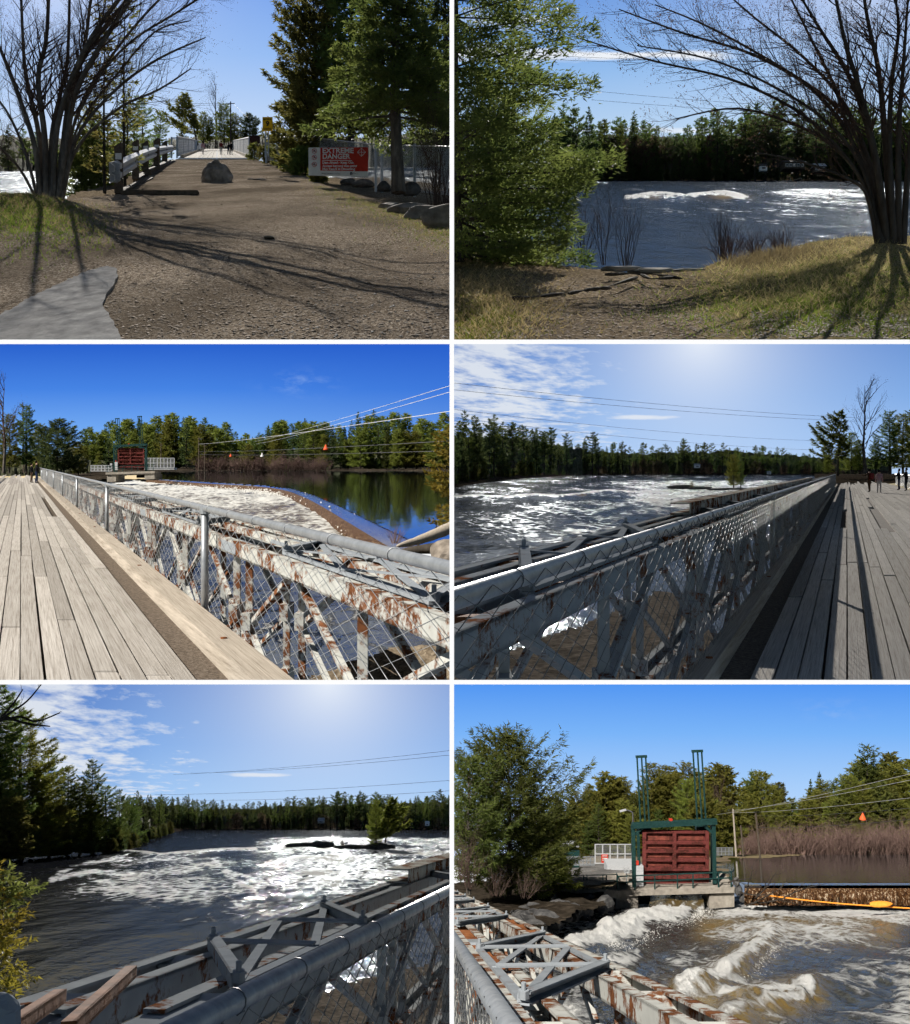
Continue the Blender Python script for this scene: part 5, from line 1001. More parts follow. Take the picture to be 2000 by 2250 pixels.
# ------------------------------------------------------------------ sluice gate (measured on the lower right picture, reused smaller in the middle left one)
def sluice_gate(label, A, k, Y, detail=True):
    """A = picture place of the gate foot, k = scale against the lower right picture, Y = distance"""
    def q(u, v, d=0): p = R(A[0]+u*k, A[1]+v*k, Y); return p+Vector((p.x/Y*d, d, p.z/Y*d))
    m = k*Y/F; e = thing('sluice_gate', label, 'sluice gate', q(0, 0))
    def bar(nm, pts, w_, mt='green_steel', par=e): b = B(); [b.beam(q(*pts[i]), q(*pts[i+1]), w_*m, w_*m) for i in range(len(pts)-1)]; return b.build(nm, MAT[mt], par)
    b = B(); b.prism([q(-72, -12), q(73, -8), q(73, -128), q(-72, -128)], (0, .5*m*6, 0)); leaf = b.build('gate_leaf', MAT['gate_red'], e)
    for r, (v0, v1, mt) in enumerate([(-122, -104, 'gate_red'), (-100, -86, 'rusty_red'), (-80, -66, 'rusty_red'), (-62, -48, 'rusty_red')]):
        for u0, u1 in ((-70, -9), (2, 66)):
            b = B(); b.prism([q(u0+5, v1-3, -.01), q(u1-5, v1-3, -.01), q(u1-5, v0+3, -.01), q(u0+5, v0+3, -.01)], (0, -.01, 0)); b.build('recess', MAT['rusty_red'], leaf)
    for v in (-126, -102, -83, -64, -44, -26): b = B(); b.beam(q(-72, v, -.14), q(73, v+1, -.14), .5*m*12, 6*m); b.build('rib', MAT['gate_red'], leaf)
    for u in (-69, -3, 69): b = B(); b.beam(q(u, -126, -.16), q(u, -40, -.16), 8*m, .16); b.build('stiffener', MAT['gate_red'], leaf)
    for u in (-91, 86): bar('column', [(u, 6, -.3), (u-3, -142, -.3)], 8); bar('column', [(u+(12 if u < 0 else -6), 4, 1.5), (u+(8 if u < 0 else -6), -142, 1.5)], 6)
    b = B(); b.beam(q(-96, -139, -.35), q(90, -148, -.35), .35, 11*m); b.build('crossbeam', MAT['green_steel'], e); b = B(); b.beam(q(-96, -138, 1.4), q(90, -147, 1.4), .3, 9*m); b.build('crossbeam', MAT['green_steel'], e)
    for u, s in ((-91, 1), (86, -1)): bar('knee_brace', [(u, -118, -.3), (u+24*s, -140, -.3)], 5)
    for u, top, lean in ((-77, -290, -8), (48, -302, -10)):
        b = B()
        for o_ in (0, 10, 19): b.beam(q(u+o_, -140, .5), q(u+o_+lean, top, .5), 3.2*m, 3.2*m)
        b.beam(q(u-3+lean, top, .5), q(u+22+lean, top-1, .5), 5*m, 5*m); b.build('lifting_rack', MAT['green_steel'], e)
        b = B(); b.box(q(u+9, -130, .5), (26*m, .5, 16*m)); b.build('gearbox', MAT['green_steel'], e)
    b = B(); b.box(q(-11, -150, -.2), (7*m, .25, 7*m)); b.build('motor', MAT['red_sign'], e)
    # deck slab and piers
    b = B(); b.prism([q(-140, 5, -1), q(130, -3, -1), q(130, 9, -1), q(-140, 17, -1)], (0, 3.2, 0)); b.build('deck_slab', MAT['concrete'], e)
    for u0, u1, vb in ((-132, -83, 54), (74, 129, 40)): b = B(); b.prism([q(u0, 14, -.8), q(u1, 9, -.8), q(u1, vb, -.8), q(u0, vb+4, -.8)], (0, 4, 0)); b.build('pier', MAT['concrete'], e)
    if detail:
        for u in (-128, -90, -46, 4, 38, 94, 122): bar('railing_post', [(u, 6-(u+128)*.03, -.9), (u, -27-(u+128)*.04, -.9)], 2.6)
        for v in (-27, -14): bar('rail', [(-128, v, -.9), (122, v-10, -.9)], 2.2)
        for u in (-128, 122): bar('rail', [(u, -26-(u+128)*.04, -.9), (u+(6 if u > 0 else -2), -34-(u+128)*.03, 2.5)], 2.2)
        b = B(); b.box(q(-80, -30, -.2), (16*m, .4, 44*m)); b.build('control_cabinet', MAT['galv_pale'], e); b = B(); b.box(q(-108, -40, .2), (11*m, .3, 9*m)); b.build('meter_box', MAT['galv_pale'], e); b = B(); b.beam(q(-108, -2, .2), q(-108, -40, .2), 2*m, 2*m); b.build('meter_post', MAT['galv'], e)
        b = B(); b.box(q(-86, -57, -.3), (9*m, .1, 9*m)); b.build('warning_plate', MAT['red_sign'], e)
    return e
def marker(label, c, s, m):
    e = thing('warning_marker', label, 'marker', c); b = B(); b.tube([c-Vector((0, 0, s*.55)), c-Vector((0, 0, s*.4)), c+Vector((0, 0, s*.5))], [s*.48, s*.46, s*.04], 10); b.build('cone', MAT[m], e); b = B(); b.tube([c+Vector((0, 0, s*.48)), c+Vector((0, 0, s*.7))], s*.05, 5); b.build('hanger', MAT['cable'], e); return e

# ================================================================== picture 3: along the bridge, weir on the right
use(3)
br3, P3 = bridge('footbridge', 'sunlit plank bridge with rusty truss beside the weir', -.397, None, 3.2, 100, 2.02, 2.52, -.74, 1.5, 7.5, ('steel_rusty', 'steel_rusty'), planks=(1.304, -3.2, .185, 7.2, 120), kerb=(1.84, 1.56, 1.304, 6.6, 120, .14), seed=3, holes=((1, 44, 50),), skew=1.7, wood='3')
rail_fence('chain-link fence with pipe rail along the sunlit bridge deck', P3, 1.88, 4.2, 110, -1.5, -.46, (11.2, 24, 37, 50, 64, 80, 100), .36, .06, .033, .0029, .04)
# far fence of the deck
rail_fence('chain-link fence on the far left side of the sunlit bridge', P3, -3.2, 70, 118, -1.5, -.4, (72, 84, 96, 108), 1.2, .12, .05, .012, .05, ties=False)
watermat('pond3', (.012, .012, .010), rough=.02, bstr=.06, wscale=.8, stretch=3)
watermat('river3', (.022, .020, .016), foamc=(.84, .82, .76), rough=.08, rmax=.3, bstr=.8, wscale=1.3, fscale=.8, stretch=3)
CR = [(335, 1051), (470, 1060), (580, 1066), (640, 1073), (690, 1088), (740, 1109), (800, 1138), (858, 1166), (930, 1200)]; hp3, hr3 = 2.4, 2.98
crx = [c[0] for c in CR]; cry = [c[1] for c in CR]
rows = np.concatenate([np.arange(1034, 1075, 1.0), np.arange(1075, 1230, 2.5)])
o, PX, PY, X, Y = sheet('pond', 300, 1000, rows, hp3, MAT['pond3'], None, CR+[(1000, 1232), (1000, 1033), (300, 1033), (300, 1050)], 360); attr(o, 'foam', 0*X); attr(o, 'amber', 0*X); tag(o, kind='structure')
# river below the weir
def rel3(px, py, X, Y): return .10*fbm(X*.7, Y*.14, 21)+.16*sstep(-40, 60, px-200)*sstep(1330, 1200, py)*fbm(X*.9, Y*.2, 22)
rows = np.concatenate([np.arange(1050, 1110, 1.2), np.arange(1110, 1240, 2.2), np.arange(1240, 1500, 4)])
o, PX, PY, X, Y = sheet('river', 150, 1000, rows, hr3, MAT['river3'], rel3, [(150, 1050), (345, 1053), (480, 1066), (640, 1082), (735, 1130), (835, 1178), (935, 1225), (1000, 1260), (1000, 1500), (150, 1500)], 320)
below = PY-np.interp(PX, [363, 644, 737, 831, 900], [1059, 1087, 1136, 1182, 1215]); fo = np.clip(.42-.0012*below, .2, .42)*sstep(1300, 1180, PY-.0*PX)+.18+.22*fbm(X*.5, Y*.1, 23)+.1*fbm(X*2, Y*.4, 25)+.12*np.exp(-np.abs(below)/8); fo = np.where(PY > 1270, .36+.2*fbm(X*.6, Y*.15, 24), fo); attr(o, 'foam', np.clip(fo, 0, .82)); attr(o, 'amber', .55*sstep(-5, 30, below)*sstep(140, 40, below)); tag(o, kind='structure')
# weir face: a smooth brown lip and a falling sheet, one bay at a time
mat('weir_water', [(.36, (.018, .008, .004)), (.48, (.05, .022, .008)), (.56, (.10, .048, .018)), (.66, (.38, .31, .22))], .6, 10, (1, 1, .12), .5, .03, spec=.1)
mat('weir_lip', [(.3, (.012, .012, .016)), (.7, (.05, .03, .014))], .12, 2, (1, .3, 1), .1, spec=.2)
we_ = thing('weir', 'curved weir with brown water spilling over its crest', 'weir', R(638, 1070, 111)); cpt = smooth_path([R(x, y, hp3*F/(y-hor())) for x, y in CR], 8); rngw = np.random.default_rng(5)
for nm, offs, mt in (('crest', ((0, .5, -.004), (0, .2, -.01), (0, -.35, -.05), (0, -.75, -.16)), 'weir_lip'), ('falling_sheet', ((0, -.75, -.16), (0, -1.0, -.34), (0, -1.1, -.62)), 'weir_water')):
    vs = []; n = len(cpt)
    for i, p in enumerate(cpt):
        d = (cpt[min(i+1, n-1)]-cpt[max(i-1, 0)]); nr = Vector((d.y, -d.x, 0)).normalized(); nr = nr if nr.x > 0 else -nr; sc_ = 1.0
        for (_, dn, dz) in offs: vs.append(p+nr*dn*sc_+Vector((0, 0, dz*1.0)))
    kk = len(offs); b = B(); b.add(vs, [(i*kk+j, (i+1)*kk+j, (i+1)*kk+j+1, i*kk+j+1) for i in range(n-1) for j in range(kk-1)]); b.build(nm, MAT[mt], we_, smooth=True)
# foam heaped at the foot
def froth(label, pts, n, h, spread, seed, szs=(.04, .16), m='froth', name='foam', Yf=None):
    rng = np.random.default_rng(seed); s = rng.uniform(0, 1, n); P = np.array(pts, float); t = np.linspace(0, 1, len(P)); px = np.interp(s, t, P[:, 0])+rng.normal(0, spread[0], n); py = np.interp(s, t, P[:, 1])+rng.normal(0, spread[1], n)
    py = np.maximum(py, hor()+15); Y = h*F/(py-hor()); X = (px-1000)/F*Y; Z = (1125-py)/F*Y; sz = szs[0]+(szs[1]-szs[0])*rng.uniform(size=n)**2; C = np.stack([X, Y, Z+np.abs(rng.normal(0, 1, n))*szs[1]*1.5], -1)
    base = np.array([(1, 0, 0), (-1, 0, 0), (0, 1, 0), (0, -1, 0), (0, 0, 1), (0, 0, -1)]); f0 = np.array([(0, 2, 4), (2, 1, 4), (1, 3, 4), (3, 0, 4), (2, 0, 5), (1, 2, 5), (3, 1, 5), (0, 3, 5)])
    v = (C[:, None]+base[None]*sz[:, None, None]*rng.uniform(.5, 1.4, (n, 6, 1))).reshape(-1, 3); f = (np.arange(n)[:, None, None]*6+f0[None]).reshape(-1, 3); o = nobj(name, v, f, MAT[m], None, C.mean(0), True); return tag(o, label, 'foam', kind='stuff')
mat('froth', [(.3, (.7, .68, .63)), (.7, (.88, .87, .85))], .6, 3, bmp=0)
froth('white froth churning at the foot of the curved weir', [(360, 1060), (644, 1088), (737, 1138), (831, 1184)], 5000, hr3, (4, 3), 31, (.02, .10))
froth('white splash at the near end of the curved weir', [(760, 1150), (800, 1172), (840, 1190)], 2500, hr3, (14, 8), 32, (.015, .06))
hill(-90, 200, 1046, [(-90, 1003), (60, 1000), (200, 1010)], 232, 14)
hill(140, 1010, 1034, [(140, 985), (400, 980), (540, 995), (700, 980), (1010, 975)], 400, 4)
shore('far_bank', 150, 1010, 1034, hp3, 5, 'shore_soil', 2, 40)
forest(('pine in the front row of the far shore beyond the weir', 'taller pine in the second row of the far shore beyond the weir', 'pine behind the others on the far shore beyond the weir'), 'far shore trees beyond the weir',
       [(190, 1032, 955, 362), (250, 1032, 940, 362), (340, 1032, 935, 362), (380, 1032, 915, 362), (450, 1032, 935, 362), (500, 1032, 945, 362), (540, 1032, 965, 362), (600, 1032, 945, 362), (660, 1032, 930, 362), (740, 1032, 940, 362), (800, 1032, 920, 362), (900, 1032, 928, 362), (1000, 1032, 925, 362)], ['pineC', 'pineA', 'pineC', 'pineD', 'spruceB', 'pineC'], ((8, .85), (18, 1.0), (34, 1.02)), seed=13)
for k in range(34): x = 440+k*8.3; brush('brushA' if k % 2 else 'brushB', 'leafless reddish brush along the far shore beyond the weir', R(x, 1033.5, 357), (26+8*math.sin(k*1.7)+5*math.sin(k*.6))*357/F, k*1.9, 'reddish brush on the far shore beyond the weir', 1.5)
# left-hand trees at the bridge end
for k, (x, y, Y, hp, key, lb) in enumerate([(128, 1048, 190, 128, 'roundA', 'large dark round pine at the far bridge end'), (58, 1040, 200, 150, 'midpine', 'ragged pine left of the dark round one at the bridge end'), (20, 1040, 190, 130, 'midpineB', 'pale ragged pine at the left edge by the bridge end'), (85, 1040, 210, 110, 'midpineB', 'yellowish pine between the ragged one and the dark round one'), (172, 1045, 215, 75, 'pineC', 'small pine right of the dark round one'), (-20, 1040, 195, 150, 'midpine', 'dark pine cut off by the left edge at the bridge end')]): plant(key, lb, R(x, y, Y), hp*Y/F, k*1.7, sxy=1.05 if k else 1.25)
plant('bareA', 'tall bare tree at the left edge beyond the plank deck', R(8, 1040, 185), 210*185/F, 1, name='bare_tree', sxy=.9)
e = thing('utility_pole', 'wooden utility pole with crossarm among the pines at the bridge end', 'pole', R(52, 1040, 205)); b = B(); b.tube([R(52, 1040, 205), R(50, 884, 205)], [.16, .1], 6); b.build('pole', MAT['dark_wood'], e); b = B(); b.beam(R(44, 894, 205), R(64, 892, 205), .12, .14); b.build('crossarm', MAT['dark_wood'], e)
sluice_gate('small red sluice gate with green frame far beyond the weir', (288, 1036), .40, 150, True)
b = B(); o, PX, PY, X, Y = sheet('bank', 100, 345, np.linspace(1038, 1062, 14), 2.45, MAT['shore_soil'], lambda a, c, X, Y: .25+.3*fbm(X*.4, Y*.05, 40), [(100, 1036), (300, 1036), (330, 1046), (250, 1052), (200, 1062), (100, 1062)], 60); attr(o, 'grass', .1+0*X); attr(o, 'straw', .2+0*X); tag(o, kind='structure')
def panelfence(label, x0, x1, y0, y1, Y, n, m='galv_pale'):
    e = thing('enclosure_fence', label, 'fence', R(x0, y1, Y)); pw = .1
    for i in range(n+1): x = x0+(x1-x0)*i/n; b = B(); b.beam(R(x, y1, Y), R(x, y0, Y), pw, pw); b.build('post', MAT[m], e)
    for y in (y0+.6, (y0+y1)/2, y1-1): b = B(); b.beam(R(x0, y, Y-.05), R(x1, y, Y-.05), .05, .08); b.build('rail', MAT[m], e)
    for i in range(n):
        b = B(); xa, xb = x0+(x1-x0)*i/n, x0+(x1-x0)*(i+1)/n
        for q in range(1, 7): x = xa+(xb-xa)*q/7; b.beam(R(x, y1, Y), R(x, y0, Y), .02, .02)
        o = b.build('wire_infill', MAT['wire'], e); o['kind'] = 'stuff'
    return e
panelfence('long pale enclosure fence right of the far sluice gate', 316, 383, 1006, 1029, 185, 9); panelfence('low pale fence left of the far sluice gate', 200, 246, 1022, 1036, 170, 6)
b = B(); b.box(R(350, 1030, 186), (5.6, 2, .35)); tag(b.build('concrete_footing', MAT['galv_pale'], origin=R(350, 1030, 186)), 'pale footing under the long enclosure fence by the far gate', 'footing')
for k, (x, y0, y1, lb) in enumerate([(437, 960, 1034, 'slim pole at the left end of the reddish brush, taller'), (450, 975, 1034, 'slim pole at the left end of the reddish brush, shorter'), (354, 974, 1020, 'street lamp pole above the long enclosure fence')]):
    e = thing('utility_pole', lb, 'pole', R(x, y1, 340)); b = B(); b.tube([R(x, y1, 340), R(x, y0, 340)], [.2, .15], 6); b.build('pole', MAT['dark_wood'], e); b = B(); b.beam(R(x-3, y0+4, 340), R(x+4, y0+4, 340), .12, .12); b.build('crossarm', MAT['dark_wood'], e)
wl = [((560, 970), (1000, 844), 300, 60), ((560, 976), (1000, 858), 300, 60), ((437, 976), (1000, 902), 330, 80), ((437, 992), (1000, 968), 330, 80), ((437, 998), (1000, 990), 330, 90)]
for k, (a, c, Ya, Yb) in enumerate(wl): wire('power_line', 'bright cable over the pond beyond the weir, %s' % ('topmost', 'second', 'third', 'fourth', 'lowest')[k], [R(*a, Ya), R(*c, Yb)], .03 if k > 1 else .018, 'cable_bright' if k < 3 else 'cable', sag=.3)
marker('large red warning cone hanging over the pond', R(716, 982, 210), 1.0, 'cone_orange'); marker('white warning cone hanging over the pond', R(576, 999, 260), .9, 'white_paint'); marker('small red warning cone hanging over the pond', R(507, 1000, 280), .75, 'cone_orange')
# golden cedar and driftwood at the right edge
cone_at('cedar_tree', 'golden cedar sprays at the right edge of the pond', 1012, 1170, 30, 250, 78, 'cedar_gold', seed=121, nw=18, nb=7, dens=55, tl=.13, tw=.03, irr=.7, z0=.05, rise=.35, droop=.25, fan=.5)
b = B(); pts = smooth_path([R(1010, 1150, 27), R(960, 1172, 26.5), R(910, 1190, 26), R(872, 1200, 25.5)], 4); b.tube(pts, [.15, .16, .14, .15, .13, .13, .115, .11, .09, .09, .07, .05, .02], 9); tag(b.build('driftwood_log', MAT['timber'], origin=pts[0], smooth=True), 'weathered driftwood log lying at the near end of the weir', 'log')
b = B(); pts = smooth_path([R(1010, 1205, 24), R(950, 1205, 24), R(880, 1212, 24)], 3); b.tube(pts, [.14, .14, .13, .12, .1, .08, .05], 8); tag(b.build('driftwood_log', MAT['bark'], origin=pts[0], smooth=True), 'darker driftwood log below the weathered one at the weir', 'log')
bareshrub('dry_tuft', 'pale dry brush tuft at the near end of the weir', R(868, 1190, 27), .45, 30, .35, 122, 'straw' if False else 'twig_red', depth=1, r=.006)
rock('rock', 'brown bank rock behind the driftwood at the right edge', R(985, 1235, 23.5), .5, .6, .35, 77, 'rock')
# abutment below the truss
o, PX, PY, X, Y = sheet('bank', 640, 1010, np.linspace(1420, 1500, 20), 2.6, MAT['bank_soil'], lambda a, c, X, Y: .1*fbm(X*3, Y, 41), [(640, 1500), (760, 1462), (860, 1418), (1010, 1405), (1010, 1500)], 60); attr(o, 'grass', 0*X); attr(o, 'straw', .2+0*X); tag(o, kind='structure')
person('person in dark clothes and hood looking over the bridge rail, left of two', G(69, 1061), 1.62, -1.2, 'cloth_black', 'cloth_brown', pose='stand'); person('taller person in black jacket and jeans leaning on the bridge rail', G(80, 1062.5), 1.8, -1.2, 'cloth_black', 'cloth_navy', pose='lean')
def clouds3(cx, cy, k=.2):
    def fn(t, x, el, rawel, col):
        cb = t.nodes.new('ShaderNodeCombineXYZ'); t.links.new(mathn(t, 'MULTIPLY', x, 10.0), cb.inputs[0]); t.links.new(mathn(t, 'MULTIPLY', el, 22.0), cb.inputs[1]); n = noisen(t, cb.outputs[0], 1.0, 6, .6)
        dx_ = mathn(t, 'DIVIDE', mathn(t, 'SUBTRACT', x, cx), .10); dy_ = mathn(t, 'DIVIDE', mathn(t, 'SUBTRACT', rawel, cy), .035); g = mathn(t, 'EXPONENT', mathn(t, 'MULTIPLY', mathn(t, 'ADD', mathn(t, 'MULTIPLY', dx_, dx_), mathn(t, 'MULTIPLY', dy_, dy_)), -1.0))
        f = mathn(t, 'MULTIPLY', mathn(t, 'MULTIPLY', mathn(t, 'SUBTRACT', n, .48), 3.0, True), mathn(t, 'MULTIPLY', g, .8), True); return mixc(t, f, col, lin((150, 185, 240)))
    return fn
sky(3, skymat('sky3', [(.0, (150, 195, 246)), (.12, (112, 168, 242)), (.25, (70, 132, 228)), (.4, (42, 98, 206))], side=((38, 90, 200), .35, .05), clouds=clouds3((658-494)/655, (1018-842)/655)), 520, 1036)
# ================================================================== picture 4: down the other side of the bridge, towards the sun
use(4)
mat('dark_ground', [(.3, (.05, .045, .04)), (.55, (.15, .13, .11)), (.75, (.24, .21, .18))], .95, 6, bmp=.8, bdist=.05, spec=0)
mat('wire_dark', [(.3, (.10, .105, .11)), (.7, (.2, .205, .21))], .5, 30, bmp=0, metal=.5)
br4, P4_ = bridge('footbridge', 'shaded plank bridge with grey truss above the bright rapids', .359, None, 2.6, 100, -1.32, -1.92, -.55, 1.5, 8.0, ('steel', 'steel'), planks=(-.748, 5.2, .185, 7.4, 120), kerb=(-1.16, -1.0, -.748, 6.0, 120, .14), seed=4, skew=-3.3, flen=.40, fstart=.24, holes=((3, 34, 44), (9, 36, 46), (10, 40, 46)), wood='4')
rail_fence('chain-link fence with pipe rail along the shaded bridge deck', P4_, -1.16, 2.7, 110, -1.5, -.38, (17, 30, 43, 56, 70, 86, 104), .30, .05, .034, .0024, .04, tmesh=.04, wm='wire_dark')
rail_fence('chain-link fence on the far right side of the shaded bridge', P4_, 5.2, 60, 118, -1.5, -.4, (62, 74, 86, 98, 110), 1.0, .1, .05, .012, .05, ties=False)
for k, (ya, yb) in enumerate(((13.5, 21.4), (21.6, 29.4), (29.6, 37.4), (37.6, 45), (45.2, 60))): b = B(); b.chan(P4_(-2.06, ya, -.47), P4_(-2.06, yb, -.47), .26, .15, .02, side=-1); b.build('chord_reinforcement', MAT['steel_rusty'], br4)
watermat('water4', (.012, .014, .018), rough=.05, bstr=.8, wscale=.6, fscale=.55, bdist=.2, stretch=3.4, rmax=.16, refl=.65, fgl=.004)
WV4 = [(1000, 1094), (1050, 1092), (1110, 1095), (1180, 1090), (1230, 1094), (1280, 1088), (1330, 1080), (1400, 1084), (1470, 1083)]
def rel4(px, py, X, Y):
    d = pseg(px, py*2, [(a, c*2) for a, c in WV4]); z = (.35+.2*fbm(X*.3, Y*.05, 51))*np.exp(-(d/9)**2)
    return z+.12*fbm(X*.5, Y*.09, 52)+.22*sstep(1300, 1420, px)*sstep(1170, 1100, py)*sstep(1048, 1062, py)*fbm(X*.6, Y*.1, 53)
rows = np.concatenate([np.arange(1043, 1070, .8), np.arange(1070, 1130, 1.0), np.arange(1130, 1250, 2.5), np.arange(1250, 1500, 5)])
o, PX, PY, X, Y = sheet('river', 990, 1900, rows, 3.5, MAT['water4'], rel4, None, 330)
d = pseg(PX, PY*2, [(a, c*2) for a, c in WV4]); rap = sstep(1280, 1440, PX+(1100-PY)*1.2)*sstep(1175, 1105, PY)*sstep(1046, 1060, PY)
fo = np.maximum((.74+.3*fbm(PX/10, PY/3, 6))*np.exp(-(d/8)**2), .53*rap*(1+.5*fbm(X*.35, Y*.06, 54))); fo = np.maximum(fo, .50*np.exp(-(pseg(PX, PY*1.6, [(1180, 1790), (1215, 1775), (1300, 1800), (1400, 1760)])/22)**2)); fo = np.maximum(fo, .46*np.exp(-(pseg(PX, PY, [(1230, 1125), (1330, 1140), (1420, 1120)])/18)**2)+.1*fbm(X, Y*.2, 5)); fo = np.maximum(fo, .36+.24*fbm(X*.25, Y*.05, 55)); fo = np.where(PY > 1230, np.minimum(fo, .28), fo)
attr(o, 'foam', fo); attr(o, 'amber', .9*np.exp(-((PX-1225)/22)**2-((PY-1090)/4)**2)+.8*np.exp(-((PX-1275)/18)**2-((PY-1091)/3)**2)); tag(o, kind='structure')
hill(1220, 1960, 1044, [(1220, 988), (1400, 996), (1600, 992), (1800, 1004), (1960, 1006)], 985, 5)
hill(985, 1280, 1068, [(985, 962), (1100, 958), (1200, 975), (1280, 988)], 800, 15)
shore('far_bank', 1230, 1960, 1043, 3.5, 12, 'shore_soil', 3, 60)
forest(('pine along the far waterline beyond the bright rapids', 'pine behind the far waterline beyond the bright rapids'), 'far shore trees beyond the bright rapids', [(1240, 1044, 968, 930), (1300, 1044, 962, 930), (1380, 1044, 985, 930), (1460, 1044, 980, 930), (1530, 1044, 972, 930), (1600, 1044, 985, 930), (1700, 1044, 990, 930), (1790, 1044, 1002, 930), (1900, 1044, 1005, 930)], ['pineA', 'pineE', 'pineD', 'pineB'], ((0, 1.0), (25, 1.0)), seed=23, step=13)
forest('leafless thicket tree along the far waterline beyond the bright rapids', 'leafless thicket on the far shore beyond the bright rapids', [(1240, 1044, 1008, 925), (1900, 1044, 1016, 925)], ['bushy', 'pineD'], ((0, 1),), seed=24, name='thicket_tree', sxy=1.4, step=17)
# nearer left shore
def leftbank(name, pts, h, mname, rise, seed):
    """bank strip that follows a waterline given in the picture"""
    P = [G(x, y, h) for x, y in pts]; n = len(P); vs = []
    for p in P: k = p.x/p.y; vs += [p+Vector((0, 0, -.3)), p+Vector((k*2, 2, slope()*2+.4)), p+Vector((k*12-3, 12, slope()*12+rise*.5)), p+Vector((k*60-10, 60, slope()*60+rise))]
    f = [(i*4+j, (i+1)*4+j, (i+1)*4+j+1, i*4+j+1) for i in range(n-1) for j in range(3)]; o = nobj(name, np.array([list(v) for v in vs]), f, MAT[mname], None, vs[0], True); attr(o, 'grass', [.15]*len(vs)); attr(o, 'straw', [.12]*len(vs)); return tag(o, kind='structure')
leftbank('near_bank', [(985, 1074), (1030, 1066), (1080, 1058), (1140, 1052), (1200, 1048), (1260, 1045)], 3.5, 'shore_soil', 2, 1)
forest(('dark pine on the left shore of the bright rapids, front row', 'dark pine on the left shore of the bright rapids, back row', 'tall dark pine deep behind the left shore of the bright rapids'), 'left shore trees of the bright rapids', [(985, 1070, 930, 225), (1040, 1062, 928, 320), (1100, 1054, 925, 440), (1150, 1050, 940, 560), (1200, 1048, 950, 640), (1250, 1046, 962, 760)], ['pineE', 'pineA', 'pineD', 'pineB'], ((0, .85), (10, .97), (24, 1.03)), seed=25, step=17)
forest('low cedar overhanging the left shore of the bright rapids', 'left shore cedars of the bright rapids', [(990, 1071, 1010, 222), (1100, 1056, 1012, 430), (1250, 1046, 1020, 750)], ['cedarA', 'pineD', 'spruceA'], ((0, 1),), seed=26, name='cedar_tree', sxy=1.4, step=16)
# island
for k, (x, y, sx, sz, lb) in enumerate([(1500, 1074, 3.2, .55, 'low dark rock of the island in the bright rapids, left'), (1540, 1075, 2.6, .4, 'low dark rock of the island in the bright rapids, middle'), (1600, 1077, 3.6, .34, 'dark rock under the island trees in the bright rapids')]): rock('island_rock', lb, G(x, y, 3.5), sx, 1.2, sz, 131+k, 'rock_dark', rough=.45, sub=4)
plant('midpineB', 'broad island pine in the bright rapids', R(1612, 1074, 205), 76*205/F, 2, sxy=.9); plant('midpine', 'taller slanting island pine in the bright rapids', R(1628, 1075, 207), 80*207/F, 4, sxy=.75)
plant('bushy', 'small island bush on the rock of the bright rapids', R(1520, 1072, 204), 14*204/F, 4, name='island_bush', cat='shrub', sxy=1.3)
# trees at the bridge end
windpine('pine_tree', 'wind-swept pine leaning left at the shaded bridge end', 1842, 1045, 240, 142, 52, 'pine', 141, lean=.05, blow=.6)
plant('bareA', 'tall bare tree above the shaded bridge end', R(1902, 1040, 235), 202*235/F, 2.5, name='bare_tree', sxy=1.1)
for k, (x, hp, key, lb) in enumerate([(1872, 92, 'midpineB', 'yellowish pine right of the wind-swept one'), (1890, 75, 'midpine', 'dark pine under the tall bare tree'), (1955, 140, 'midpine', 'ragged pine right of the tall bare tree'), (1985, 135, 'midpineB', 'pale ragged pine at the right edge of the shaded bridge'), (1925, 85, 'midpine', 'low pine between the bare tree and the ragged pine'), (1820, 45, 'midpineB', 'low pale pine left of the wind-swept one'), (2010, 150, 'midpine', 'dark pine cut off by the right edge beyond the shaded bridge'), (1800, 38, 'midpine', 'lowest pine at the water beside the shaded bridge end')]): plant(key, lb, R(x, 1042, 245+k), hp*245/F, k*1.9, sxy=1.15)
o, PX, PY, X, Y = sheet('bank', 1790, 2060, np.linspace(1041, 1062, 12), 1.9, MAT['shore_soil'], lambda a, c, X, Y: .3*fbm(X*.3, Y*.05, 61), None, 40); attr(o, 'grass', .2+0*X); attr(o, 'straw', .4+0*X); tag(o, kind='structure')
for k, (a, c) in enumerate([((985, 840), (1912, 919)), ((985, 855), (1905, 926)), ((985, 898), (1782, 968)), ((985, 916), (1775, 988))]): wire('power_line', 'power line crossing the sky above the bright rapids, %s' % ('topmost', 'second', 'third', 'lowest')[k], [R(*a, 260), R(*c, 420)], .05, sag=1.2)
cottage('tiny pale cottage on the far shore of the bright rapids', 1532, 1028, 915, 12, 8, 'white_paint', 'galv', 1); cottage('tiny white boathouse near the bridge on the far shore of the bright rapids', 1690, 1042, 915, 8, 6, 'white_paint', 'galv', 1)
# dry ground under the near truss
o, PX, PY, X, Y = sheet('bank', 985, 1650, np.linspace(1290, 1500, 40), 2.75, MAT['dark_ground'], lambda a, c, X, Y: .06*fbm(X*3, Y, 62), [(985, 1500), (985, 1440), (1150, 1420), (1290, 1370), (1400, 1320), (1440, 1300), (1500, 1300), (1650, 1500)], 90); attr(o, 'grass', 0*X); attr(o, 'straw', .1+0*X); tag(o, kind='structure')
person('person in dark jacket with backpack standing on the shaded deck', G(1911, 1081.5), 1.72, .5, 'cloth_brown', 'cloth_brown', pose='point', pack='cloth_red'); person('person in pink top and white trousers on the shaded deck', G(1932, 1083), 1.66, -.5, 'cloth_pink', 'cloth_pale', pose='stand')
person('person in black at the right edge leaning on the fence, left of two', G(1976, 1077), 1.75, 1.0, 'cloth_black', 'cloth_navy', pose='lean'); person('person in black at the right edge leaning on the fence, right of two', G(1992, 1079), 1.8, .8, 'cloth_black', 'cloth_black', pose='lean')
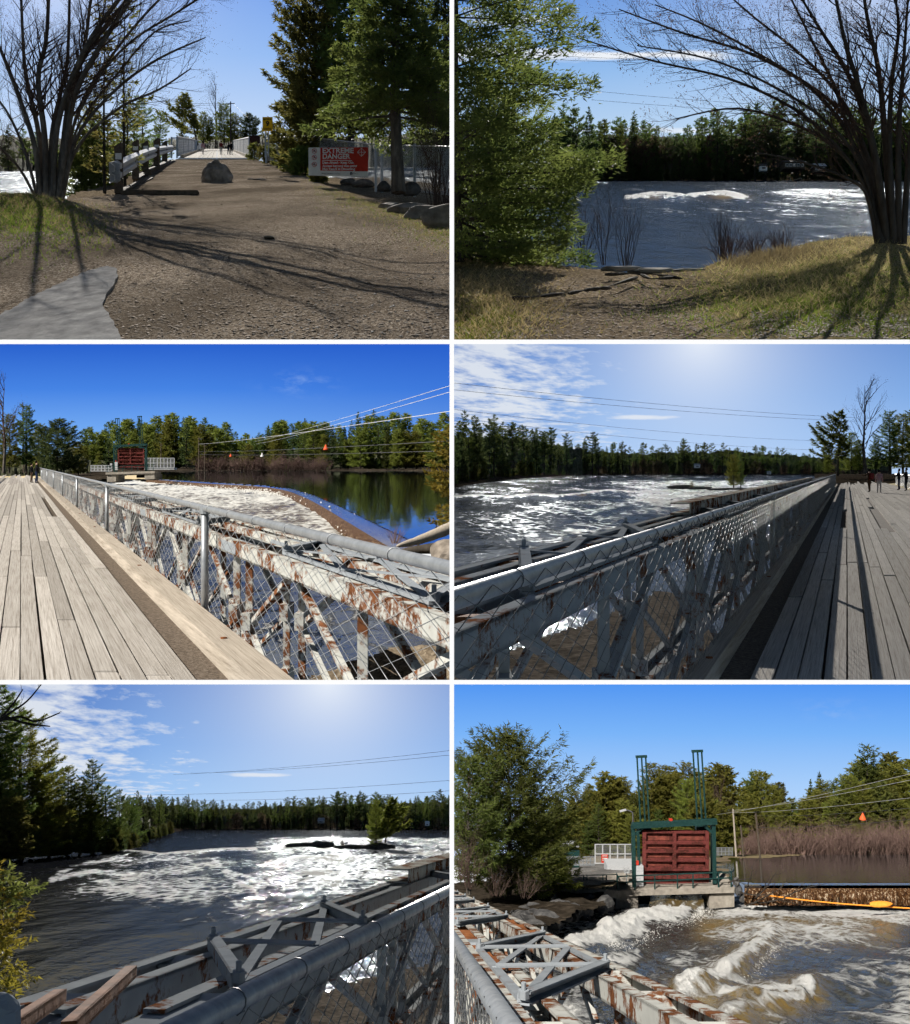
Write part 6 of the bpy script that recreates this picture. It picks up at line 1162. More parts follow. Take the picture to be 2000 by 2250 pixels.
def cloudfield(x0, x1, top, k, cl=(226, 231, 238), streak=None, dens=.55, aura=None):
    """patchy high cloud over the left of the sky, thinning to the right"""
    def fn(t, x, el, rawel, col):
        inv = mathn(t, 'DIVIDE', 1.0, mathn(t, 'ADD', el, .10)); cb = t.nodes.new('ShaderNodeCombineXYZ'); t.links.new(mathn(t, 'MULTIPLY', mathn(t, 'MULTIPLY', x, inv), 1.0), cb.inputs[0]); t.links.new(mathn(t, 'MULTIPLY', inv, 1.3), cb.inputs[1])
        n = noisen(t, cb.outputs[0], 3.4*k, 10, .6); n2 = noisen(t, cb.outputs[0], .9*k, 3, .5); n3 = noisen(t, cb.outputs[0], 11*k, 4, .6)
        xm = nn(t, 'ShaderNodeMapRange', interpolation_type='SMOOTHSTEP'); t.links.new(mathn(t, 'ADD', x, mathn(t, 'MULTIPLY', rawel, .25)), xm.inputs[0]); xm.inputs[1].default_value = x1; xm.inputs[2].default_value = x0
        s = mathn(t, 'ADD', mathn(t, 'ADD', mathn(t, 'MULTIPLY', n, .9), mathn(t, 'MULTIPLY', n2, .45)), mathn(t, 'MULTIPLY', n3, .25)); s = mathn(t, 'ADD', s, mathn(t, 'MULTIPLY', xm.outputs[0], .36))
        f = mathn(t, 'MULTIPLY', mathn(t, 'SUBTRACT', s, dens+.50), 5.0, True)
        if streak:
            sx, sy, lw, hw = streak; a = mathn(t, 'DIVIDE', mathn(t, 'SUBTRACT', x, sx), lw); b_ = mathn(t, 'DIVIDE', mathn(t, 'SUBTRACT', rawel, sy), hw); g = mathn(t, 'EXPONENT', mathn(t, 'MULTIPLY', mathn(t, 'ADD', mathn(t, 'MULTIPLY', a, a), mathn(t, 'MULTIPLY', b_, b_)), -1.0)); f2 = mathn(t, 'MULTIPLY', mathn(t, 'SUBTRACT', mathn(t, 'ADD', mathn(t, 'MULTIPLY', g, .7), mathn(t, 'MULTIPLY', n, .5)), .62), 4, True); f = mathn(t, 'MAXIMUM', f, f2)
        return mixc(t, mathn(t, 'MULTIPLY', f, .92), col, lin(cl))
    return fn
sky(4, skymat('sky4', [(.0, (176, 206, 242)), (.1, (150, 190, 240)), (.25, (118, 166, 228)), (.43, (88, 138, 210))], side=((62, 112, 192), -1.3, -.35), aura=(((1541-1499)/655, .45, .21, 1.0, (253, 254, 255)), ((1541-1499)/655, .45, .5, .35, (190, 212, 245))), clouds=cloudfield(-.48, .16, 0, 1.0, streak=((1410-1499)/655, (1034-917)/655, .16, .012))), 1400, 1046)
# ================================================================== picture 5: rapids seen over the truss
use(5)
br5, P5_ = bridge('footbridge', 'grey truss of the bridge before the wide dark rapids', .121, None, 4.2, 70, -1.42, -2.02, -.74, 1.5, 8.3, ('steel', 'steel'), seed=5, skew=-2.4, flen=.32, fstart=.04)
rail_fence('chain-link fence with pipe rail before the wide dark rapids', P5_, -1.16, 2.6, 70, -1.75, -.6, (16, 30, 44, 58), .26, .05, .04, .0028, .04, tmesh=.03, wm='wire_dark')
for k, (ya, yb) in enumerate(((12.6, 20.4), (20.6, 28.4), (28.6, 36.4), (36.6, 50))): b = B(); b.chan(P5_(-2.18, ya, -.655), P5_(-2.18, yb, -.655), .27, .16, .02, side=-1); b.build('chord_reinforcement', MAT['steel_rusty'], br5)
for (a, c) in (((288, 2135, 4.9), (150, 2262, 3.6)), ((132, 2188, 4.4), (20, 2262, 3.6))): b = B(); b.chan(R(*a), R(*c), .05, .05, .012); b.build('raker_brace', MAT['rust'], br5)
b = B(); b.tube([R(8, 2290, 3.0), R(8, 2215, 3.0), R(12, 2200, 3.0), R(20, 2194, 3.0)], [.045, .045, .04, .015], 10); tag(b.build('fence_post', MAT['steel_shade'], origin=R(8, 2290, 3.0)), 'grey post top at the lower left corner before the truss', 'post')
watermat('water5', (.010, .011, .014), rough=.05, bstr=.8, wscale=.55, fscale=.5, bdist=.22, stretch=3.4, rmax=.12, refl=.5, fgl=.002)
WV5 = [(50, 1871), (110, 1868), (170, 1866), (230, 1867), (262, 1871), (300, 1876), (350, 1881), (400, 1878), (440, 1877), (490, 1870), (560, 1867)]
ARC5 = [[(108, 1945), (125, 1922), (160, 1905), (230, 1892), (280, 1882)], [(200, 1925), (250, 1945), (310, 1966), (385, 1972)], [(470, 1890), (500, 1920), (545, 1950), (560, 1965)], [(490, 1958), (520, 1985), (580, 2010), (660, 1996)], [(130, 1930), (200, 1915), (300, 1920)], [(400, 1890), (480, 1905), (600, 1950)]]
def rel5(px, py, X, Y):
    d = pseg(px, py*2, [(a, c*2) for a, c in WV5]); z = (.45+.25*fbm(X*.3, Y*.05, 71))*np.exp(-(d/8)**2)
    return z+.10*fbm(X*.5, Y*.1, 72)+.12*fbm(X*.16+.4*fbm(X*.1, Y*.03, 70), Y*.04, 76)+.25*sstep(440, 620, px+(py-1900)*.4)*sstep(2030, 1960, py)*sstep(1832, 1850, py)*fbm(X*.6, Y*.1, 73)
rows = np.concatenate([np.arange(1822, 1850, .8), np.arange(1850, 1910, 1.0), np.arange(1910, 2020, 2.0), np.arange(2020, 2262, 4)])
o, PX, PY, X, Y = sheet('river', -80, 1000, rows, 5.0, MAT['water5'], rel5, None, 350)
d = pseg(PX, PY*2, [(a, c*2) for a, c in WV5]); rap = sstep(430, 640, PX+(PY-1880)*.35)*sstep(2020, 1960, PY+(760-PX)*.10)*sstep(1828, 1846, PY)
fo = np.maximum((.74+.3*fbm(PX/10, PY/3, 6))*np.exp(-(d/8)**2), .52*rap*(1+.55*fbm(X*.3, Y*.05, 74)))
for a in ARC5: fo = np.maximum(fo, .54*np.exp(-(pseg(PX+12*fbm(PX/25, PY/12, 7), PY*1.3+6*fbm(PX/18, PY/9, 8), [(x, y*1.3) for x, y in a])/13)**2)*(1+.6*fbm(X*.5, Y*.1, 77)))
fo = np.maximum(fo, .50*np.exp(-((PX-960)/110)**2-((PY-1876)/9)**2)*1.2); fo = np.maximum(fo, .27+.22*fbm(X*.25, Y*.05, 75)+.17*sstep(80, 300, PX)*sstep(2010, 1960, PY)*sstep(1875, 1890, PY)); fo = np.where(PY > 2030, np.minimum(fo, .3), fo); attr(o, 'foam', fo); attr(o, 'amber', .8*np.exp(-((PX-430)/26)**2-((PY-1877)/3.5)**2)); tag(o, kind='structure')
hill(270, 1010, 1823, [(270, 1768), (480, 1778), (700, 1768), (1010, 1764)], 575, 6)
hill(-90, 330, 1872, [(-90, 1780), (200, 1790), (330, 1800)], 240, 16)
shore('far_bank', 270, 1010, 1822.5, 5.0, 10, 'shore_soil', 4, 60)
forest(('pine along the far waterline beyond the wide dark rapids', 'pine behind the far waterline beyond the wide dark rapids'), 'far shore trees beyond the wide dark rapids', [(285, 1823, 1752, 530), (340, 1823, 1750, 530), (420, 1823, 1758, 530), (480, 1823, 1768, 530), (560, 1823, 1772, 530), (640, 1823, 1762, 530), (720, 1823, 1752, 530), (800, 1823, 1752, 530), (880, 1823, 1752, 530), (1000, 1823, 1748, 530)], ['pineA', 'pineE', 'pineD', 'pineB', 'pineE'], ((0, 1.0), (18, 1.0), (34, 1.02)), seed=33, step=13)
forest('leafless thicket tree along the far waterline beyond the wide dark rapids', 'leafless thicket on the far shore beyond the wide dark rapids', [(290, 1824, 1790, 526), (1000, 1824, 1796, 526)], ['bushy', 'pineD', 'spruceA'], ((0, 1),), seed=34, name='thicket_tree', sxy=1.4, step=15)
leftbank('near_bank', [(-90, 1893), (0, 1886), (60, 1876), (180, 1872), (262, 1872), (290, 1862), (320, 1845), (360, 1832), (400, 1826)], 5.0, 'shore_soil', 2, 2)
proto('bigpine', 'bark', 'pine', seed=15, h=18, r=3.6, z0=.14, nw=26, nb=6, rise=.35, droop=.1, shape='pine', dens=95, tl=.34, tw=.035, irr=.6, fan=.35, upt=.3)
for k, (x, by, ty, Y, key, s_, lb) in enumerate([(-5, 1890, 1500, 130, 'bigpine', 1.0, 'tallest pine at the left edge of the wide dark rapids'), (45, 1885, 1560, 140, 'midpineB', .9, 'second pine from the left edge of the wide dark rapids'), (108, 1880, 1650, 150, 'bigpine', .8, 'thin-crowned pine with bare lower trunk on the left shore'), (70, 1884, 1690, 140, 'midpineB', 1.1, 'broad yellow-green pine below the tallest one on the left shore'), (150, 1876, 1690, 156, 'midpine', .9, 'ragged pine right of the thin-crowned one'), (203, 1874, 1670, 160, 'bigpine', .75, 'tall straight pine with a flat crest on the left shore'), (175, 1876, 1720, 158, 'midpineB', 1.0, 'bushy pine left of the tall straight one'), (232, 1874, 1726, 164, 'midpine', 1.0, 'dense pine right of the tall straight one'), (262, 1872, 1735, 170, 'bigpine', .8, 'slim pine on the point of the left shore'), (285, 1864, 1752, 190, 'midpine', 1.0, 'last large pine before the far shore'), (130, 1880, 1770, 145, 'cedarA', 1.1, 'low olive cedar at the left waterline'), (20, 1888, 1755, 125, 'cedarA', 1.3, 'olive cedar at the lower left shore'), (315, 1848, 1762, 250, 'pineD', 1.0, 'dark pine where the left shore meets the far shore'), (200, 1874, 1800, 155, 'spruceB', 1.2, 'small spruce overhanging the point of the left shore'), (252, 1873, 1815, 165, 'cedarA', 1.1, 'small dark cedar at the tip of the left shore'), (350, 1836, 1762, 330, 'pineA', 1.0, 'farther dark pine past the left shore'), (60, 1884, 1820, 135, 'roundA', 1.2, 'low dark evergreen at the left waterline'), (-30, 1890, 1640, 128, 'midpine', 1.1, 'dark pine cut off at the left edge')]):
    plant(key, lb, R(x, by, Y), (by-ty)*Y/F, k*1.37, sxy=s_*1.35)
forest('low evergreen shrub overhanging the left waterline of the wide dark rapids', 'shrubs on the left waterline of the wide dark rapids', [(-60, 1892, 1835, 124), (60, 1884, 1836, 136), (180, 1876, 1836, 152), (262, 1874, 1840, 165), (300, 1862, 1835, 190), (330, 1846, 1818, 250), (380, 1832, 1805, 360)], ['cedarA', 'roundA', 'cedarA', 'spruceB'], ((-2, 1),), seed=35, name='waterside_shrub', sxy=1.8, step=14)
ST5 = [[(-30, 1600), (20, 1568), (60, 1540), (92, 1502)], [(-20, 1590), (40, 1575), (80, 1585), (132, 1566)], [(0, 1580), (30, 1545), (50, 1515)], [(10, 1575), (60, 1590), (110, 1596)]]
stemtree('overhanging_branch', 'bare branch reaching in at the upper left over the rapids', ST5, 20, .018, 45, 'bark_dark', dens=3.0, tw_len=.25, depth=1, dyk=.3, tip_r=.003)
for k, (x, y, sx, sz, lb) in enumerate([(665, 1862, 3.4, .6, 'long dark island rock in the wide dark rapids, left'), (705, 1862, 3.0, .8, 'dark island rock in the wide dark rapids, middle'), (785, 1865, 4.4, .5, 'flat dark island rock left of the island pines'), (830, 1866, 3.0, .7, 'dark island rock under the island pines')]): rock('island_rock', lb, G(x, y, 5.0), sx, 1.2, sz, 151+k, 'rock_dark', rough=.45, sub=4)
plant('midpineB', 'broad pale pine on the island of the wide dark rapids', R(826, 1862, 182), 104*182/F, 2, sxy=.85); windpine('pine_tree', 'slanting pine on the island of the wide dark rapids', 845, 1864, 184, 108, 40, 'pine_lit', 152, lean=.16, blow=-.5, dens=34, tl=.6)
plant('bushy', 'small bush on the island rock of the wide dark rapids', R(752, 1860, 181), 14*181/F, 4, name='island_bush', cat='shrub', sxy=1.4)
for k, (x, by, hp) in enumerate([(-6, 2080, 170), (10, 2200, 160), (20, 2010, 90)]): cone_at('cedar_bough', 'golden-green cedar bough at the left edge of the rapids, %s' % ('middle', 'lowest', 'top')[k], x-14, by, 14, hp, 82, 'cedar_gold' if k != 2 else 'cedar', seed=160+k, nw=12, nb=7, dens=85, tl=.07, tw=.014, irr=.8, z0=.03, rise=.3, droop=.25, fan=.5, cat='branch')
for k, (a, c) in enumerate([((380, 1702), (1000, 1648)), ((420, 1699), (1000, 1658)), ((340, 1746), (1000, 1714)), ((400, 1758), (1000, 1737))]): wire('power_line', 'power line above the wide dark rapids, %s' % ('topmost', 'second', 'third', 'lowest')[k], [R(*a, 420), R(*c, 250)], .05, sag=.8)
cottage('tiny pale cottage on the far shore of the wide dark rapids', 706, 1808, 518, 14, 9, 'white_paint', 'galv', 1); cottage('tiny white shed at the far right shore of the wide dark rapids', 939, 1814, 518, 9, 8, 'white_paint', 'galv_pale', 1)
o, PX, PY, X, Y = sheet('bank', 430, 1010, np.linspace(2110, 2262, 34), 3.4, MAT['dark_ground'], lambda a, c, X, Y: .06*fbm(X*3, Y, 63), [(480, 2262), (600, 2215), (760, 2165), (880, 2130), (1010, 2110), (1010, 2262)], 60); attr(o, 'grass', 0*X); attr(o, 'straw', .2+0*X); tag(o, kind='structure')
bareshrub('bare_shrub', 'thin bare twigs rising behind the truss', R(435, 2200, 9.5), .55, 7, .12, 165, 'twig_red', depth=1, r=.004)
sky(5, skymat('sky5', [(.0, (178, 210, 244)), (.1, (152, 194, 242)), (.25, (116, 166, 230)), (.45, (84, 134, 208))], side=((56, 104, 186), -1.3, -.3), aura=(((721-494)/655, .47, .22, 1.0, (253, 254, 255)), ((721-494)/655, .47, .5, .35, (190, 212, 245))), clouds=cloudfield(-.55, .32, 0, .9, streak=((568-494)/655, (1800-1703)/655, .15, .011), dens=.52)), 900, 1826)
# ================================================================== picture 6: the sluice gate and weir
use(6)
br6, P6_ = bridge('footbridge', 'rusty truss of the bridge before the red sluice gate', -.0417, 1910, 3.4, 60, .50, 1.27, -.72, 1.5, 8.0, ('steel_rusty', 'steel_rusty'), seed=6, skew=2.5, flen=.46, fstart=.27)
rail_fence('chain-link fence with pipe rail before the red sluice gate', P6_, .285, 2.4, 40, -1.6, -.45, (22, 36), .26, .045, .036, .003, .04, ties=False, tmesh=-.03, wm='wire_dark')
watermat('pond6', (.03, .024, .016), rough=.03, bstr=.10, wscale=1.2, stretch=3)
watermat('river6', (.022, .021, .02), foamc=(.86, .85, .82), amber=(.20, .13, .035), rough=.07, rmax=.3, bstr=.9, wscale=1.1, fscale=.9, bdist=.2, stretch=3)
o, PX, PY, X, Y = sheet('pond', 1560, 2060, np.concatenate([np.arange(1876, 1948, 1.2)]), 2.4, MAT['pond6'], None, [(1560, 1876), (2060, 1874), (2060, 1946), (1680, 1946), (1640, 1938), (1590, 1938)], 120); attr(o, 'foam', 0*X); attr(o, 'amber', 0*X); tag(o, kind='structure')
JET = [[(1330, 2050), (1380, 2030), (1440, 2010), (1500, 2005)], [(1240, 2080), (1320, 2060), (1400, 2040)], [(1250, 2120), (1330, 2110), (1400, 2100)]]; WAVE = [[(1500, 2190), (1570, 2150), (1640, 2100), (1690, 2055)], [(1490, 2180), (1580, 2190), (1680, 2180), (1780, 2170)], [(1560, 2240), (1680, 2210), (1760, 2190)]]
TRO = [[(1400, 2120), (1480, 2060), (1560, 2020)], [(1700, 2110), (1850, 2090), (2000, 2060)], [(1800, 2200), (1950, 2180)]]
def rel6(px, py, X, Y):
    z = .12*fbm(X*.7, Y*.13, 81)+.10*fbm(X*2, Y*.4, 82)+.05*fbm(X*5, Y*1.0, 80)
    for w_, a, s in [(JET[0], .28, 22), (JET[1], .2, 24), (WAVE[0], .25, 26), (WAVE[1], .18, 24), (WAVE[2], .15, 22)]: z += (a+.3*fbm(X*1.6, Y*.35, 83))*np.exp(-(pseg(px, py, w_)/s)**2)
    for w_ in TRO: z -= .18*np.exp(-(pseg(px, py, w_)/26)**2)
    return z
rows = np.concatenate([np.arange(1972, 2060, 1.4), np.arange(2060, 2262, 2.2)])
o, PX, PY, X, Y = sheet('river', 1000, 2060, rows, 3.95, MAT['river6'], rel6, None, 400)
fo = .50+.26*fbm(X*.5, Y*.08, 84)+.10*fbm(X*2, Y*.3, 85)
for w_, a, s in [(JET[0], .86, 30), (JET[1], .84, 30), (JET[2], .72, 26), (WAVE[0], .76, 30), (WAVE[1], .68, 24), (WAVE[2], .64, 22), ([(1560, 2010), (1640, 2000), (1750, 2000), (2000, 2010)], .72, 22), ([(1620, 2040), (1760, 2040), (1900, 2030)], .58, 22), ([(1640, 1990), (2060, 1992)], .8, 9)]: fo = np.maximum(fo, a*np.exp(-(pseg(PX, PY, w_)/s)**2)*(1+.25*fbm(X*.9, Y*.2, 86)))
for w_ in TRO: fo -= .22*np.exp(-(pseg(PX, PY, w_)/24)**2)
attr(o, 'foam', fo); am = np.zeros_like(fo)
for w_ in WAVE+[[(1560, 2030), (1700, 2030), (1950, 2030)]]: am = np.maximum(am, .9*np.exp(-(pseg(PX, PY-6, w_)/34)**2))
attr(o, 'amber', am); tag(o, kind='structure')
froth('white spray thrown up below the red sluice gate', [(1350, 2040), (1420, 2020), (1500, 2005), (1540, 1998)], 14000, 3.95, (22, 11), 91, (.005, .024)); froth('white spray of the left wash below the red sluice gate', [(1250, 2080), (1330, 2060), (1400, 2045)], 10000, 3.95, (26, 13), 92, (.005, .022)); froth('white spray on the amber standing wave below the weir', [(1500, 2195), (1600, 2140), (1690, 2060)], 9000, 3.95, (24, 13), 93, (.004, .015)); froth('white froth line at the foot of the straight weir', [(1640, 1988), (2010, 1992)], 3500, 3.95, (6, 2.5), 94, (.02, .07))
we6 = thing('weir', 'straight weir with a fringe of falling amber water', 'weir', R(1850, 1946, 68)); rng6 = np.random.default_rng(8)
xs = np.linspace(1636, 2060, 90); vs = []
for x in xs:
    for (y, Yq) in ((1941, 69.4), (1944.5, 68.4), (1948, 67.8), (1952, 67.5)): vs.append(R(x, y, Yq))
b = B(); b.add(vs, [(i*4+j, (i+1)*4+j, (i+1)*4+j+1, i*4+j+1) for i in range(len(xs)-1) for j in range(3)]); b.build('crest', MAT['weir_lip'], we6, smooth=True)
vs = []
for i, x in enumerate(xs):
    for (y, Yq) in ((1952, 67.5), (1962, 67.25), (1975, 67.05), (1990, 66.9)): vs.append(R(x, y, Yq+.12*rng6.normal()*(y-1950)/40))
b = B(); b.add(vs, [(i*4+j, (i+1)*4+j, (i+1)*4+j+1, i*4+j+1) for i in range(len(xs)-1) for j in range(3)]); b.build('falling_sheet', MAT['weir_water'], we6)
# far bank, brush, forest
hill(1180, 2060, 1884, [(1180, 1800), (1400, 1790), (1650, 1810), (2060, 1790)], 392, 7)
shore('far_bank', 1560, 2060, 1877, 2.4, 6, 'shore_soil', 5, 40)
o, PX, PY, X, Y = sheet('bank', 1180, 1720, np.linspace(1879, 1960, 40), 2.36, MAT['bank_soil'], lambda a, c, X, Y: .25*fbm(X*.3, Y*.06, 87), [(1180, 1879), (1618, 1879), (1612, 1886), (1606, 1892), (1600, 1934), (1372, 1936), (1345, 1950), (1180, 1956)], 120); attr(o, 'grass', .12+0*X); attr(o, 'straw', .45+.2*fbm(X*.3, Y*.05, 88)); tag(o, kind='structure')
groundmat('gravel_pale', [(.3, (.10, .095, .09)), (.5, (.22, .21, .2)), (.66, (.36, .35, .33))], (.1, .13, .03), (.24, .19, .09), 3, 6, 14)
o, PX, PY, X, Y = sheet('gravel_yard', 1225, 1440, np.linspace(1896, 1960, 24), 2.2, MAT['gravel_pale'], lambda a, c, X, Y: .3*fbm(X*.5, Y*.1, 89), [(1240, 1896), (1420, 1890), (1425, 1932), (1340, 1940), (1225, 1950)], 60); attr(o, 'grass', 0*X); attr(o, 'straw', .2+0*X); tag(o, kind='structure')
forest(('pine in the front row behind the red sluice gate', 'taller pine in the second row behind the red sluice gate'), 'pines behind the red sluice gate', [(1230, 1885, 1760, 260), (1290, 1885, 1735, 260), (1350, 1885, 1720, 260), (1400, 1885, 1740, 262), (1445, 1885, 1690, 262), (1500, 1885, 1698, 262), (1570, 1885, 1705, 262), (1610, 1885, 1720, 264)], ['midpineB', 'midpine', 'midpineB', 'pineC'], ((0, .8), (14, 1.0), (26, .95)), seed=43, step=19, lim=4200)
forest(('pine in the front row above the reddish brush by the pond', 'taller pine in the second row above the reddish brush by the pond'), 'pines above the reddish brush by the pond', [(1615, 1880, 1745, 345), (1660, 1880, 1720, 345), (1700, 1880, 1725, 345), (1750, 1880, 1760, 345), (1800, 1880, 1730, 345), (1850, 1880, 1705, 345), (1900, 1880, 1670, 345), (1960, 1880, 1690, 345), (2040, 1880, 1680, 345)], ['midpineB', 'midpineB', 'pineC', 'midpine', 'cedarA'], ((4, .8), (14, 1.0), (26, 1.0)), seed=44, step=22, lim=4200)
plant('spruceA', 'dark pointed spruce above the brush, left of two', R(1782, 1880, 372), 165*372/F, 1, sxy=.6, name='spruce_tree'); plant('spruceA', 'dark pointed spruce above the brush, right of two', R(1802, 1880, 372), 180*372/F, 2, sxy=.8, name='spruce_tree'); plant('pineB', 'tall tufted pine rising above the others by the poles', R(1652, 1880, 372), 185*372/F, 2, sxy=.9)
plant('bareA', 'thin bare conifer snag behind the right lifting rack', R(1585, 1885, 270), 178*270/F, 1, name='bare_tree', sxy=.7)
for k in range(46): x = 1640+k*8.6; r_ = k % 3; brush('brushA' if k % 2 else 'brushB', 'leafless reddish brush along the pond shore right of the red sluice gate', R(x, 1880.5-(x-1640)*.011+r_*.6, 318+6*r_), (50+12*math.sin(k*1.7)+8*math.sin(k*.6)+(x-1640)*.03)*318/F, k*1.9, 'reddish brush on the pond shore by the gate', 1.35)
# big tree on the left
cone_at('pine_tree', 'big dark bushy pine left of the red sluice gate', 1118, 1965, 60, 350, 150, 'pine', 'bark', seed=171, z0=.04, nw=30, nb=9, dens=70, tl=.30, tw=.03, irr=.6, rise=.55, droop=.05, shape='round', fan=.4, upt=.2)
cone_at('pine_tree', 'lighter pine trunk group at the left edge before the big dark pine', 1030, 1965, 56, 300, 100, 'pine', 'bark_grey', seed=172, z0=.1, nw=22, nb=7, dens=55, tl=.30, tw=.03, irr=.7, rise=.6, droop=.05, shape='round', fan=.4, upt=.2)
cone_at('pine_tree', 'drooping pine boughs nearest the red sluice gate', 1190, 1968, 62, 210, 85, 'pine_lit', 'bark', seed=173, z0=.05, nw=20, nb=8, dens=60, tl=.30, tw=.03, irr=.6, rise=.3, droop=.1, shape='dome', fan=.4, upt=.2)
for k, (x, y, Y, h) in enumerate([(1030, 1950, 50, 1.8), (1090, 1965, 48, 1.3), (1010, 1930, 52, 2.6), (1150, 1970, 50, 1.2)]): bareshrub('bare_shrub', 'bare undergrowth below the big dark pine, %s' % ('second from the left edge', 'in the middle', 'at the left edge', 'nearest the rocks')[k], R(x, y, Y), h, 20, 1.0, 175+k, 'twig', depth=2, r=.014)
o, PX, PY, X, Y = sheet('bank', 990, 1360, np.linspace(1945, 2062, 40), 3.1, MAT['rock_soil'] if 'rock_soil' in MAT else MAT['shore_soil'], lambda a, c, X, Y: .3*fbm(X*.9, Y*.2, 90)+.25*sstep(2040, 1960, c), [(990, 1945), (1225, 1945), (1325, 1966), (1330, 1992), (1290, 2006), (1200, 2030), (1150, 2062), (990, 2062)], 90); attr(o, 'grass', .25+0*X); attr(o, 'straw', .1+0*X); tag(o, kind='structure')
rngr = random.Random(9)
for k in range(110):
    u = rngr.random(); x = 1130+u*205+rngr.uniform(-12, 12); y = 2050-u*58+rngr.uniform(-34, 8); s = rngr.uniform(.25, .7); Yk = 3.7*F/(max(y, 1960)-1860)*rngr.uniform(.93, 1.0)
    rock('riprap_stone', 'dark angular riprap stone on the bank left of the gate piers', R(x, y, Yk), s*1.2, s*.7, s*.8, 200+k*.7, 'rock_dark', 'riprap left of the gate piers', rough=.35, rz=rngr.uniform(0, 3), sub=2)
sluice_gate('large red sluice gate in a green steel frame with two tall lifting racks', (1485, 1953), 1.0, 70)
# jet under the gate, and a dark panel painting the shade of the gap
vs = []; n = 26
for i in range(n):
    for j in range(14): u = i/(n-1); v = j/13; x = 1432+u*112+v*(-40+60*u)*.3; y = 1962+v*52-math.sin(u*math.pi)*6*(1-v)+3*math.sin(u*9+v*5); vs.append(R(x, y, 71.5-v*6))
o = nobj('outflow', np.array([list(q) for q in vs]), [(i*14+j, (i+1)*14+j, (i+1)*14+j+1, i*14+j+1) for i in range(n-1) for j in range(13)], MAT['river6'], None, vs[0], True); attr(o, 'foam', [.30+.38*(j/13)**1.5+.12*math.sin(i*1.3+j) for i in range(n) for j in range(14)]); attr(o, 'amber', [.5]*len(vs)); tag(o, 'brown water bursting out under the red sluice gate', 'water', kind='stuff')
b = B(); b.prism([R(1400, 1962, 73.5), R(1560, 1958, 73.5), R(1560, 2010, 73.5), R(1400, 2010, 73.5)], (0, .3, 0)); tag(b.build('gap_shade', MAT['rock_dark'], origin=R(1480, 2000, 73.5)), 'dark panel painted as the shade in the gap under the red gate', 'wall')
# walkway with railings left of the gate
e = thing('walkway', 'concrete walkway with green railing left of the sluice gate', 'walkway', R(1300, 1955, 68)); b = B(); b.prism([R(1236, 1952, 68), R(1358, 1957, 68), R(1358, 1975, 68), R(1236, 1968, 68)], (0, 2.4, 0)); b.build('slab', MAT['concrete'], e)
for x in (1238, 1282, 1290, 1325, 1333, 1356): b = B(); b.beam(R(x, 1954, 68), R(x, 1922, 68), .06, .06); b.build('railing_post', MAT['green_steel'], e)
for y in (1922, 1935): b = B(); b.beam(R(1238, y+2, 68), R(1356, y, 68), .05, .05); b.build('rail', MAT['green_steel'], e)
b = B(); b.beam(R(1288, 1950, 69), R(1330, 1928, 72), .5, .1); b.build('ramp', MAT['timber'], e)
panelfence('tall pale wire enclosure left of the red sluice gate', 1308, 1390, 1855, 1898, 105, 5); panelfence('thin grey yard fence behind the bushy pine by the gate', 1240, 1306, 1882, 1902, 110, 8, 'galv')
b = B(); b.box(R(1329, 1887, 104), (.62, .05, .8)); e = tag(b.build('notice_sign', MAT['red_sign'], origin=R(1329, 1887, 104)), 'small red notice on the pale wire enclosure by the gate', 'sign'); b = B()
for k, y in enumerate((1881, 1886, 1890)): b.box(R(1329, y, 103.9), (.45, .02, .05))
b.build('lettering_lines', MAT['white_paint'], e)['kind'] = 'stuff'
b = B(); b.box(R(1362, 1905, 100), (2.6, 2, .9)); tag(b.build('concrete_block', MAT['galv_pale'], origin=R(1362, 1905, 100)), 'pale concrete block below the wire enclosure by the gate', 'block')
e = thing('shed', 'green metal shed half hidden behind the bushy pine', 'shed', R(1245, 1896, 115)); b = B(); b.box(R(1245, 1878, 115), (2.4, 3, 1.7)); b.build('wall', MAT['green_steel'], e); b = B(); b.prism([R(1217, 1860, 113.4), R(1273, 1862, 113.4), R(1271, 1854, 115.5), R(1219, 1852, 115.5)], (0, 1.6, -.2)); b.build('roof', MAT['galv_pale'], e)
e = thing('street_lamp', 'curved street lamp behind the left side of the gate frame', 'street lamp', R(1392, 1890, 95)); b = B(); pts = smooth_path([R(1392, 1890, 95), R(1391, 1800, 95), R(1389, 1785, 95), R(1374, 1779, 95)], 5); b.tube(pts, .055, 8); b.build('pole', MAT['cable'], e); b = B(); b.beam(R(1376, 1779, 95), R(1362, 1783, 95), .22, .12); b.build('lamp_head', MAT['galv_pale'], e)
o, PX, PY, X, Y = sheet('bank', 1590, 1780, np.linspace(1876, 1890, 12), 2.36, MAT['bank_soil'], lambda a, c, X, Y: .15*fbm(X*.3, Y*.06, 95)-.25*sstep(1884, 1889, c), [(1590, 1876), (1780, 1876), (1750, 1880), (1700, 1884), (1640, 1888), (1590, 1889)], 60); attr(o, 'grass', .1+0*X); attr(o, 'straw', .6+0*X); tag(o, kind='structure')
for k, (x0, y0, x1, y1, lb) in enumerate([(1618, 1882, 1611, 1778, 'pale wooden pole nearest the gate on the pond shore'), (1634, 1882, 1628, 1814, 'shorter wooden pole between the other two on the pond shore'), (1671, 1888, 1661, 1788, 'dark leaning pole standing at the pond edge')]):
    e = thing('utility_pole', lb, 'pole', R(x0, y0, 200)); b = B(); b.tube([R(x0, y0, 200), R(x1, y1, 200)], [.2, .15], 7); b.build('pole', MAT['timber' if k == 0 else 'dark_wood'], e); b = B(); b.beam(R(x1-3, y1+5, 200), R(x1+4, y1+5, 200), .1, .1); b.build('crossarm', MAT['dark_wood'], e)
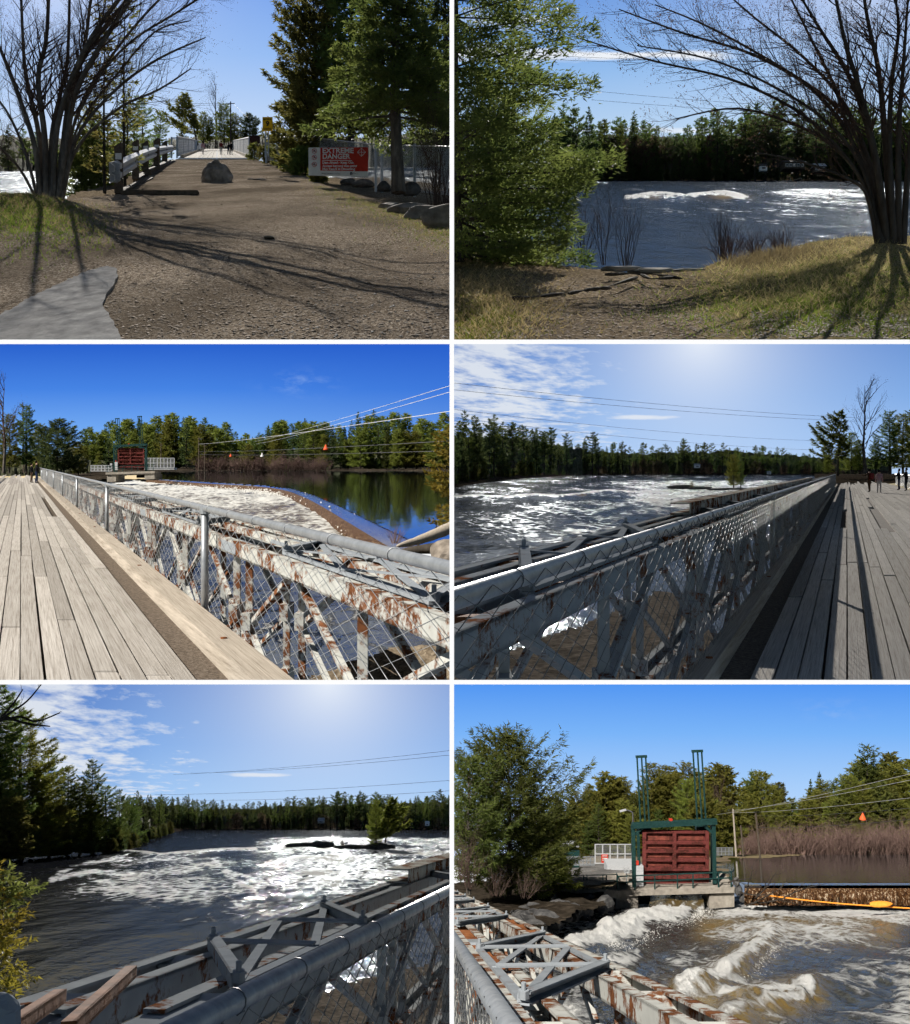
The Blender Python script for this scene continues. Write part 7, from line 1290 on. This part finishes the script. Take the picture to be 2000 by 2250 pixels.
for k, (a, c, Ya, Yb) in enumerate([((1575, 1790), (2010, 1698), 205, 90), ((1611, 1781), (2010, 1712), 200, 90), ((1611, 1786), (2010, 1752), 200, 95), ((1661, 1792), (2010, 1775), 200, 95), ((1661, 1818), (2010, 1800), 200, 100)]): wire('power_line', 'cable running right from the poles over the pond, %s' % ('topmost', 'second', 'third', 'fourth', 'lowest')[k], [R(*a, Ya), R(*c, Yb)], .022, 'cable_bright' if k < 3 else 'cable', sag=.3)
marker('red warning cone hanging above the reddish brush', R(1896, 1793, 120), .72, 'cone_orange')
panelfence('low wire fence on the shore between gate and poles', 1570, 1610, 1862, 1880, 190, 5, 'galv')
# boom, float and driftwood at the weir
e = thing('debris_boom', 'orange debris boom floating along the foot of the weir', 'boom', R(1720, 1978, 66)); b = B(); pts = smooth_path([R(1690, 1968, 66.6), R(1760, 1977, 65.5), R(1850, 1986, 64), R(1920, 1991, 63), R(2050, 1999, 62)], 5); b.tube(pts, .045, 6); b.build('boom_pipe', MAT['orange_float'], e, smooth=True)
me = rockmesh(3.3, .74, .3, .2, .05, 3); me.materials.append(MAT['orange_float']); fl = child('float', me, e); fl.location = R(1936, 1988, 62.5)-e.location; me.polygons.foreach_set('use_smooth', [True]*len(me.polygons))
rg = random.Random(12); b = B(); tips = []
for (p, q) in (((1640, 1990), (1720, 1965)), ((1625, 1960), (1690, 1985)), ((1650, 1985), (1810, 1978)), ((1600, 1940), (1650, 1925)), ((1660, 1975), (1700, 1925)), ((1640, 1965), (1660, 1915))):
    a, c = R(*p, 66.2), R(*q, 65.6); twigs(b, tips, a, c-a, (c-a).length*1.1, .06, 2, rg, .25, .02, kids=(3, 5), ratio=.45)
tag(b.build('driftwood', MAT['bark_dark'], origin=R(1650, 1985, 66)), 'tangle of bare driftwood caught between the gate pier and weir', 'driftwood')
for k, (x, y, s) in enumerate([(1622, 1965, .45), (1618, 1945, .35), (1632, 1980, .4)]): rock('rock', 'black wet rock at the right gate pier, %s' % ('middle', 'top', 'bottom')[k], R(x, y, 68), s*.6, s, s, 300+k, 'rock_dark', rough=.3)
sky(6, skymat('sky6', [(.0, (200, 222, 250)), (.2, (168, 206, 250)), (.38, (122, 180, 248)), (.54, (84, 152, 242))], clouds=clouds3((1830-1499)/655, (1860-1560)/655)), 480, 1892)
# ------------------------------------------------------------------ added white strips behind the six sets, glowing by emission to fill the gaps
wm, wt, wp, wo = nodes('white_glow'); wt.nodes.remove(wp); we = wt.nodes.new('ShaderNodeEmission'); we.inputs[0].default_value = (1, 1, 1, 1); we.inputs[1].default_value = 1.0/EXPO; wm.cycles.emission_sampling = 'NONE'; wt.links.new(we.outputs[0], wo.inputs[0])
clip_all()
wb = B(); wb.add([R(900, -40, 4000), R(1090, -40, 4000), R(1090, 2300, 4000), R(900, 2300, 4000)], [(0, 1, 2, 3)])
for yy in (751, 1499): wb.add([R(-60, yy-40, 4001), R(2060, yy-40, 4001), R(2060, yy+40, 4001), R(-60, yy+40, 4001)], [(0, 1, 2, 3)])
wo_ = bpy.data.objects.new('backdrop', wb.mesh('backdrop', wm)); sc.collection.objects.link(wo_); wo_['kind'] = 'structure'
